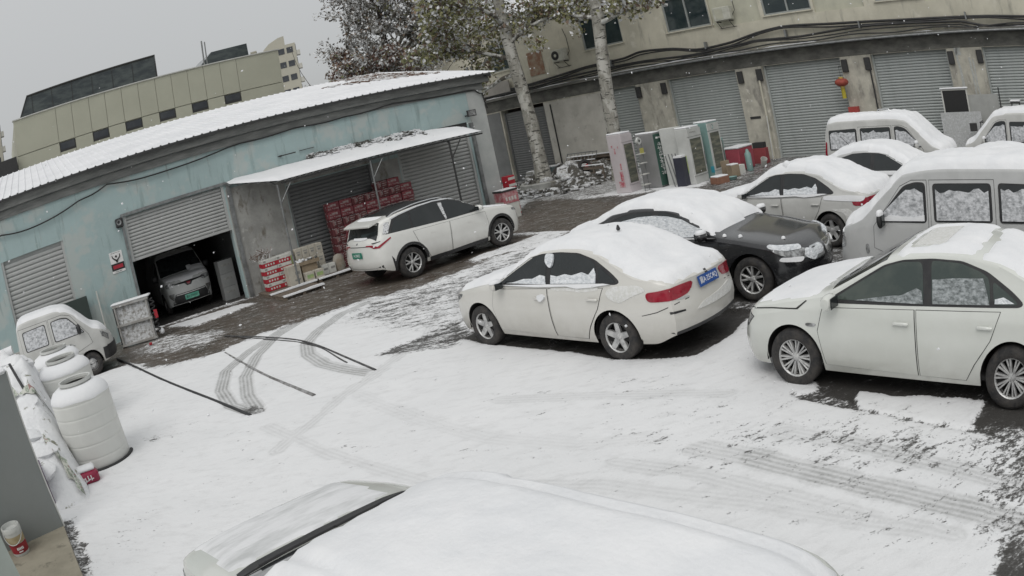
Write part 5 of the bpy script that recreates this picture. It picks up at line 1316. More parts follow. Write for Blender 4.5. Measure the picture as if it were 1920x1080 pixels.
def canopy():
    c = empty('canopy', A(0, 0), R(AH), 'lean-to canopy of corrugated sheet under snow, on thin posts along the warehouse wall', 'canopy')
    def edge(s): return 1.5 * min(1, max(.12, 1 - max(0, (.55 - (s - .2) / 2.2)) * 0)) 
    V, F = [], []; n = 9; cols = []
    s = .15
    while s <= 8.35:
        cols.append(s); s += .03
    for s in cols:
        dz = .022 * math.sin(2 * math.pi * s / .22)
        back = .02 + (.0 if s < 7.2 else (s - 7.2) * .45)
        dmax = 1.52 if s > 1.35 else .35 + (s - .15) / 1.2 * 1.17
        for j in range(n):
            t = j / (n - 1); d = back + (dmax - back) * t
            V.append((s, -d, 3.44 - .40 * d / 1.52 + dz))
    for i in range(len(cols) - 1):
        for j in range(n - 1): F.append((i * n + j, i * n + j + 1, (i + 1) * n + j + 1, (i + 1) * n + j))
    me = bpy.data.meshes.new('corrugated_sheet'); me.from_pydata(V, [], F); me.materials.append(STEEL)
    me.polygons.foreach_set('use_smooth', [True] * len(F)); inst('corrugated_sheet', me, c)
    # snow on it
    V, F = [], []; cols = cols[1:-1:3]; n = 14
    for i, s in enumerate(cols):
        back = .04 + (.0 if s < 7.2 else (s - 7.2) * .45)
        dmax = (1.52 if s > 1.35 else .35 + (s - .15) / 1.2 * 1.17) - .03
        for j in range(n):
            t = j / (n - 1); d = back + (dmax - back) * t
            th = .07 * min(1, j / 2, (n - 1 - j) / 1.5) * min(1, i / 3, (len(cols) - 1 - i) / 3) * (.7 + .6 * float(vnoise(s * 2, d * 2, 4)))
            V.append((s, -d, 3.44 - .40 * d / 1.52 + .018 + th))
    for i in range(len(cols) - 1):
        for j in range(n - 1): F.append((i * n + j, i * n + j + 1, (i + 1) * n + j + 1, (i + 1) * n + j))
    me = bpy.data.meshes.new('roof_snow'); me.from_pydata(V, [], F); me.materials.append(SNOW)
    me.polygons.foreach_set('use_smooth', [True] * len(F)); inst('roof_snow', me, c)
    lit = MB(); rnd = random.Random(5)
    for k in range(420):
        s = rnd.uniform(2.9, 6.9); d = .03 + abs(rnd.gauss(0, .22)) * min(1.4, .5 + (s - 2.6) * .2)
        if d > .75: continue
        L_ = rnd.uniform(.05, .22)
        m_ = Matrix.Translation((s, -d, 3.44 - .4 * d / 1.52 + rnd.uniform(.06, .16))) @ Matrix.Rotation(rnd.uniform(0, 3), 4, 'Z') @ Matrix.Rotation(rnd.uniform(-.6, .6), 4, 'X')
        lit.box((0, 0, 0), (L_, rnd.uniform(.04, .10), .03), mat=m_)
    tag(lit.build('snowy_debris', LITTER2, c), kind='stuff')
    bm_ = MB(); bm_.box((4.85, -1.47, 2.985), (6.9, .05, .05)); bm_.build('front_rail', DARKST, c)
    for s in (1.27, 4.27, 7.04):
        m_ = STEEL if s < 5 else DARKST
        p = MB(); p.tube([(s, -1.46, 0), (s, -1.46, 2.97)], .03, 8); p.tube([(s - .07, -1.46, 2.3), (s + .02, -1.46, 2.3)], .02, 6)
        po = p.build('post', m_, c)
        q = MB(); q.tube([(s, -1.46, 2.42), (s + .42, -1.46, 2.95)], .018, 6); q.build('brace', m_, po)
        q = MB(); q.tube([(s, -1.46, 2.93), (s, -.02, 3.36)], .02, 6); q.build('rafter', m_, po)
LITTER2 = M('snowy_debris', (.66, .67, .68), .9, col2=(.10, .10, .09), scale=2.6, lo=.50, hi=.58, detail=3)

# ------------------------------------------------------------------ long two-storey building
BV = (11.37, 29.10); BHD = -48.4
def B(s, d, z=0):
    c, s_ = math.cos(R(BHD)), math.sin(R(BHD))
    return Vector((BV[0] + c * s + s_ * d, BV[1] + s_ * s - c * d, z))
def long_building():
    w = empty('shop_building', (BV[0], BV[1], 0), R(BHD), 'long two-storey building of stained cream walls over a row of grey roller shutters', 'building')
    S0, S1 = -21.0, 17.5
    doors = [(-15.2, -12.2), (-8.2, -6.5), (-4.80, -1.27), (.02, 3.70), (5.09, 8.54), (10.15, 13.7), (15.0, 17.4)]
    mb = MB(); wall_cells(mb, S0, S1, 0, 3.78, [(a, b, 0, 3.76) for a, b in doors], 0, .5)
    mb.build('ground_floor_wall', PIER, w)
    ww = MB(); ww.box((-10.2, -.012, 1.86), (3.9, .02, 3.70)); ww.build('white_render', WHITEWALL, w)
    dk = MB(); dk.box((-18.1, -.012, 1.86), (5.6, .02, 3.70)); dk.build('dark_render', SHUT_D, w)
    lt = MB(); lt.box(((S0 + S1) / 2, .20, 4.055), (S1 - S0, .44, .53)); lt.build('lintel', SOFFIT, w)
    lg = MB(); lg.box(((S0 + S1) / 2, -.0, 4.40), (S1 - S0, .80, .13)); lo = lg.build('ledge', SOFFIT, w)
    # snow along the ledge
    V, F = [], []; xs = np.arange(S0, S1, .12)
    for x in xs:
        k = float(vnoise(x * .9, 3, 6)); th = max(0, .10 * (k - .30)) if x < 3 else max(0, .12 * (k - .52))
        wd = .05 + .30 * k
        V += [(x, -.40, 4.465), (x, -.405, 4.468 + th), (x, -.40 + wd, 4.468 + th), (x, -.39 + wd + .03, 4.464)]
    for i in range(len(xs) - 1):
        for j in range(3): F.append((i * 4 + j, (i + 1) * 4 + j, (i + 1) * 4 + j + 1, i * 4 + j + 1))
    me = bpy.data.meshes.new('ledge_snow'); me.from_pydata(V, [], F); me.materials.append(SNOW); inst('ledge_snow', me, w)
    # upper storey with windows and sunk panels
    wins = [(-15.2, -13.6, 5.8, 7.3), (-8.95, -6.62, 5.8, 7.3), (-4.18, -1.90, 5.8, 7.3), (.71, 2.96, 5.8, 7.3), (5.9, 8.0, 5.8, 7.3), (10.6, 12.9, 5.8, 7.3)]
    rec = [(-1.83, .54, 5.65, 7.4), (3.08, 5.36, 5.65, 7.4), (8.1, 10.3, 5.62, 7.4)]
    ub = MB(); wall_cells(ub, S0, S1, 4.47, 8.2, wins + rec, .02, .40); ub.build('upper_wall', BWALL, w)
    for a, b, c, d in rec: rp = MB(); rp.box(((a + b) / 2, .17, (c + d) / 2), (b - a, .10, d - c)); rp.build('sunk_panel', BWALL2, w)
    for a, b, c, d in wins:
        f = MB(); t = .07
        f.box((a + t / 2, .12, (c + d) / 2), (t, .10, d - c)); f.box((b - t / 2, .12, (c + d) / 2), (t, .10, d - c))
        f.box(((a + b) / 2, .12, c + t / 2), (b - a - 2 * t, .10, t)); f.box(((a + b) / 2, .12, d - t / 2), (b - a - 2 * t, .10, t)); f.box(((a + b) / 2, .12, (c + d) / 2), (t, .09, d - c - 2 * t))
        fo = f.build('window', FRAMEW, w)
        for k in (0, 1):
            g = MB(); x0 = a + t if k == 0 else (a + b) / 2 + t / 2; x1 = (a + b) / 2 - t / 2 if k == 0 else b - t
            g.box(((x0 + x1) / 2, .13 + .02 * k, (c + d) / 2), (x1 - x0, .012, d - c - 2 * t)); g.build('pane', GLASS_B, fo)
        sl = MB(); sl.box(((a + b) / 2, -.01, c - .03), (b - a + .1, .10, .05)); sl.build('sill', BWALL, fo)
    ep = MB(); ep.box(((S0 + S1) / 2, .0, 8.28), (S1 - S0, .7, .16)); ep.build('eaves', CONC, w)
    es = MB(); es.box(((S0 + S1) / 2, -.05, 8.39), (S1 - S0, .62, .06)); es.build('eaves_snow', SNOW, w)
    pr = MB(); pr.prism([(-.2, 8.36), (4.5, 10.3), (9.2, 8.36)], 'x', S0, S1); pr.build('roof', ROOFM, w)
    bk = MB(); bk.box(((S0 + S1) / 2, 9.0, 4.1), (S1 - S0, .3, 8.2)); bk.box((S0 + .15, 4.7, 4.1), (.3, 8.3, 8.2)); bk.build('back_wall', BWALL, w)
    # shutters with dark boxes at the head
    for i, (a, b) in enumerate(doors):
        m_ = SHUT_D if i == 0 else SHUT_B
        shutter(w, a, b, 0, 3.76 if i else 3.6, .24, m_, .11 if i > 1 else .12)
    for s in (-4.98, -1.05, .0 - .12, 3.88, 4.92, 8.70, 10.0, -8.36, -6.36):
        bx = MB(); bx.box((s, -.06, 3.42), (.26, .12, .5), ch=.02); bx.build('shutter_motor', DARKST, w)
    pp = MB(); pp.tube([(-.16, -.10, .0), (-.16, -.10, 3.2)], .045, 8); pp.build('drain_pipe', BWALL, w)
    p2 = MB(); p2.tube([(4.98, -.06, 0), (4.98, -.06, 3.2)], .035, 8); p2.build('drain_pipe', DARKST, w)
    p3 = MB(); p3.tube([(-11.72, -.05, 0), (-11.72, -.05, 3.6)], .035, 8); p3.build('drain_pipe', DARKST, w)
    # whitish trickle of lime on one pier
    lm = MB(); rnd = random.Random(2)
    for (sx_, z1, z0, wd) in ((8.98, 4.05, 2.2, .10), (9.04, 4.1, 3.5, .22), (9.5, 3.4, 1.9, .07), (9.64, 3.35, 2.0, .06)):
        pts = [(sx_ + rnd.uniform(-.03, .03) + (z1 - z) * .02, z) for z in np.linspace(z1, z0, 8)]
        L_ = [(x - wd * rnd.uniform(.4, .7), z) for x, z in pts]; R_ = [(x + wd * rnd.uniform(.4, .7), z) for x, z in reversed(pts)]
        lm.prism(L_ + R_, 'y', -.008, -.002)
    lm.build('lime_trickle', M('lime', (.46, .47, .45), .9, col2=(.36, .37, .35), scale=8), w)
    gr = MB(); gr.box((-.75, -.01, 1.72), (.5, .02, .10)); gr.build('pier_slot', DARKST, w)
    # bundles of cables
    def run(name, pts, r, d, m_=CABLE, n=90):
        a = np.array(pts); t = np.linspace(0, len(a) - 1, n)
        x = np.interp(t, range(len(a)), a[:, 0]); z = np.interp(t, range(len(a)), a[:, 1])
        for _ in range(3): z[1:-1] = (z[:-2] + z[2:] + 2 * z[1:-1]) / 4
        q = MB(); q.tube(list(zip(x, [-d] * n, z)), r, 7); return q.build(name, m_, w)
    c1 = [(-20, 4.7), (-16, 4.8), (-13, 4.75), (-10.5, 4.9), (-8.88, 5.02), (-6.68, 5.03), (-5.72, 5.22), (-4.03, 5.07), (-2.72, 4.8), (-1.08, 4.9), (.3, 5.15), (1.6, 5.26), (3.78, 5.1), (7.13, 4.96), (10.75, 4.9), (13, 4.8), (17, 4.8)]
    c2 = [(-20, 4.55), (-15, 4.62), (-12, 4.6), (-10.3, 4.73), (-5.85, 4.77), (-3.04, 4.62), (-.32, 4.8), (.21, 4.83), (2.2, 4.74), (3.71, 4.82), (5.19, 4.88), (9.49, 4.76), (10.63, 4.52), (12.35, 4.5), (17, 4.6)]
    run('cable_bundle', c1, .055, .14); run('cable_bundle', [(x, z - .09 + .05 * math.sin(x * 1.3)) for x, z in c1], .035, .17)
    run('cable_bundle', c2, .05, .20); run('cable_bundle', [(x, z - .10 + .06 * math.sin(x * .9 + 1)) for x, z in c2], .028, .22)
    run('cable_bundle', [(x, 4.56 + .07 * math.sin(x * 1.7)) for x in np.linspace(-20, 17, 50)], .03, .26)
    run('gutter_pipe', [(-7.5, 4.36), (17, 4.36)], .045, .44, STEEL, 12); 
    for s_ in (-7.4, -2.3, 1.6, 5.0, 9.8):
        k = MB(); k.box((s_, -.15, 4.95), (.06, .22, .3)); k.build('cable_clip', STEEL, w)
    for (s, z) in ((-10.3, 5.85), (-1.08, 6.15)):
        ac = MB(); ac.box((s, -.20, z), (.82, .30, .58), ch=.025); a_ = ac.build('air_conditioner', ACW, w)
        if s < -5:
            fn = MB(); fn.lathe([(.001, -.01), (.07, -.008), (.08, .0), (.20, .0), (.225, .012), (.23, -.02)], 20, Matrix.Translation((s - .16, -.352, z)) @ Matrix.Rotation(R(90), 4, 'X')); fn.build('fan', TRIM, a_)
        else:
            fn = MB(); fn.box((s - .12, -.352, z), (.36, .012, .42)); fn.build('vent_panel', BWALL2, a_)
        bt = MB(); bt.box((s - .3, -.18, z - .33), (.04, .36, .04)); bt.box((s + .3, -.18, z - .33), (.04, .36, .04)); bt.tube([(s - .3, -.35, z - .33), (s - .3, -.02, z - .62)], .014, 5); bt.tube([(s + .3, -.35, z - .33), (s + .3, -.02, z - .62)], .014, 5); bt.tube([(s - .4, -.05, z - .6), (s + .45, -.05, z - .6)], .012, 5)
        bt.build('wall_bracket', DARKST, a_)
        pq = MB(); pq.tube([(s + .42, -.15, z - .1), (s + .52, -.06, z + .1), (s + .5, -.05, z + .8), (s + .35, -.03, z + 1.25)], .016, 6); pq.build('refrigerant_pipe', TRIM, a_)
    # red bleeding stain and old sign remnant at the left end of the upper wall
    ol = MB(); ol.box((-12.1, -.0, 5.75), (1.0, .02, 1.2)); ol.build('rusty_sheet', RUST, w)
    bb = MB(); bb.box((-16.3, -.18, 4.95), (4.6, .06, .62)); bb.build('name_board', M('blank_board', (.30, .285, .26), .8, scale=2), w)
BWALL2 = M('sunk_panel', (.49, .485, .39), .9, col2=(.41, .405, .33), scale=1.2)
FRAMEW = M('window_frame_grey', (.30, .32, .31), .5, scale=6)
GLASS_B = M('window_glass', (.02, .032, .036), .08, col2=(.04, .055, .055), scale=1.2)
RUST = M('rusty_sheet', (.24, .13, .085), .9, col2=(.33, .29, .22), scale=3, lo=.4, hi=.65)

# ------------------------------------------------------------------ beige panelled block behind, tower blocks
def panel_building():
    P0 = (-10.34, 43.80); hd = math.degrees(math.atan2(.61585, .78787))
    w = empty('panel_building', (P0[0], P0[1], 0), R(hd), 'beige panel-clad block with dark roof lights behind the snowy warehouse roof', 'building')
    cr = MB(); cr.box((-8.6, 6.1, 5.2), (17.1, 12.0, 10.4)); cr.build('core_wall', PANEL, w)
    edges = [-17.2, -14.40, -13.37, -12.25, -11.22, -10.16, -9.10, -8.01, -6.98, -5.94, -4.92, -3.85, -2.79, .0]
    wcols = {1, 3, 5, 7, 9, 11}
    for i in range(len(edges) - 1):
        a, b = edges[i] + .012, edges[i + 1] - .012
        q = MB(); q.box(((a + b) / 2, .04, 9.52), (b - a, .06, 1.98)); q.build('panel', PANEL, w)
        if i not in wcols: q = MB(); q.box(((a + b) / 2, .04, 7.0), (b - a, .06, 2.98)); q.build('panel', PANEL, w)
        else:
            q = MB(); q.box(((a + b) / 2, .04, 6.73), (b - a, .06, 2.44)); q.build('panel', PANEL, w)
            f = MB(); f.box(((a + b) / 2, .06, 8.22), (b - a, .05, .52)); fo = f.build('window', DARKST, w)
            g = MB(); g.box(((a + b) / 2, .03, 8.26), (b - a - .12, .012, .36)); g.build('pane', PANELW, fo)
    cp = MB(); cp.box((-8.6, .1, 10.54), (17.3, .3, .06)); cp.build('coping', M('pale_coping', (.55, .55, .52), .6), w)
    # raised glazed roof lights
    g1 = MB(); g1.prism([(-16.75, 10.6), (-15.95, 12.25), (-7.05, 12.46), (-7.05, 10.6)], 'y', 3.0, 6.0); go = g1.build('roof_light', SKYGLASS, w)
    tr = MB(); tr.tube([(-16.75, 2.97, 10.6), (-15.95, 2.97, 12.27), (-7.03, 2.97, 12.48), (-7.03, 2.97, 10.6)], .06, 6); tr.build('roof_light_trim', DARKST, go)
    for k, s in enumerate(np.arange(-15.6, -7.3, 1.4)): m_ = MB(); m_.box((s, 2.985, 11.45), (.03, .03, 1.6)); m_.build('glazing_bar', DARKST, go)
    g2 = MB(); g2.prism([(-4.6, 10.6), (-3.2, 11.82), (-.72, 11.9), (-.66, 10.6)], 'y', 3.0, 6.0); g2.build('roof_light', SKYGLASS, w)
    vp = MB(); vp.tube([(-3.9, 2.6, 10.6), (-3.9, 2.6, 12.6)], .05, 6); vp.tube([(-3.7, 2.6, 10.6), (-3.7, 2.6, 12.5)], .04, 6); vp.build('vent_pipe', STEEL, w)
    dk = MB(); dk.box((-18.7, 3.5, 4.25), (2.9, 8, 8.5)); dk.build('side_block', DARKST, w)

def tower(name, label, c, rz, wx, wy, H, floors, baycols, fscale=1.0):
    w = empty(name, (c[0], c[1], 0), rz, label, 'tower block')
    b = MB(); b.box((0, wy / 2, H / 2), (wx, wy, H)); b.build('wall', TOWER, w)
    fh = H / floors
    me = {}
    for k in range(floors):
        z = (k + .55) * fh
        if z < 6: continue
        for x in baycols:
            if 'w' not in me: f = MB(); f.box((0, -.03, 0), (fh * .44, .08, fh * .42)); me['w'] = f.mesh('window', PANELW)
            inst('window', me['w'], w, (x, 0, z))
        if 'b' not in me: f = MB(); f.box((0, 0, 0), (.9, 1.8, fh * .34)); me['b'] = f.mesh('balcony', M('balcony_pale', (.50, .49, .44), .8)); f = MB(); f.box((0, 0, 0), (.6, 1.4, fh * .5)); me['d'] = f.mesh('balcony_window', PANELW)
        inst('balcony', me['b'], w, (wx / 2 + .35, 1.1, z - fh * .3)); inst('balcony_window', me['d'], w, (wx / 2 - .2, 1.1, z + fh * .12))
    return w
def towers():
    fh = 3.0
    t = tower('tower_block', 'pale rounded-top tower block far behind the right end of the beige block', (-34.2, 146.2), R(14), 6.4, 9, 28.2, 10, (-1.9, .3, 2.0))
    rf = MB(); rf.prism([(-3.2, 28.2), (-2.0, 29.2), (0, 30.0), (1.2, 30.1), (1.2, 28.2)], 'y', 0, 8); rf.build('curved_roof', TOWER, t)
    tower('tower_block', 'slim tower block low at the far left edge of the view', (-93.5, 120), R(36), 5, 8, 31, 10, (-1.2, 1.2))
    p = empty('stair_tower', (-40.6, 150, 0), R(14), 'faint thin tower above the beige block', 'tower'); b = MB(); b.box((0, 0, 14.5), (1.1, 3, 29)); b.build('wall', TOWER, p)
    b = MB(); b.box((0, 0, 29.1), (1.3, 3.2, .25)); b.build('cap', TOWER, p)
# ------------------------------------------------------------------ goods under the canopy
ORD = ['first', 'second', 'third', 'fourth', 'fifth', 'sixth', 'seventh', 'eighth', 'ninth']
CASE_RED = M('red_case', (.24, .055, .065), .6, col2=(.17, .04, .05), scale=3)
add_layer(CASE_RED, (.42, .36, .35), 9, .60, .66, (1, 1, 1.6), seed=3, detail=2)
CASE_DK = M('dull_red_case', (.14, .035, .04), .7, col2=(.10, .03, .03), scale=3)
add_layer(CASE_DK, (.32, .29, .28), 8, .58, .64, (1, 1, 1.8), seed=7, detail=2)
CARTON = M('cream_carton', (.50, .47, .40), .8, col2=(.42, .39, .33), scale=4)
CARTON_W = M('white_carton', (.58, .58, .54), .75, col2=(.50, .50, .47), scale=4)
BROWNC = M('brown_cardboard', (.30, .24, .17), .85, col2=(.24, .19, .13), scale=4)
RED = M('bright_red', (.42, .02, .035), .55, col2=(.34, .018, .03), scale=6)
GREENP = M('green_print', (.25, .40, .18), .6, col2=(.45, .47, .20), scale=6)
WOOD = M('weathered_wood', (.20, .165, .13), .9, col2=(.13, .105, .085), scale=3, stretch=(.3, 3, 3), bump=.3, bscale=20)
SACK = M('brown_sack', (.26, .22, .17), .9, col2=(.33, .31, .27), scale=5, bump=.3, bscale=14)
PRINT = M('grey_print', (.20, .20, .19), .7, col2=(.30, .30, .28), scale=9)

def place(o, s, d, z, rz=0, frame='A'):
    f = A if frame == 'A' else B
    o.location = f(s, d, z); o.rotation_euler = (0, 0, R(AH if frame == 'A' else BHD) + rz); return o

def goods():
    rnd = random.Random(4)
    b = MB(); b.box((0, 0, .123), (.415, .28, .246), ch=.012)
    b.box((0, -.145, .16), (.20, .012, .07), mi=1); b.box((-.13, -.145, .07), (.09, .012, .05), mi=1); b.box((.1, -.145, .06), (.16, .012, .03), mi=1)
    me1 = b.mesh('drink_case', [CASE_RED, PRINT2])
    b = MB(); b.box((0, 0, .123), (.415, .28, .246), ch=.012); b.box((-.1, -.145, .13), (.06, .012, .15), mi=1); b.box((.1, -.145, .15), (.15, .012, .035), mi=1); b.box((.1, -.145, .09), (.13, .012, .025), mi=1)
    me2 = b.mesh('drink_case', [CASE_DK, PRINT2])
    heights = [8, 8, 8, 8, 9, 9, 8]
    for k, n in enumerate(heights):
        for r_ in range(n):
            o = inst('drink_case', me1 if (k + r_ * 3 + rnd.randint(0, 2)) % 3 else me2)
            place(o, 3.27 + k * .43 + rnd.uniform(-.012, .012), .27 + rnd.uniform(-.02, .03), r_ * .25 + .002, rnd.uniform(-.03, .03))
            tag(o, 'red drink case, %s column from left, %s layer of the red wall' % (ORD[k], ORD[r_]), 'case', 'red drink cases under the canopy')
    # red-banded cartons
    b = MB(); b.box((0, 0, .166), (.445, .32, .10), ch=.006); b.box((0, 0, .058), (.449, .324, .112), mi=1)
    for k in range(4): b.box((-.12 + k * .085, -.163, .06), (.045, .008, .055), mi=0)
    b.box((-.15, -.161, .17), (.08, .006, .05), mi=2)
    me = b.mesh('banded_carton', [CARTON_W, RED, PRINT])
    for r_ in range(4):
        for k in range(2):
            o = inst('banded_carton', me); place(o, .70 + k * .455 + rnd.uniform(-.01, .01), .76, .11 + r_ * .225, rnd.uniform(-.03, .03))
            tag(o, '%s-hand white carton with a red band, %s layer of the low red-striped stack' % (('left', 'right')[k], ('bottom', 'second', 'third', 'top')[r_]), 'carton', 'red-banded cartons')
    for k in range(2):
        sn = MB(); 
    tw = MB()
    for k in range(26):
        x, y = rnd.uniform(-.25, .25), rnd.uniform(-.12, .12)
        tw.tube([(x, y, 0), (x + rnd.uniform(-.15, .15), y + rnd.uniform(-.1, .1), .12), (x + rnd.uniform(-.3, .3), y + rnd.uniform(-.2, .2), rnd.uniform(.15, .34))], .009, 4)
    o = tw.build('dry_twigs', LITTER); place(o, .55, .7, 1.01); tag(o, 'tangle of dry twigs lying on the red-striped cartons', 'twigs')
    # cream cartons
    b = MB(); b.box((0, 0, .15), (.215, .30, .30), ch=.006); b.box((0, -.152, .20), (.13, .006, .03), mi=1); b.box((0, -.152, .13), (.09, .006, .05), mi=1)
    me = b.mesh('cream_carton', [CARTON, PRINT])
    for k in range(4):
        for r_ in range(3):
            o = inst('cream_carton', me); place(o, 1.70 + k * .225, .62, .10 + r_ * .305, rnd.uniform(-.03, .03))
            tag(o, 'cream carton, %s column from left, %s, beside the red-striped stack' % (ORD[k], ('bottom row', 'middle row', 'top row')[r_]), 'carton', 'cream cartons')
    b = MB(); b.box((0, 0, .45), (.15, .3, .9), ch=.006); b.box((0, -.152, .5), (.06, .006, .6), mi=1); o = b.build('tall_carton', [CARTON_W, GREENP]); place(o, 1.46, .62, .10); tag(o, 'tall narrow white and green carton between the red-striped and cream cartons', 'carton')
    b = MB(); b.box((0, 0, .28), (.40, .34, .56), ch=.008); b.box((.08, -.172, .33), (.14, .006, .08), mi=1); b.box((.05, -.172, .14), (.18, .006, .05), mi=1); o = b.build('beige_carton', [CARTON, PRINT]); place(o, 1.27, 1.12, .10); tag(o, 'large beige carton standing in front of the red-striped stack', 'carton')
    b = MB(); b.box((0, 0, .23), (.50, .36, .46), ch=.008); o = b.build('brown_carton', BROWNC); place(o, 1.80, 1.0, .10); tag(o, 'brown carton carrying the tray of lumpy goods', 'carton')
    t = empty('goods_tray', A(1.80, 1.02, .565), R(AH) - .12, 'shallow tray heaped with pale lumpy goods, on the brown carton', 'tray')
    q = MB(); q.box((0, 0, .01), (.66, .40, .02)); 
    for c_, d_ in (((0, .2, .05), (.66, .02, .1)), ((0, -.2, .05), (.66, .02, .1)), ((.33, 0, .05), (.02, .4, .1)), ((-.33, 0, .05), (.02, .4, .1))): q.box(c_, d_)
    q.build('tray', BROWNC, t)
    lm = MB()
    for k in range(34): lm.lathe([(.001, -.04), (.04, -.02), (.045, .01), (.02, .04), (.001, .045)], 7, Matrix.Translation((rnd.uniform(-.28, .28), rnd.uniform(-.16, .16), rnd.uniform(.06, .12))) @ Matrix.Scale(rnd.uniform(.7, 1.3), 4))
    tag(lm.build('lumpy_goods', LITTER2, t, smooth=60), kind='stuff')
    b = MB(); b.box((0, 0, .13), (.26, .25, .26), ch=.006); b.box((0, -.127, .14), (.2, .006, .10), mi=1); me = b.mesh('green_carton', [CARTON, GREENP])
    for k, lb in enumerate(('left', 'right')): o = inst('green_carton', me); place(o, 1.66 + k * .30, 1.32, .10, .05 * k); tag(o, '%s of two small yellow-green printed cartons below the tray' % lb, 'carton', 'yellow-green cartons')
    b = MB(); b.box((0, 0, .14), (.22, .22, .28), ch=.006); b.box((.02, -.112, .16), (.13, .006, .06), mi=1); me = b.mesh('white_carton', [CARTON_W, PRINT])
    for k, lb in enumerate(('left', 'right')): o = inst('white_carton', me); place(o, 2.28 + k * .235, 1.02, .10, -.04 * k); tag(o, '%s of two small white cartons beside the brown sack' % lb, 'carton', 'small white cartons')
    sk = MB(); sk.lathe([(.001, 0), (.14, .0), (.17, .12), (.165, .30), (.12, .42), (.05, .46), (.001, .47)], 12, Matrix.Diagonal((1.1, .8, 1, 1))); o = sk.build('brown_sack', SACK, smooth=60); place(o, 2.80, 1.0, .10); tag(o, 'plump brown sack at the right end of the goods, by the electric estate', 'sack')
    # pallets with boards
    def pallet(s, d, L_, D_, label, snowy):
        p = empty('pallet', A(s, d), R(AH), label, 'pallet'); n = int(D_ / .16)
        bme = MB().box((0, 0, 0), (L_, .12, .022)).mesh('board', WOOD)
        for k in range(n): inst('board', bme, p, (0, -D_ / 2 + .07 + k * (D_ - .14) / (n - 1), .089))
        for x in (-L_ / 2 + .06, 0, L_ / 2 - .06): q = MB(); q.box((x, 0, .039), (.09, D_, .076)); q.build('bearer', WOOD, p)
        if snowy:
            V, F = [], []
            for i, x in enumerate(np.linspace(-L_ / 2, L_ / 2, 40)):
                k = float(vnoise(x * 3, s, 5)); wd = .05 + .16 * k
                V += [(x, -D_ / 2 - .03, .085), (x, -D_ / 2 - .02, .115 + .03 * k), (x, -D_ / 2 + wd, .115 + .02 * k), (x, -D_ / 2 + wd + .02, .098)]
            for i in range(39):
                for j in range(3): F.append((i * 4 + j, i * 4 + 4 + j, i * 4 + 5 + j, i * 4 + j + 1))
            me = bpy.data.meshes.new('edge_snow'); me.from_pydata(V, [], F); me.materials.append(SNOW); inst('edge_snow', me, p)
    pallet(1.05, .95, 1.5, 1.15, 'wooden pallet under the red-striped cartons, snow along its front edge', True)
    pallet(2.45, .95, 1.2, 1.15, 'wooden pallet under the cream cartons and sack, snow along its front edge', True)
    pallet(.95, 2.15, 1.25, .85, 'bare wooden pallet lying on the wet ground in front of the goods', True)
    # garage cartons
    b = MB(); b.box((0, 0, .2), (.5, .4, .4), ch=.006); b.box((0, -.202, .25), (.3, .006, .06), mi=1); me = b.mesh('grey_carton', [M('garage_carton', (.25, .255, .25), .8), PRINT])
    for r_, nm in enumerate(('bottom', 'middle', 'top')): o = inst('grey_carton', me); place(o, -.20, -1.0, r_ * .405, .03 * r_); tag(o, '%s carton of the dim stack just inside the garage door' % nm, 'carton', 'cartons in the garage')
    # chest with red print at the warehouse corner
    c = empty('cold_chest', A(9.26, .68), R(AH), 'white chest with red printed side and dark snowy rim at the warehouse corner', 'chest')
    q = MB(); q.box((0, 0, .30), (.62, .5, .60), ch=.02); q.build('body', CARTON_W, c); q = MB(); q.box((0, -.256, .68), (.62, .01, .30)); q.box((0, 0, .76), (.60, .48, .32)); q.build('printed_front', M('pinkish_red', (.40, .11, .13), .6, col2=(.50, .33, .33), scale=7), c)
    q = MB(); q.box((0, 0, .945), (.66, .54, .05), ch=.01); q.build('lid', DARKST, c); q = MB(); q.box((0, 0, .985), (.60, .48, .03), ch=.012); q.build('snow_cap', SNOW, c)
    q = MB()
    for k in range(4): q.box((-.18 + k * .12, -.264, .68), (.07, .006, .12))
    tag(q.build('lettering', CARTON_W, c), kind='stuff')
    b = MB(); b.box((0, 0, .11), (.34, .3, .22), ch=.01); b.box((0, -.152, .12), (.34, .006, .09), mi=1); me = b.mesh('red_crate', [RED, CARTON_W])
    for r_, nm in enumerate(('lowest', 'second', 'third', 'fourth', 'fifth', 'topmost')): o = inst('red_crate', me); place(o, 9.92, .1, r_ * .225, .04 * r_); tag(o, '%s red and white crate of the stack behind the warehouse corner' % nm, 'crate', 'crates behind the corner')
    # dark board and pole leaning on the wall by the truck
    q = MB(); q.box((0, 0, .8), (.82, .03, 1.6)); o = q.build('dark_board', GREENB); o.location = A(-5.42, .30, 0); o.rotation_euler = (R(-6), 0, R(AH)); tag(o, 'dark green board leaning on the wall behind the small truck', 'board')
    q = MB(); q.tube([(0, 0, 0), (.0, .18, 1.62)], .022, 8); o = q.build('pole', CARTON_W); place(o, -4.66, .30, 0); tag(o, 'thin pale pole leaning on the teal wall beside the dark board', 'pole')
    # snow-plastered upright rack near the garage
    c = empty('shelf_rack', (-9.90, 18.18, 0), math.atan2(.25, 1.02), 'black upright rack plastered with snow, two cells, standing left of the garage mouth', 'rack')
    q = MB(); q.box((-.56, .16, .55), (.05, .42, 1.10)); q.build('side_panel', TRIM, c)
    q = MB(); q.box((0, .03, .58), (1.08, .03, 1.06)); q.build('back_panel', WINSNOW, c)
    for z in (.06, .60, 1.13): q = MB(); q.box((0, -.02, z), (1.14, .13, .055)); q.build('rail', BARK2, c)
    for x in (-.52, .50): q = MB(); q.box((x, -.02, .6), (.05, .10, 1.02)); q.build('stile', BARK2, c)
    q = MB(); q.box((0, .08, 1.185), (1.24, .34, .05), ch=.02); q.build('snow_cap', SNOW, c)
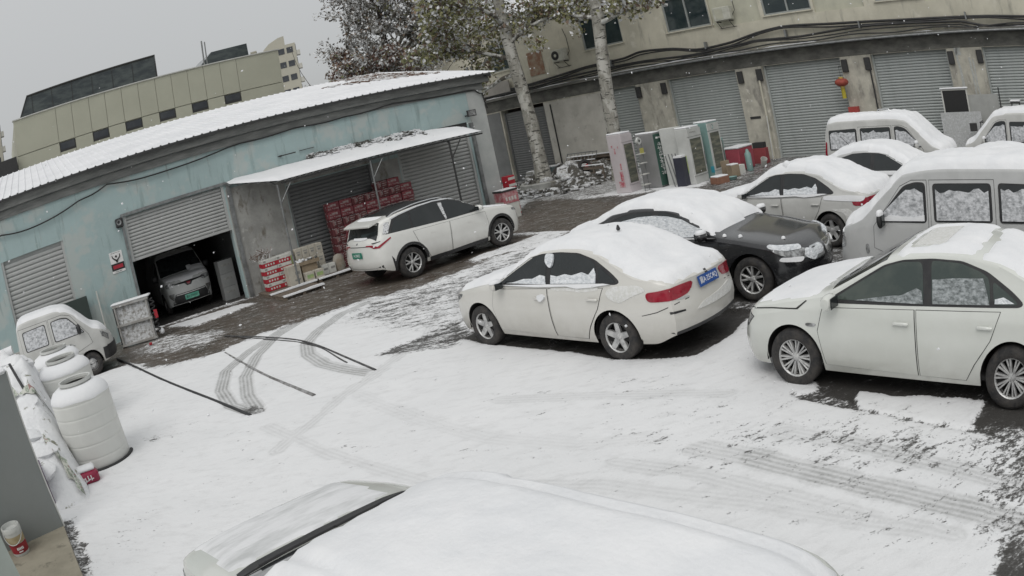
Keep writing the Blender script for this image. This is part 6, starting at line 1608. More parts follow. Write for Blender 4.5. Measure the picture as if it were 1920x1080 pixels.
    hx = MB(); pts = [(.64 + .07 * math.cos(a), .06 * math.sin(a), .12 + a * .0195) for a in np.arange(0, 50, .35)]; hx.tube(pts, .018, 5); hx.build('coiled_hose', TRIM, c)
    hx = MB(); hx.lathe([(.001, -.08), (.07, -.05), (.08, .02), (.04, .08), (.001, .09)], 8, Matrix.Translation((.72, .05, .16))); hx.build('snow_lump', SNOW, c, smooth=60)
    q = MB(); q.box((.70, -.05, .66), (.10, .03, .22)); q.build('red_tag', RED, c)
    q = MB(); q.lathe([(.001, 0), (.05, 0), (.045, .05), (.001, .06)], 7); o = q.build('red_scrap', RED); o.location = (-9.25, 17.55, .02); tag(o, 'small bright red scrap on the snow in front of the rack', 'scrap')
GREENB = M('dark_green_board', (.03, .045, .04), .6, scale=4)
PRINT2 = M('case_print', (.36, .30, .29), .7, col2=(.26, .12, .12), scale=12)
WINSNOW = M('snow_plastered_panel', (.64, .65, .66), .85, col2=(.30, .29, .27), scale=10, lo=.45, hi=.62, bump=.9, bscale=16, bdist=.04)
BARK2 = M('grey_timber', (.42, .42, .41), .9, col2=(.28, .27, .25), scale=4, bump=.3)

# ------------------------------------------------------------------ fridges and clutter along the shops
FR_W = M('fridge_white', (.55, .56, .54), .45, col2=(.47, .48, .46), scale=1.5)
FR_PINK = M('fridge_pinkish', (.56, .52, .53), .45, col2=(.50, .46, .47), scale=1.5)
FR_GREY = M('fridge_grey', (.25, .25, .25), .5, col2=(.21, .215, .21), scale=1.5)
FR_GREEN = M('fridge_green', (.025, .085, .06), .4, col2=(.03, .07, .055), scale=2)
FR_TEAL = M('fridge_teal', (.22, .34, .32), .5, col2=(.18, .29, .275), scale=2)
FR_NAVY = M('navy_cabinet', (.04, .043, .06), .5, scale=3)
SHELFIN = M('fridge_inside', (.11, .115, .095), .25, col2=(.20, .20, .15), scale=2.2, stretch=(.6, .6, 3), lo=.45, hi=.6)

def fridge(loc, W, D, H, side, front, label, kind, rz=R(BHD) + math.pi / 2):
    """door faces local -Y ... the nearest upright edge stands at loc"""
    f = empty('drinks_fridge', (loc[0], loc[1], 0), R(BHD) , label, 'fridge', 'fridges by the shutters')
    # local x: out of the door, local y: along the door to the right, body behind
    q = MB(); q.box((-D / 2, W / 2, H / 2 + .02), (D - .04, W, H - .04), ch=.015); q.build('cabinet', side, f)
    sn = MB(); sn.box((-D / 2, W / 2, H + .03), (D - .02, W - .02, .06), ch=.025); sn.build('snow_cap', SNOW, f)
    x = -.005
    if kind == 'glass':
        hd = MB(); hd.box((x, W / 2, H - .16), (.05, W - .02, .26)); hd.build('header_sign', front, f)
        dr = MB(); z0, z1 = .30, H - .31; t = .055
        dr.box((x, t / 2 + .01, (z0 + z1) / 2), (.06, t, z1 - z0)); dr.box((x, W - t / 2 - .01, (z0 + z1) / 2), (.06, t, z1 - z0)); dr.box((x, W / 2, z0 + t / 2), (.06, W - 2 * t - .02, t)); dr.box((x, W / 2, z1 - t / 2), (.06, W - 2 * t - .02, t))
        do = dr.build('door', front, f)
        g = MB(); g.box((x + .005, W / 2, (z0 + z1) / 2), (.02, W - 2 * t - .02, z1 - z0 - 2 * t)); g.build('door_glass', SHELFIN, do)
        h = MB(); h.tube([(x + .06, W - .06, z0 + .3), (x + .06, W - .06, z0 + .75)], .014, 6); h.build('door_handle', STEEL, do)
        b = MB(); b.box((x, W / 2, .16), (.05, W - .02, .24)); b.build('kick_panel', front, f)
    else:
        dr = MB(); dr.box((x, W / 2, H / 2 + .03), (.06, W - .02, H - .12), ch=.01); dr.build('door', front, f)
    return f

def clutter():
    f = fridge((4.58, 26.38), .62, .64, 2.06, FR_PINK, FR_PINK, 'pinkish fridge with red bottle pictures on its side, leftmost of the row', 'glass')
    for (x, z, h, w) in ((-.25, .62, .32, .13), (-.30, .34, .20, .24), (-.22, .95, .22, .06), (-.36, 1.50, .20, .05), (-.20, 1.62, .07, .04), (-.45, 1.66, .08, .06)):
        art = MB(); art.box((x, -.004, z), (w, .010, h)); art.build('bottle_picture', M('pink_red_print', (.42, .07, .10), .5, col2=(.55, .40, .41), scale=9), f)
    f = fridge((5.68, 26.20), .46, .80, 1.90, FR_GREY, FR_GREEN, 'grey-sided fridge with dark green front and white upright lettering', 'solid')
    g = MB(); rnd = random.Random(9)
    for k in range(9):
        z = 1.52 - k * .125
        for j in range(4): g.box((.028, .12 + rnd.uniform(0, .2), z + rnd.uniform(-.05, .05)), (.006, rnd.uniform(.04, .13), .018)); g.box((.028, .12 + rnd.uniform(0, .2), z + rnd.uniform(-.03, .03)), (.006, .018, rnd.uniform(.05, .1)))
    g.box((.028, .15, 1.74), (.006, .14, .06)); g.box((.028, .32, 1.74), (.006, .10, .06))
    tag(g.build('lettering', WHITE, f), kind='stuff')
    f = fridge((6.66, 25.34), .86, .52, 1.92, FR_W, FR_W, 'white glass-door fridge with sign header in the middle of the row', 'glass')
    s = MB()
    for k in range(4): s.tube([(.024, .14 + k * .1, 1.80), (.024, .18 + k * .1, 1.76), (.024, .22 + k * .1, 1.79)], .010, 4)
    s.build('header_script', PRINT, f)
    s = MB(); s.box((-.30, -.006, .72), (.22, .012, .6)); s.build('side_print', GREENP, f)
    f = fridge((7.60, 25.98), .78, .58, 1.98, FR_TEAL, FR_W, 'teal-sided fridge with glass door, rightmost of the row', 'glass')
    s = MB(); s.lathe([(.07, 0), (.08, .01), (.05, -.01)], 14, Matrix.Translation((.024, .3, 1.82)) @ Matrix.Rotation(R(90), 4, 'Y')); s.build('round_logo', FR_TEAL, f)
    s = MB(); s.box((-.08, -.006, .35), (.14, .012, .22)); s.build('side_print', M('cyan_print', (.05, .30, .38), .5), f)
    # white panels between the fridges
    q = MB(); q.box((0, 0, 1.0), (.70, .45, 2.0), ch=.015); o = q.build('white_cabinet', FR_W); o.location = (6.35, 26.35, 0); o.rotation_euler = (0, 0, R(BHD + 20)); tag(o, 'plain white cabinet standing behind the steel tubes', 'cabinet')
    q = MB(); q.box((0, 0, .5), (.36, .34, 1.0), ch=.012); q.box((.0, 0, 1.03), (.33, .32, .06), mi=1); o = q.build('navy_cabinet', [FR_NAVY, SNOW]); o.location = (6.30, 25.55, 0); o.rotation_euler = (0, 0, R(BHD)); tag(o, 'low navy cabinet with snow on top behind the steel tubes', 'cabinet')
    for k in range(4):
        q = MB(); q.tube([(0, 0, 0), (-.14, .10, 1.15)], .022, 8); o = q.build('steel_tube', STEEL); o.location = (6.02 + k * .10, 25.75 - k * .08, 0); tag(o, '%s from left of four steel tubes leaning beside the green fridge' % ORD[k], 'tube', 'leaning steel tubes')
    r_ = empty('hand_rack', (5.02, 26.05, 0), R(BHD), 'thin upright wire rack hung with white odds and ends between the first two fridges', 'rack')
    q = MB(); q.tube([(0, 0, 0), (0, 0, 1.85)], .016, 6); q.tube([(0, .26, 0), (0, .26, 1.85)], .016, 6); q.build('upright', STEEL, r_)
    for z in (.25, .6, .98, 1.3): q = MB(); q.box((0, .13, z), (.20, .30, .025)); q.build('shelf', CARTON_W, r_)
    q = MB(); q.lathe([(.05, -.05), (.12, -.05), (.13, 0), (.12, .05), (.05, .05)], 14, Matrix.Translation((.02, .10, 1.74)) @ Matrix.Rotation(R(90), 4, 'Y')); q.build('white_roll', FR_W, r_, smooth=50)
    q = MB(); q.box((.06, .15, 1.38), (.02, .2, .22)); q.build('yellow_card', M('yellow_card', (.45, .42, .12), .6), r_)
    # red chest and small things right of the fridges
    c = empty('red_chest', (9.15, 27.55, 0), R(BHD + 90), 'faded red chest freezer with snowy lid beside the third shutter', 'freezer')
    q = MB(); q.box((0, 0, .42), (1.15, .60, .80), ch=.02); q.build('body', M('faded_red', (.38, .07, .095), .6, col2=(.30, .06, .08), scale=3), c)
    q = MB(); q.box((0, 0, .86), (1.18, .63, .07), ch=.02); q.build('snowy_lid', SNOW, c)
    q = MB(); q.box((0, 0, .62), (.62, .5, 1.25), ch=.02); q.box((.0, -.26, .75), (.5, .02, .8), mi=1); o = q.build('small_fridge', [FR_TEAL, SHELFIN]); o.location = (8.45, 28.4, 0); o.rotation_euler = (0, 0, R(BHD + 60)); tag(o, 'small dark teal fridge standing behind the red chest', 'fridge')
    defs = [((7.35, 24.75), (.52, .42, .22), M('orange_brown_box', (.26, .13, .085), .8, scale=4), 'orange-brown box with a snowy top in front of the teal fridge', True),
            ((8.25, 25.9), (.36, .34, .40), BROWNC, 'brown cardboard box beside the red chest', True), ((8.62, 26.25), (.30, .3, .34), CARTON_W, 'small white box between the brown box and the gas cylinder', False),
            ((8.05, 26.5), (.4, .4, .55), BROWNC, 'taller brown box standing against the red chest', False)]
    for (x, y), d_, m_, lb, sn in defs:
        q = MB(); q.box((0, 0, d_[2] / 2), d_, ch=.01)
        if sn: q.box((0, 0, d_[2] + .025), (d_[0] * .95, d_[1] * .95, .05), mi=1, ch=.02)
        o = q.build('goods_box', [m_, SNOW]); o.location = (x, y, 0); o.rotation_euler = (0, 0, R(20)); tag(o, lb, 'box')
    q = MB(); q.lathe([(.001, 0), (.12, 0), (.125, .03), (.125, .62), (.07, .70), (.05, .78), (.001, .80)], 14); o = q.build('gas_cylinder', FR_TEAL, smooth=40); o.location = (9.2, 26.75, 0); tag(o, 'dull grey-green gas cylinder standing in front of the red chest', 'cylinder')
    q = MB(); q.lathe([(.001, .02), (.16, .02), (.19, .10), (.20, .11), (.15, .06), (.001, .05)], 16); o = q.build('basin', FR_TEAL, smooth=40); o.location = (7.9, 25.1, 0); tag(o, 'pale teal basin on the ground by the orange-brown box', 'basin')
    q = MB(); q.lathe([(.001, 0), (.10, 0), (.13, .34), (.12, .34), (.09, .03), (.001, .03)], 14, Matrix.Rotation(R(35), 4, 'X')); o = q.build('bucket', CARTON_W, smooth=40); o.location = (9.85, 27.0, .06); tag(o, 'tipped white bucket right of the gas cylinder', 'bucket')
    c = empty('fire_box', (10.35, 28.45, 0), R(BHD), 'small red cabinet with a dark top standing against the pier', 'cabinet')
    q = MB(); q.box((0, 0, .30), (.62, .3, .60), ch=.01); q.build('body', M('dusty_red', (.28, .055, .06), .7), c); q = MB(); q.box((0, 0, .71), (.50, .28, .22), ch=.01); q.build('dark_top', DARKST, c)
    q = MB(); q.tube([(0, 0, 0), (-.06, .25, 1.75)], .022, 7); o = q.build('pole', FR_W); o.location = B(-.05, .45); o.rotation_euler = (0, 0, R(BHD)); tag(o, 'white pole leaning on the pier left of the third shutter', 'pole')
    # lantern
    c = empty('red_lantern', B(3.72, .42, 2.80), R(BHD), 'faded red paper lantern with gold collars and yellow tassel, hanging on the pier', 'lantern')
    q = MB()
    pr = [(.06, .155)] + [(.29 * math.cos(a) ** .8, .155 * math.sin(a)) for a in np.linspace(1.2, -1.2, 11)] + [(.06, -.155)]
    q.lathe(pr, 20); q.build('globe', M('faded_lantern_red', (.34, .07, .045), .7, col2=(.26, .05, .035), scale=6), c, smooth=50)
    for z in (.18, -.18): q = MB(); q.lathe([(.001, -.035), (.10, -.035), (.10, .035), (.001, .035)], 14, Matrix.Translation((0, 0, z))); q.build('collar', M('gold', (.55, .42, .12), .4, .4), c)
    q = MB(); q.lathe([(.001, 0), (.085, 0), (.09, -.40), (.001, -.40)], 12, Matrix.Translation((0, 0, -.22))); q.build('tassel', M('tassel_yellow', (.50, .42, .04), .7, col2=(.36, .30, .03), scale=20, stretch=(6, 6, 1)), c, smooth=40)
    q = MB(); q.tube([(0, 0, .2), (0, 0, .62)], .008, 5); q.tube([(0, 0, .62), (0, .42, .62)], .012, 5); q.build('hanger', CABLE, c)
    q = MB(); q.box((0, 0, .0), (.42, .25, .22)); o = q.build('red_box', M('red_tin', (.40, .06, .05), .6)); o.location = B(3.95, .2, 1.72); o.rotation_euler = (0, 0, R(BHD)); tag(o, 'small red box fixed to the pier below the lantern', 'box')
    # boards by the fourth pier
    q = MB(); q.box((0, 0, .74), (1.75, .04, 1.48)); o = q.build('white_board', FROSTB); place(o, 8.88, 1.15, 0, 0, 'B'); tag(o, 'wide white board speckled with snow, leaning before the black board', 'board')
    c = empty('black_board', B(8.70, .92, 0), R(BHD), 'black board in a pale frame, snow on its top edge, above the speckled board', 'board')
    q = MB(); q.box((0, 0, 1.82), (1.02, .03, .86)); q.build('panel', BLACKP, c)
    q = MB(); q.box((-.54, 0, 1.14), (.06, .05, 2.28)); q.box((.54, 0, 1.14), (.06, .05, 2.28)); q.box((0, 0, 2.27), (1.02, .05, .05)); q.build('frame', CARTON_W, c)
    q = MB(); q.box((0, 0, 2.32), (1.22, .14, .07), ch=.025); q.build('snow_cap', SNOW, c)
    q = MB(); q.box((0, 0, 1.03), (1.32, .04, 2.06)); o = q.build('grey_board', M('pale_grey_board', (.38, .385, .37), .7, col2=(.33, .335, .32), scale=2)); place(o, 9.92, .85, 0, 0, 'B'); tag(o, 'plain pale grey board standing right of the black board', 'board')
    q = MB(); q.tube([(0, 0, 0), (.04, 0, 2.3)], .03, 6); o = q.build('dark_post', DARKST); place(o, 10.62, .9, 0, 0, 'B'); tag(o, 'thin dark post at the right edge of the grey board', 'post')
    # bicycle
    c = empty('bicycle', B(10.05, 1.6, 0), R(BHD + 12), 'old black bicycle leaning by the boards, its handlebar above the snowy van roof', 'bicycle')
    for x in (-.5, .52):
        q = MB(); ring = [(x + .33 * math.cos(a), 0, .34 + .33 * math.sin(a)) for a in np.linspace(0, 2 * math.pi, 29)]; q.tube(ring, .022, 6, cap=False); wo = q.build('wheel', TRIM, c)
        q = MB(); [q.tube([(x, 0, .34), (x + .32 * math.cos(a), 0, .34 + .32 * math.sin(a))], .004, 4) for a in np.linspace(0, 6.28, 13)]; q.build('spokes', STEEL, wo)
    q = MB(); P_ = {'r': (.52, 0, .34), 'bb': (.05, 0, .32), 's': (.18, 0, .88), 'h': (-.32, 0, .92), 'f': (-.5, 0, .34)}
    for a_, b_ in (('r', 'bb'), ('r', 's'), ('bb', 's'), ('s', 'h'), ('bb', 'h'), ('h', 'f')): q.tube([P_[a_], P_[b_]], .022, 6)
    q.build('frame', DARKST, c); q = MB(); q.tube([(-.32, 0, .92), (-.30, 0, 1.12)], .018, 6); q.tube([(-.18, -.30, 1.16), (-.32, -.2, 1.12), (-.32, .2, 1.12), (-.18, .30, 1.16)], .018, 6); q.build('handlebar', DARKST, c)
    q = MB(); q.box((.20, 0, .94), (.26, .16, .07), ch=.03); q.build('saddle', TRIM, c)
    q = MB(); q.box((-.62, 0, .98), (.30, .36, .26)); q.build('basket', DARKST, c)
    for k, (s, d, z) in enumerate(((11.35, 1.2, 1.82), (11.0, 1.3, 1.60))):
        c = empty('bar_stool', B(s, d, 0), R(BHD), ('taller' if k == 0 else 'lower') + ' stool with a snow-capped seat by the far right shutter', 'stool', 'snow-capped stools')
        q = MB(); q.box((0, 0, z - .05), (.40, .40, .05)); q.build('seat', DARKST, c); q = MB(); q.box((0, 0, z), (.44, .42, .07), ch=.025); q.build('snow_cap', SNOW, c)
        for sx_ in (-.17, .17):
            for sy_ in (-.17, .17): q = MB(); q.tube([(sx_ * 1.3, sy_ * 1.3, 0), (sx_, sy_, z - .07)], .016, 5); q.build('leg', DARKST, c)
FROSTB = M('snow_speckled_board', (.46, .47, .465), .7, col2=(.56, .57, .58), scale=16, lo=.5, hi=.62, bump=.5, bscale=18)
add_layer(FROSTB, (.24, .25, .25), 20, .58, .68, (1, 1, 1.5), seed=5)

# ------------------------------------------------------------------ junk heap by the plane tree
def heap():
    rnd = random.Random(12)
    def at(s, d, z=0): return B(s, d, z)
    q = MB(); q.lathe([(.95, 0), (1.08, 0), (1.10, .30), (1.0, .36), (.92, .34), (.90, .05)], 30); o = q.build('tree_pit_kerb', CONC, smooth=40); o.location = at(-9.8, 3.4); tag(o, 'round grey concrete kerb at the foot of the left plane tree', 'kerb')
    V, F = [], []; n, m = 46, 26
    for i in range(n):
        for j in range(m):
            u, v = i / (n - 1), j / (m - 1); s = -12.0 + 5.4 * u; d = .5 + 3.8 * v
            e = min(1, 4 * u, 4 * (1 - u), 3 * v + .25, 3.2 * (1 - v)); h = .78 * e * (float(vnoise(s * 1.4, d * 1.4, 3)) * 1.5) + .16 * e * float(vnoise(s * 7, d * 7, 5))
            p = at(s, d); V.append((p.x, p.y, h - .03))
    for i in range(n - 1):
        for j in range(m - 1): F.append((i * m + j, i * m + j + 1, (i + 1) * m + j + 1, (i + 1) * m + j))
    me = bpy.data.meshes.new('rubble'); me.from_pydata(V, [], F); me.materials.append(RUBBLE); o = inst('rubble', me); tag(o, 'low snow-dusted rubble heap spreading round the plane trees', 'rubble', kind='stuff')
    b = MB()
    for k in range(420):
        s, d = rnd.uniform(-12.2, -6.5), rnd.uniform(1.0, 6.2); p = at(s, d, rnd.uniform(.02, .12 if d > 3.8 else .45))
        b.box((0, 0, 0), (rnd.uniform(.1, .4), rnd.uniform(.05, .2), rnd.uniform(.03, .12)), mi=rnd.choice((0, 0, 1)), mat=Matrix.Translation(p) @ Matrix.Rotation(rnd.uniform(0, 3), 4, 'Z') @ Matrix.Rotation(rnd.uniform(-.5, .5), 4, 'X'))
    o = b.build('rubble_scraps', [RUBBLE, SNOW]); tag(o, 'scattered scraps and snow clods in front of the rubble heap', 'scraps', kind='stuff')
    # bed frame, planks, tyres, crates, sacks
    c = empty('metal_bed_frame', at(-8.8, 2.2, .55), R(BHD), 'snowy metal grid frame lying tilted on the junk heap', 'frame'); c.rotation_euler = (R(62), 0, R(BHD - 6))
    q = MB(); q.tube([(-.95, 0, 0), (.95, 0, 0), (.95, .75, 0), (-.95, .75, 0), (-.95, 0, 0)], .025, 6); q.build('outer_frame', STEEL, c)
    for k in range(7): q = MB(); q.tube([(-.7 + k * .235, 0, 0), (-.7 + k * .235, .75, 0)], .014, 5); q.build('bar', STEEL, c)
    for k in range(3): q = MB(); q.box((0, .18 + k * .2, .02), (1.85, .035, .03)); q.build('snowy_rail', SNOW, c)
    c = empty('plank_stack', at(-8.6, 1.2, .75), R(BHD), 'stack of weathered planks at the back of the junk heap against the wall', 'planks')
    for k in range(9): q = MB(); q.box((rnd.uniform(-.2, .2), (k % 3) * .2 - .2, (k // 3) * .10 + .06 * (k % 2)), (2.6, .17, .05), rz=rnd.uniform(-.06, .06)); q.build('plank', WOOD, c)
    q = MB(); q.box((0, -.3, .30), (2.4, .14, .04)); q.build('snow_strip', SNOW, c)
    for k, (s, d, z, lb) in enumerate(((-9.15, 3.0, .62, 'dark old tyre on the junk heap left of the snowy sacks'), (-8.0, 2.7, .70, 'dark old tyre on the junk heap right of the snowy sacks'))):
        q = MB(); q.lathe([(.17, -.07), (.27, -.09), (.30, 0), (.27, .09), (.17, .07), (.15, 0)], 20, Matrix.Rotation(R(60), 4, 'X')); o = q.build('old_tyre', TYRE, smooth=50); o.location = at(s, d, z); tag(o, lb, 'tyre')
    for k, (s, d, z, r_, lb) in enumerate(((-8.75, 3.2, .50, .34, 'largest snow-covered sack in the middle of the junk heap'), (-8.35, 3.5, .36, .27, 'snow-covered sack at the front foot of the heap'), (-9.5, 3.6, .34, .26, 'snow-covered bundle left on the heap beside the kerb'), (-7.75, 3.1, .35, .24, 'small snowy bundle next to the crate'), (-8.9, 2.6, .85, .22, 'snowy lump on top of the heap'))):
        q = MB(); q.lathe([(.001, -r_ * .7), (r_ * .8, -r_ * .5), (r_, 0), (r_ * .75, r_ * .5), (r_ * .25, r_ * .72), (.001, r_ * .74)], 11, Matrix.Rotation(rnd.uniform(-.4, .4), 4, 'X') @ Matrix.Diagonal((1.25, .9, .85, 1))); o = q.build('snowy_sack', WINSNOW, smooth=60); o.location = at(s, d, z); tag(o, lb, 'sack')
    c = empty('wooden_crate', at(-7.35, 2.5, 0), R(BHD - 4), 'open slatted crate with a snowy rim left of the pinkish fridge', 'crate')
    for z in (.12, .36, .60): q = MB(); q.box((0, -.42, z), (1.15, .03, .11)); q.build('slat', WOOD, c)
    for z in (.12, .36, .60): q = MB(); q.box((-.56, 0, z), (.03, .80, .11)); q.build('slat', WOOD, c)
    for x in (-.55, 0, .55): q = MB(); q.box((x, -.40, .36), (.05, .05, .74)); q.build('corner_post', WOOD, c)
    q = MB(); q.box((0, -.42, .72), (1.25, .12, .05), ch=.02); q.build('snow_cap', SNOW, c)
    q = MB(); q.lathe([(.001, 0), (.13, 0), (.15, .2), (.06, .36), (.001, .38)], 10, Matrix.Rotation(R(40), 4, 'Y')); o = q.build('red_sack', RED, smooth=50); o.location = at(-8.05, 2.6, .50); tag(o, 'small red sack poking out of the snow on the heap', 'sack')
    q = MB(); q.box((0, 0, .22), (.5, .4, .44), ch=.03); q.box((0, 0, .46), (.5, .4, .06), mi=1, ch=.02); o = q.build('blue_grey_bin', [M('blue_grey_plastic', (.13, .17, .18), .6), SNOW]); o.location = at(-10.4, 2.2, .35); o.rotation_euler = (0, 0, R(BHD)); tag(o, 'blue-grey bin with snowy lid left of the left plane tree', 'bin')
    for k in range(3):
        q = MB(); q.box((0, 0, 0), (.75 - .1 * k, .4, .09)); q.box((0, 0, .06), (.7 - .1 * k, .36, .04), mi=1, ch=.015); o = q.build('flat_box', [CONC, SNOW]); o.location = at(-11.6 + .05 * k, 2.3, .30 + .17 * k); o.rotation_euler = (0, 0, R(BHD + 5 * k)); tag(o, '%s of three flat snow-topped slabs stacked left of the heap' % ('lowest', 'middle', 'topmost')[k], 'slab', 'flat slabs')
RUBBLE = M('snowy_rubble', (.62, .63, .64), .9, col2=(.085, .08, .07), scale=3.4, lo=.40, hi=.49, bump=.8, bscale=9, bdist=.06, world=True)

# ------------------------------------------------------------------ tanks, partition, pile, bucket
TANKM = M('translucent_white_tank', (.64, .645, .615), .45, col2=(.57, .575, .55), scale=1.2, stretch=(1, 1, .5))
add_layer(TANKM, (.30, .30, .28), 7, .66, .74, (1, 1, .35), seed=3)
def tanks():
    def tank(loc, r, H, label, rot):
        t = empty('water_tank', (loc[0], loc[1], 0), rot, label, 'tank', 'round white water tanks')
        q = MB(); pr = [(.001, .0), (r * .98, .0), (r, .03)]
        for z in np.arange(.2, H * .80, .205): pr += [(r, z - .03), (r, z - .012), (r - .004, z - .004), (r - .004, z + .004), (r, z + .012), (r, z + .03)]
        pr += [(r, H * .82), (r * .97, H * .86), (r * .84, H * .915), (r * .62, H * .955), (r * .52, H * .965), (r * .52, H * 1.0)]
        q.lathe(pr, 48); q.build('shell', TANKM, t, smooth=30)
        q = MB(); q.lathe([(r * .50, H * .985), (r * .50, H + .02), (r * .56, H + .025), (r * .565, H - .02), (r * .54, H - .03)], 40); q.build('neck_ring', FR_W, t, smooth=40)
        q = MB(); q.lathe([(.001, H * .93), (r * .3, H * .935), (r * .505, H * .94)], 30); q.build('hollow_top', M('tank_inside', (.36, .365, .35), .7), t)
        V = []; 
        pr = [(r * .54, H * .966), (r * .64, H * .964), (r * .86, H * .921), (r * .975, H * .866), (r * 1.006, H * .835), (r * 1.003, H * .818)]
        q = MB(); q.lathe(pr, 48)
        for i, v in enumerate(q.v):
            a = math.atan2(v[1], v[0]); k = i % len(pr); n_ = float(vnoise(math.cos(a) * 3 + 5, math.sin(a) * 3 + 5, 8)) - .5
            if k >= 3: q.v[i] = (v[0], v[1], v[2] + n_ * .045 * (k - 2) / 3)
        q.build('snow_cap', SNOW, t, smooth=60)
        return t
    tank((-6.47, 9.22), .535, 1.28, 'front water tank, ribbed and white with a snowy shoulder, beside the red pack', .3)
    tank((-8.15, 11.32), .60, 1.28, 'middle water tank, half hidden behind the front one', 1.3)
    tank((-9.2, 12.6), .60, 1.28, 'rearmost water tank, its neck just below the small truck door', 2.2)
    q = MB(); q.tube([(-6.47 + .56 * math.cos(a), 9.22 + .56 * math.sin(a), .03) for a in np.linspace(-2.4, .5, 20)], .035, 6); o = q.build('black_hose', TRIM, smooth=60); tag(o, 'black hose curled round the foot of the front tank', 'hose')
    # red pack
    c = empty('red_pack', (-6.33, 8.26, 0), math.atan2(.30, .48), 'red plastic-wrapped pack with white script, snow on top, lying before the front tank', 'pack')
    q = MB(); q.box((0, 0, .10), (.60, .26, .20), ch=.05); q.build('pack', M('red_wrap', (.30, .015, .055), .25, col2=(.22, .01, .04), scale=7, bump=.4, bscale=12), c, smooth=50)
    q = MB(); rnd = random.Random(3)
    for k in range(7): q.box((-.14 + k * .052, -.132, .105 + rnd.uniform(-.012, .012)), (.016, .006, .075)); q.box((-.12 + k * .052, -.132, .10 + rnd.uniform(-.03, .03)), (.034, .006, .014))
    tag(q.build('white_script', WHITE, c), kind='stuff')
    q = MB(); q.box((-.03, .02, .225), (.60, .22, .07), ch=.03); q.build('snow_cap', SNOW, c, smooth=60)
    # grey partition and platform
    d1 = Vector((-.676, -.737, 0)); P0 = Vector((-5.81, 6.71, 0)); nn = Vector((.737, -.676, 0))
    q = MB(); a = P0; b = P0 + d1 * 3.0; th = Vector((-.737, .676, 0)) * .09
    q.add([a + Vector((0, 0, z)) for z in (.1, 2.06)] + [b + Vector((0, 0, z)) for z in (.1, 2.06)] + [a + th + Vector((0, 0, z)) for z in (.1, 2.06)] + [b + th + Vector((0, 0, z)) for z in (.1, 2.06)], [(0, 2, 3, 1), (4, 5, 7, 6), (0, 1, 5, 4), (2, 6, 7, 3), (1, 3, 7, 5)])
    w = q.build('grey_partition', M('grey_panel', (.215, .23, .225), .5, col2=(.19, .205, .20), scale=.8)); tag(w, 'plain grey partition panel at the left edge, its pale edge slanting past the tanks', 'partition')
    q = MB(); e = P0 + th / 2 - d1 * .012; q.box((0, 0, 0), (.02, .10, 1.98), mat=Matrix.Translation(e + Vector((0, 0, 1.08))) @ Matrix.Rotation(math.atan2(-.737, -.676), 4, 'Z')); q.build('edge_trim', FR_W, w)
    q = MB(); q.box((0, 0, 0), (3.0, .16, .07), ch=.03, mat=Matrix.Translation(P0 + d1 * 1.5 + th / 2 + Vector((0, 0, 2.09))) @ Matrix.Rotation(math.atan2(-.737, -.676), 4, 'Z')); q.build('snow_cap', SNOW, w)
    q = MB(); q.prism([(-5.81, 6.71), (-4.79, 5.44), (-3.4, 3.70), (-5.6, 2.2), (-8.2, 4.3)], 'z', -.05, .10); o = q.build('platform', M('sandy_platform', (.30, .275, .215), .85, col2=(.24, .22, .17), scale=2.2, bump=.4, bscale=12)); o['kind'] = 'structure'
    add_layer(o.data.materials[0], (.17, .155, .12), 5, .58, .68, seed=3)
    q = MB(); p = Vector((-4.765, 4.41, 0)); dd = Vector((-.62, -.78, 0))
    q.box((0, 0, 0), (1.4, .10, 2.6), mat=Matrix.Translation(p + dd * .7 + Vector((-.039, .031, 1.4))) @ Matrix.Rotation(math.atan2(-.78, -.62), 4, 'Z')); o = q.build('door_jamb', M('pale_green_jamb', (.36, .40, .375), .6, col2=(.31, .345, .32), scale=1)); tag(o, 'pale green jamb cut off by the lower left corner', 'jamb')
    # bucket
    c = empty('paint_bucket', (-6.17, 5.98, .10), .4, 'white paint bucket with red label and wire handle on the platform', 'bucket')
    q = MB(); q.lathe([(.001, .0), (.125, .0), (.13, .01), (.146, .30), (.152, .30), (.153, .335), (.146, .36), (.136, .36), (.132, .31), (.001, .305)], 28); q.build('pail', FR_W, c, smooth=35)
    q = MB(); q.lathe([(.1318, .035), (.1405, .16)], 28); q.build('red_label', M('label_red', (.30, .02, .03), .5, col2=(.22, .015, .02), scale=6), c, smooth=60)
    q = MB(); q.lathe([(.1408, .165), (.146, .255)], 28); q.build('gold_label', M('label_gold', (.34, .27, .15), .5, col2=(.42, .36, .24), scale=8), c, smooth=60)
    q = MB()
    for k in range(5):
        a = -.45 - 1.0 + k * .16; m_ = Matrix.Rotation(a, 4, 'Z') @ Matrix.Translation((.1385, 0, .10)); q.box((0, 0, 0), (.008, .016, .03), mat=m_)
        if k < 3: q.box((0, 0, 0), (.008, .022, .012), mat=Matrix.Rotation(a + .1, 4, 'Z') @ Matrix.Translation((.1355, 0, .06)))
    q.build('label_script', WHITE, c)
    q = MB(); q.tube([(.152 * math.cos(a), .152 * math.sin(a) - .02 * math.sin(a), .31 - .17 * math.sin(a)) for a in [-x for x in np.linspace(0, math.pi, 16)]] if False else [(.156 * math.cos(a), -.156 * math.sin(a), .30 - .14 * math.sin(a)) for a in np.linspace(0, math.pi, 18)], .006, 6); q.build('wire_handle', FR_W, c, smooth=60)
    # snow-covered pile between partition and tanks
    V, F = [], []; n, m = 44, 22; p0 = Vector((-6.15, 7.35, 0)); p1 = Vector((-9.6, 11.9, 0)); ax = (p1 - p0).normalized(); nx = Vector((ax.y, -ax.x, 0)); Ln = (p1 - p0).length
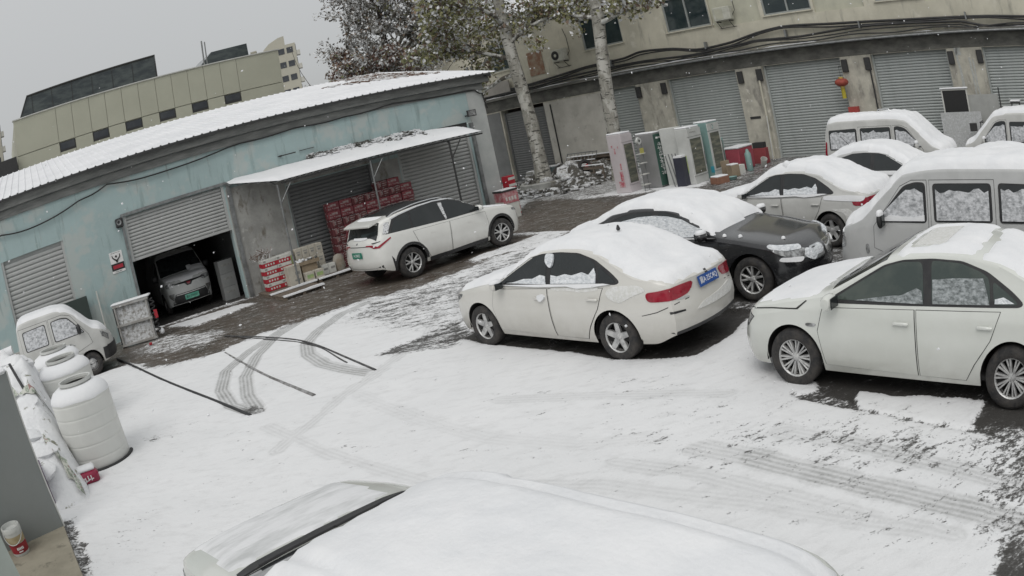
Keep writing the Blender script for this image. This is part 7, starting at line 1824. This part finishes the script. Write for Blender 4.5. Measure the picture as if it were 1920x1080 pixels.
    for i in range(n):
        for j in range(m):
            u, v = i / (n - 1), j / (m - 1); q_ = p0 + ax * Ln * u + nx * (-1.3 + 1.75 * v)
            hh = (.55 + .95 * min(1, u * 1.6)) * min(1, (1 - v) * 4.5 + .02) ** .45 * min(1, u * 9 + .01) * min(1, (1 - u) * 6)
            hh *= .70 + .60 * float(vnoise(u * 8, v * 4, 4)); V.append((q_.x, q_.y, hh - .03))
    for i in range(n - 1):
        for j in range(m - 1): F.append((i * m + j, (i + 1) * m + j, (i + 1) * m + j + 1, i * m + j + 1))
    c = empty('covered_pile', (0, 0, 0), 0, 'long pile under snow and tarpaulin between the grey partition and the tanks', 'pile')
    me = bpy.data.meshes.new('snow_cover'); me.from_pydata(V, [], F); me.materials.append(PILES); me.polygons.foreach_set('use_smooth', [True] * len(F)); inst('snow_cover', me, c)
    def gpt(u, v): i = int(u * (n - 1)); j = int(v * (m - 1)); return Vector(V[i * m + j])
    rnd = random.Random(6)
    for k, (ua, ub, va, vb, wd) in enumerate(((.02, .15, .99, .80, .10), (.42, .46, .97, .45, .035))):
        Vt, Ft = [], []; N_ = 14
        for i in range(N_):
            t = i / (N_ - 1); u = ua + (ub - ua) * t; v = va + (vb - va) * t; a = gpt(u, v); b = gpt(min(1, u + wd / 2), v)
            w_ = .03 * math.sin(t * 9 + k)
            Vt += [tuple(a + Vector((.02, -.02, .035 + w_))), tuple((a + b) / 2 + Vector((.02, -.02, .06 - w_))), tuple(b + Vector((.02, -.02, .04 + w_)))]
        for i in range(N_ - 1):
            for j in range(2): Ft.append((i * 3 + j, i * 3 + 3 + j, i * 3 + 4 + j, i * 3 + 1 + j))
        me = bpy.data.meshes.new('striped_tarp'); me.from_pydata(Vt, [], Ft); me.materials.append(TARP); me.polygons.foreach_set('use_smooth', [True] * len(Ft)); inst('striped_tarp', me, c)
    for k in range(9):
        u, v = rnd.uniform(.1, .95), rnd.uniform(.35, .8); p_ = gpt(u, v) - Vector((0, 0, .07)); r_ = rnd.uniform(.18, .32)
        q = MB(); q.lathe([(.001, -r_ * .5), (r_ * .8, -r_ * .4), (r_, 0), (r_ * .7, r_ * .42), (.001, r_ * .6)], 10, Matrix.Translation(p_) @ Matrix.Rotation(rnd.uniform(-.5, .5), 4, 'X') @ Matrix.Diagonal((1.4, 1, .8, 1))); q.build('snowy_lump', PILES, c, smooth=60)
    q = MB(); q.box((0, 0, 0), (.05, 1.1, .03), mat=Matrix.Translation(gpt(.5, .7) + Vector((0, 0, .08))) @ Matrix.Rotation(.9, 4, 'Z') @ Matrix.Rotation(.5, 4, 'X')); q.build('dark_stick', TRIM, c)
    q = MB(); q.box((-6.55, 7.55, .32), (.10, .5, .62), rz=.7); q.build('purple_board', M('purple_board', (.09, .05, .10), .6), c)
    q = MB(); q.box((-6.72, 8.25, .30), (.42, .30, .28), rz=.6, ch=.04); q.build('white_bag', SACKW, c)
SACKW = M('white_bag', (.50, .50, .45), .8, col2=(.42, .42, .36), scale=6, bump=.4)
PILES = M('pile_snow', (.735, .74, .75), .8, col2=(.69, .70, .71), scale=2, bump=.6, bscale=9, bdist=.05)
add_layer(PILES, (.22, .22, .17), 3.2, .60, .64, seed=4)
TARP = M('striped_tarpaulin', (.52, .53, .48), .7, col2=(.28, .32, .26), scale=14, stretch=(1.6, 1.6, .35), lo=.50, hi=.54, detail=1)
add_layer(TARP, (.34, .20, .19), 6, .64, .66, (1.5, 1.5, .3), seed=8, detail=1)

# ------------------------------------------------------------------ trees
BARK_P = M('plane_bark', (.36, .35, .31), .9, col2=(.25, .24, .21), scale=3.0, stretch=(2, 2, .8), bump=.5, bscale=8)
add_layer(BARK_P, (.50, .49, .45), 1.8, .50, .58, (1.4, 1.4, .7), seed=7, detail=4)
add_layer(BARK_P, (.09, .085, .075), 3.4, .56, .60, (.8, .8, 2.8), seed=3, detail=4)
BARK_D = M('dark_bark', (.055, .047, .042), .9, col2=(.10, .09, .08), scale=5, bump=.4)
LEAF1 = M('olive_leaf', (.28, .275, .135), .8, col2=(.18, .185, .10), scale=1.1, detail=3)
LEAF2 = M('brown_leaf', (.23, .165, .115), .8, col2=(.14, .105, .085), scale=1.1, detail=3)
LEAF3 = M('snowy_leaf', (.72, .725, .73), .8, col2=(.46, .465, .46), scale=2)
LEAF4 = M('dark_leaf', (.075, .07, .06), .85, col2=(.13, .115, .095), scale=1.1)
LEAF5 = M('reddish_leaf', (.19, .11, .085), .8, col2=(.13, .08, .065), scale=1.1)
TWIG = M('snowy_twig', (.52, .52, .49), .85, col2=(.10, .09, .075), scale=3, lo=.46, hi=.54)

def leaves(centers, n, size, mix, seed, name, parent, flat=.5):
    rs = np.random.RandomState(seed); C_ = np.array([c[:3] for c in centers]); Rr = np.array([c[3] for c in centers])
    w = Rr ** 2; idx = rs.choice(len(C_), n, p=w / w.sum())
    g = rs.normal(size=(n, 3)); g /= np.linalg.norm(g, axis=1)[:, None]; rad = rs.rand(n) ** .45
    pos = C_[idx] + g * (Rr[idx] * rad)[:, None] * np.array([1, 1, .8])
    u = rs.normal(size=(n, 3)); u /= np.linalg.norm(u, axis=1)[:, None]
    v = rs.normal(size=(n, 3)); v -= (v * u).sum(1)[:, None] * u; v /= np.linalg.norm(v, axis=1)[:, None]
    s = size * (.5 + rs.rand(n))
    nrm = np.cross(u, v)
    a = pos - u * s[:, None] * .5; b = pos + v * s[:, None] * .32 + nrm * s[:, None] * .1; c = pos + u * s[:, None] * .5; d = pos - v * s[:, None] * .32 + nrm * s[:, None] * .1
    V = np.stack([a, b, c, d], 1).reshape(-1, 3); F = np.arange(4 * n).reshape(n, 4)
    me = bpy.data.meshes.new(name); me.from_pydata(V.tolist(), [], F.tolist())
    for m_ in mix: me.materials.append(m_[0])
    pr = np.array([m_[1] for m_ in mix]); mi = rs.choice(len(mix), n, p=pr / pr.sum()); me.polygons.foreach_set('material_index', mi)
    me.update(); o = inst(name, me, parent); o['kind'] = 'stuff'
    return o

def trees():
    rnd = random.Random(21)
    def limb(b, p, d, L_, r, depth, ends, spread=.5, droop=0.0):
        pts = [p]; dirn = Vector(d).normalized(); k = 6
        for i in range(k):
            dirn = (dirn + Vector((rnd.uniform(-.22, .22), rnd.uniform(-.22, .22), rnd.uniform(-.12, .16) - droop))).normalized(); pts.append(pts[-1] + dirn * L_ / k)
        b.tube(pts, [r * (1 - .55 * i / k) for i in range(k + 1)], 7 if depth > 1 else 5)
        if depth == 0: ends.append(pts[-1]); ends.append(pts[3]); return
        for q in range(3 if depth > 1 else 4):
            i = rnd.randint(2, k); nd = (dirn + Vector((rnd.uniform(-1, 1), rnd.uniform(-1, 1), rnd.uniform(-.3, .7))) * spread * 1.5).normalized()
            limb(b, pts[i], nd, L_ * rnd.uniform(.55, .75), r * .42, depth - 1, ends, spread, droop)
        ends.append(pts[-1])
    # two plane trees before the shops
    def plane(base, topv, r0_, r1_, label, crown, n, limbs, seed, mix):
        t = empty('plane_tree', base, 0, label, 'tree', 'plane trees'); q = MB(); pts = []; rr = []
        tv = Vector(topv) - Vector(base)
        for k in range(14):
            f = k / 13; p = tv * f + Vector((.05 * math.sin(f * 7 + seed), .05 * math.cos(f * 5 + seed), 0)); pts.append(p); rr.append((r0_ + (r1_ - r0_) * f) * (1.25 - .25 * min(1, f * 8)) * (1 + .05 * math.sin(k * 2.1)))
        q.tube(pts, rr, 16); q.build('trunk', BARK_P, t, smooth=60)
        b = MB(); ends = []
        for (f, d_, L_) in limbs: limb(b, tv * f, d_, L_, r1_ * .5, 2, ends, .55, .05)
        b.build('branches', BARK_P if False else TWIG, t, smooth=60)
        cs = [(*(Vector(c[:3]) - Vector(base)), c[3]) for c in crown]
        cs += [(e.x, e.y, e.z, .55) for e in ends]
        leaves(cs, n, .185, mix, seed, 'crown', t)
    d1 = 3.4
    b1 = B(-9.8, d1); t1 = B(-10.3, d1, 9.5)
    mixp = [(LEAF1, .52), (LEAF2, .18), (LEAF3, .30)]
    cr1 = [(*B(s, d, z), r) for s, d, z, r in ((-12.2, 3.4, 7.6, 1.5), (-10.6, 3.2, 7.6, 1.4), (-12.8, 3.0, 6.6, 1.1), (-9.4, 3.0, 7.3, 1.0), (-11.6, 3.0, 8.8, 1.8), (-13.6, 4, 8.2, 1.5), (-9.0, 3.0, 6.3, .55), (-11.4, 3.0, 6.2, .7), (-13, 3.4, 5.9, .5), (-10.3, 4, 10, 1.8))]
    plane(b1, t1, .315, .24, 'left of the two mottled plane trees, rising from the kerbed pit with drooping olive leaves', cr1, 15000, [(.62, (-.6, .4, .3), 2.6), (.7, (.5, -.3, .3), 2.3), (.78, (-.4, -.6, .4), 2.8), (.9, (.4, .5, .6), 2.6), (.55, (-.9, .5, -.05), 2.2)], 31, mixp)
    b2 = B(-6.05, 3.0); t2 = B(-5.15, 3.0, 9.0)
    cr2 = [(*B(s, d, z), r) for s, d, z, r in ((-6.4, 2.9, 7.0, .75), (-4.2, 2.8, 7.0, .9), (-3.5, 2.8, 6.7, .6), (-6.7, 2.9, 6.4, .4), (-5.2, 3, 7.9, 1.4), (-3.2, 3.0, 7.6, .8), (-6.6, 2.8, 7.8, .8))]
    plane(b2, t2, .285, .245, 'right of the two mottled plane trees, trunk crossing the cables on the cream wall', cr2, 4200, [(.72, (.6, -.5, .2), 1.9), (.75, (-.6, .5, .2), 1.6), (.9, (.3, .4, .6), 2.2)], 33, mixp)
    # tall half-bare trees behind the warehouse
    def wild(base, H, r, label, crown, n, mix, seed, size=.24, name='bare_tree'):
        t = empty(name, base, 0, label, 'tree', 'trees behind the warehouse'); b = MB(); ends = []
        q = MB(); pts = [Vector((.25 * math.sin(k * .7 + seed), .2 * math.cos(k * .6 + seed), H * k / 8)) for k in range(9)]; q.tube(pts, [r * (1 - .08 * k) for k in range(9)], 10); q.build('trunk', BARK_D, t, smooth=60)
        for k in range(26):
            f = rnd.uniform(.42, 1.0); a = rnd.uniform(0, 6.28); i = int(f * 8); limb(b, pts[i], (math.cos(a), math.sin(a), rnd.uniform(.1, .8)), H * .19, r * .45, 2, ends, .6)
        b.build('branches', TWIG, t, smooth=60)
        cs = [(*(Vector(c[:3]) - Vector(base)), c[3]) for c in crown] 
        cs = [(c[0], c[1], c[2], c[3] * .62) for c in cs] + [(e.x, e.y, e.z, .42) for e in ends]
        leaves(cs, n, size, mix, seed, 'crown', t)
    mixd = [(LEAF4, .26), (LEAF2, .14), (LEAF3, .60)]
    def mass(x0, x1, z0, z1, y, r, seed, n=26):
        rr_ = random.Random(seed); return [(rr_.uniform(x0, x1), y + rr_.uniform(-.8, .8), rr_.uniform(z0, z1), r * rr_.uniform(.7, 1.25)) for _ in range(n)]
    wild((-4.4, 44.2, 0), 13.0, .32, 'tall dark half-bare tree with snow-flecked twigs, left behind the warehouse roof', mass(-7.0, -3.4, 9.6, 13.6, 44, .85, 1) + mass(-7.0, -5.2, 6.6, 8.6, 44, .75, 5, 9), 12000, mixd, 41, .18)
    wild((-1.4, 45.0, 0), 13.5, .30, 'tall brownish tree with pale limbs between the dark tree and the plane trees', mass(-3.2, 1.8, 7.6, 13.6, 44.6, .95, 2, 34), 12500, [(LEAF1, .28), (LEAF2, .20), (LEAF4, .10), (LEAF3, .42)], 43, .22)
    t = empty('shrub', (-4.6, 42.5, 4.2), 0, 'brown leafy shrub mass along the back edge of the warehouse roof', 'shrub')
    q = MB(); ends = []
    for k in range(9): limb(q, Vector((rnd.uniform(-2, 2.5), rnd.uniform(-.3, .3), -4.2)), (rnd.uniform(-.3, .3), 0, 1), 6.2, .06, 1, ends, .5)
    q.build('stems', BARK_D, t); leaves(mass(-2.0, 2.4, 2.2, 4.9, 0, .8, 9, 16), 8000, .18, [(LEAF5, .34), (LEAF2, .20), (LEAF3, .38), (LEAF1, .08)], 47, 'crown', t)
    s = MB(); s.box((.6, 47.5, 3.6), (7, 3, 7.2), rz=.6); o = s.build('brown_shed', M('brown_brick_wall', (.17, .135, .12), .9, col2=(.12, .10, .09), scale=2)); tag(o, 'dull brown shed glimpsed between the trees behind the warehouse', 'shed')

def flakes():
    rs = np.random.RandomState(8); V, F = [], []; n = 0
    for k in range(520):
        y = 4 + 24 * rs.rand() ** .8; x = (rs.rand() * 2 - .95) * (y * .85 + 1); z = rs.rand() * 7
        if z > 3.2 + y * .22: continue
        r = .004 + .007 * rs.rand() + y * .00035
        L_ = r * (1 + rs.rand()); c = np.array((x, y, z))
        a = rs.normal(size=3); a /= np.linalg.norm(a); u = np.cross(a, (0.3, .5, .8)); u /= np.linalg.norm(u); v = np.cross(a, u)
        P_ = [c + a * L_, c - a * L_, c + u * r, c - u * r, c + v * r, c - v * r]; b = len(V); V += [tuple(q) for q in P_]
        for f in ((0, 2, 4), (0, 4, 3), (0, 3, 5), (0, 5, 2), (1, 4, 2), (1, 3, 4), (1, 5, 3), (1, 2, 5)): F.append(tuple(b + i for i in f))
    me = bpy.data.meshes.new('falling_snow'); me.from_pydata(V, [], F); me.materials.append(SNOW); o = inst('falling_snow', me)
    tag(o, 'sparse snowflakes drifting down over the yard', 'snowflakes', kind='stuff')

ground()
warehouse(); canopy(); long_building(); panel_building(); towers()
build_cars()
goods(); clutter(); heap(); tanks(); trees(); flakes()
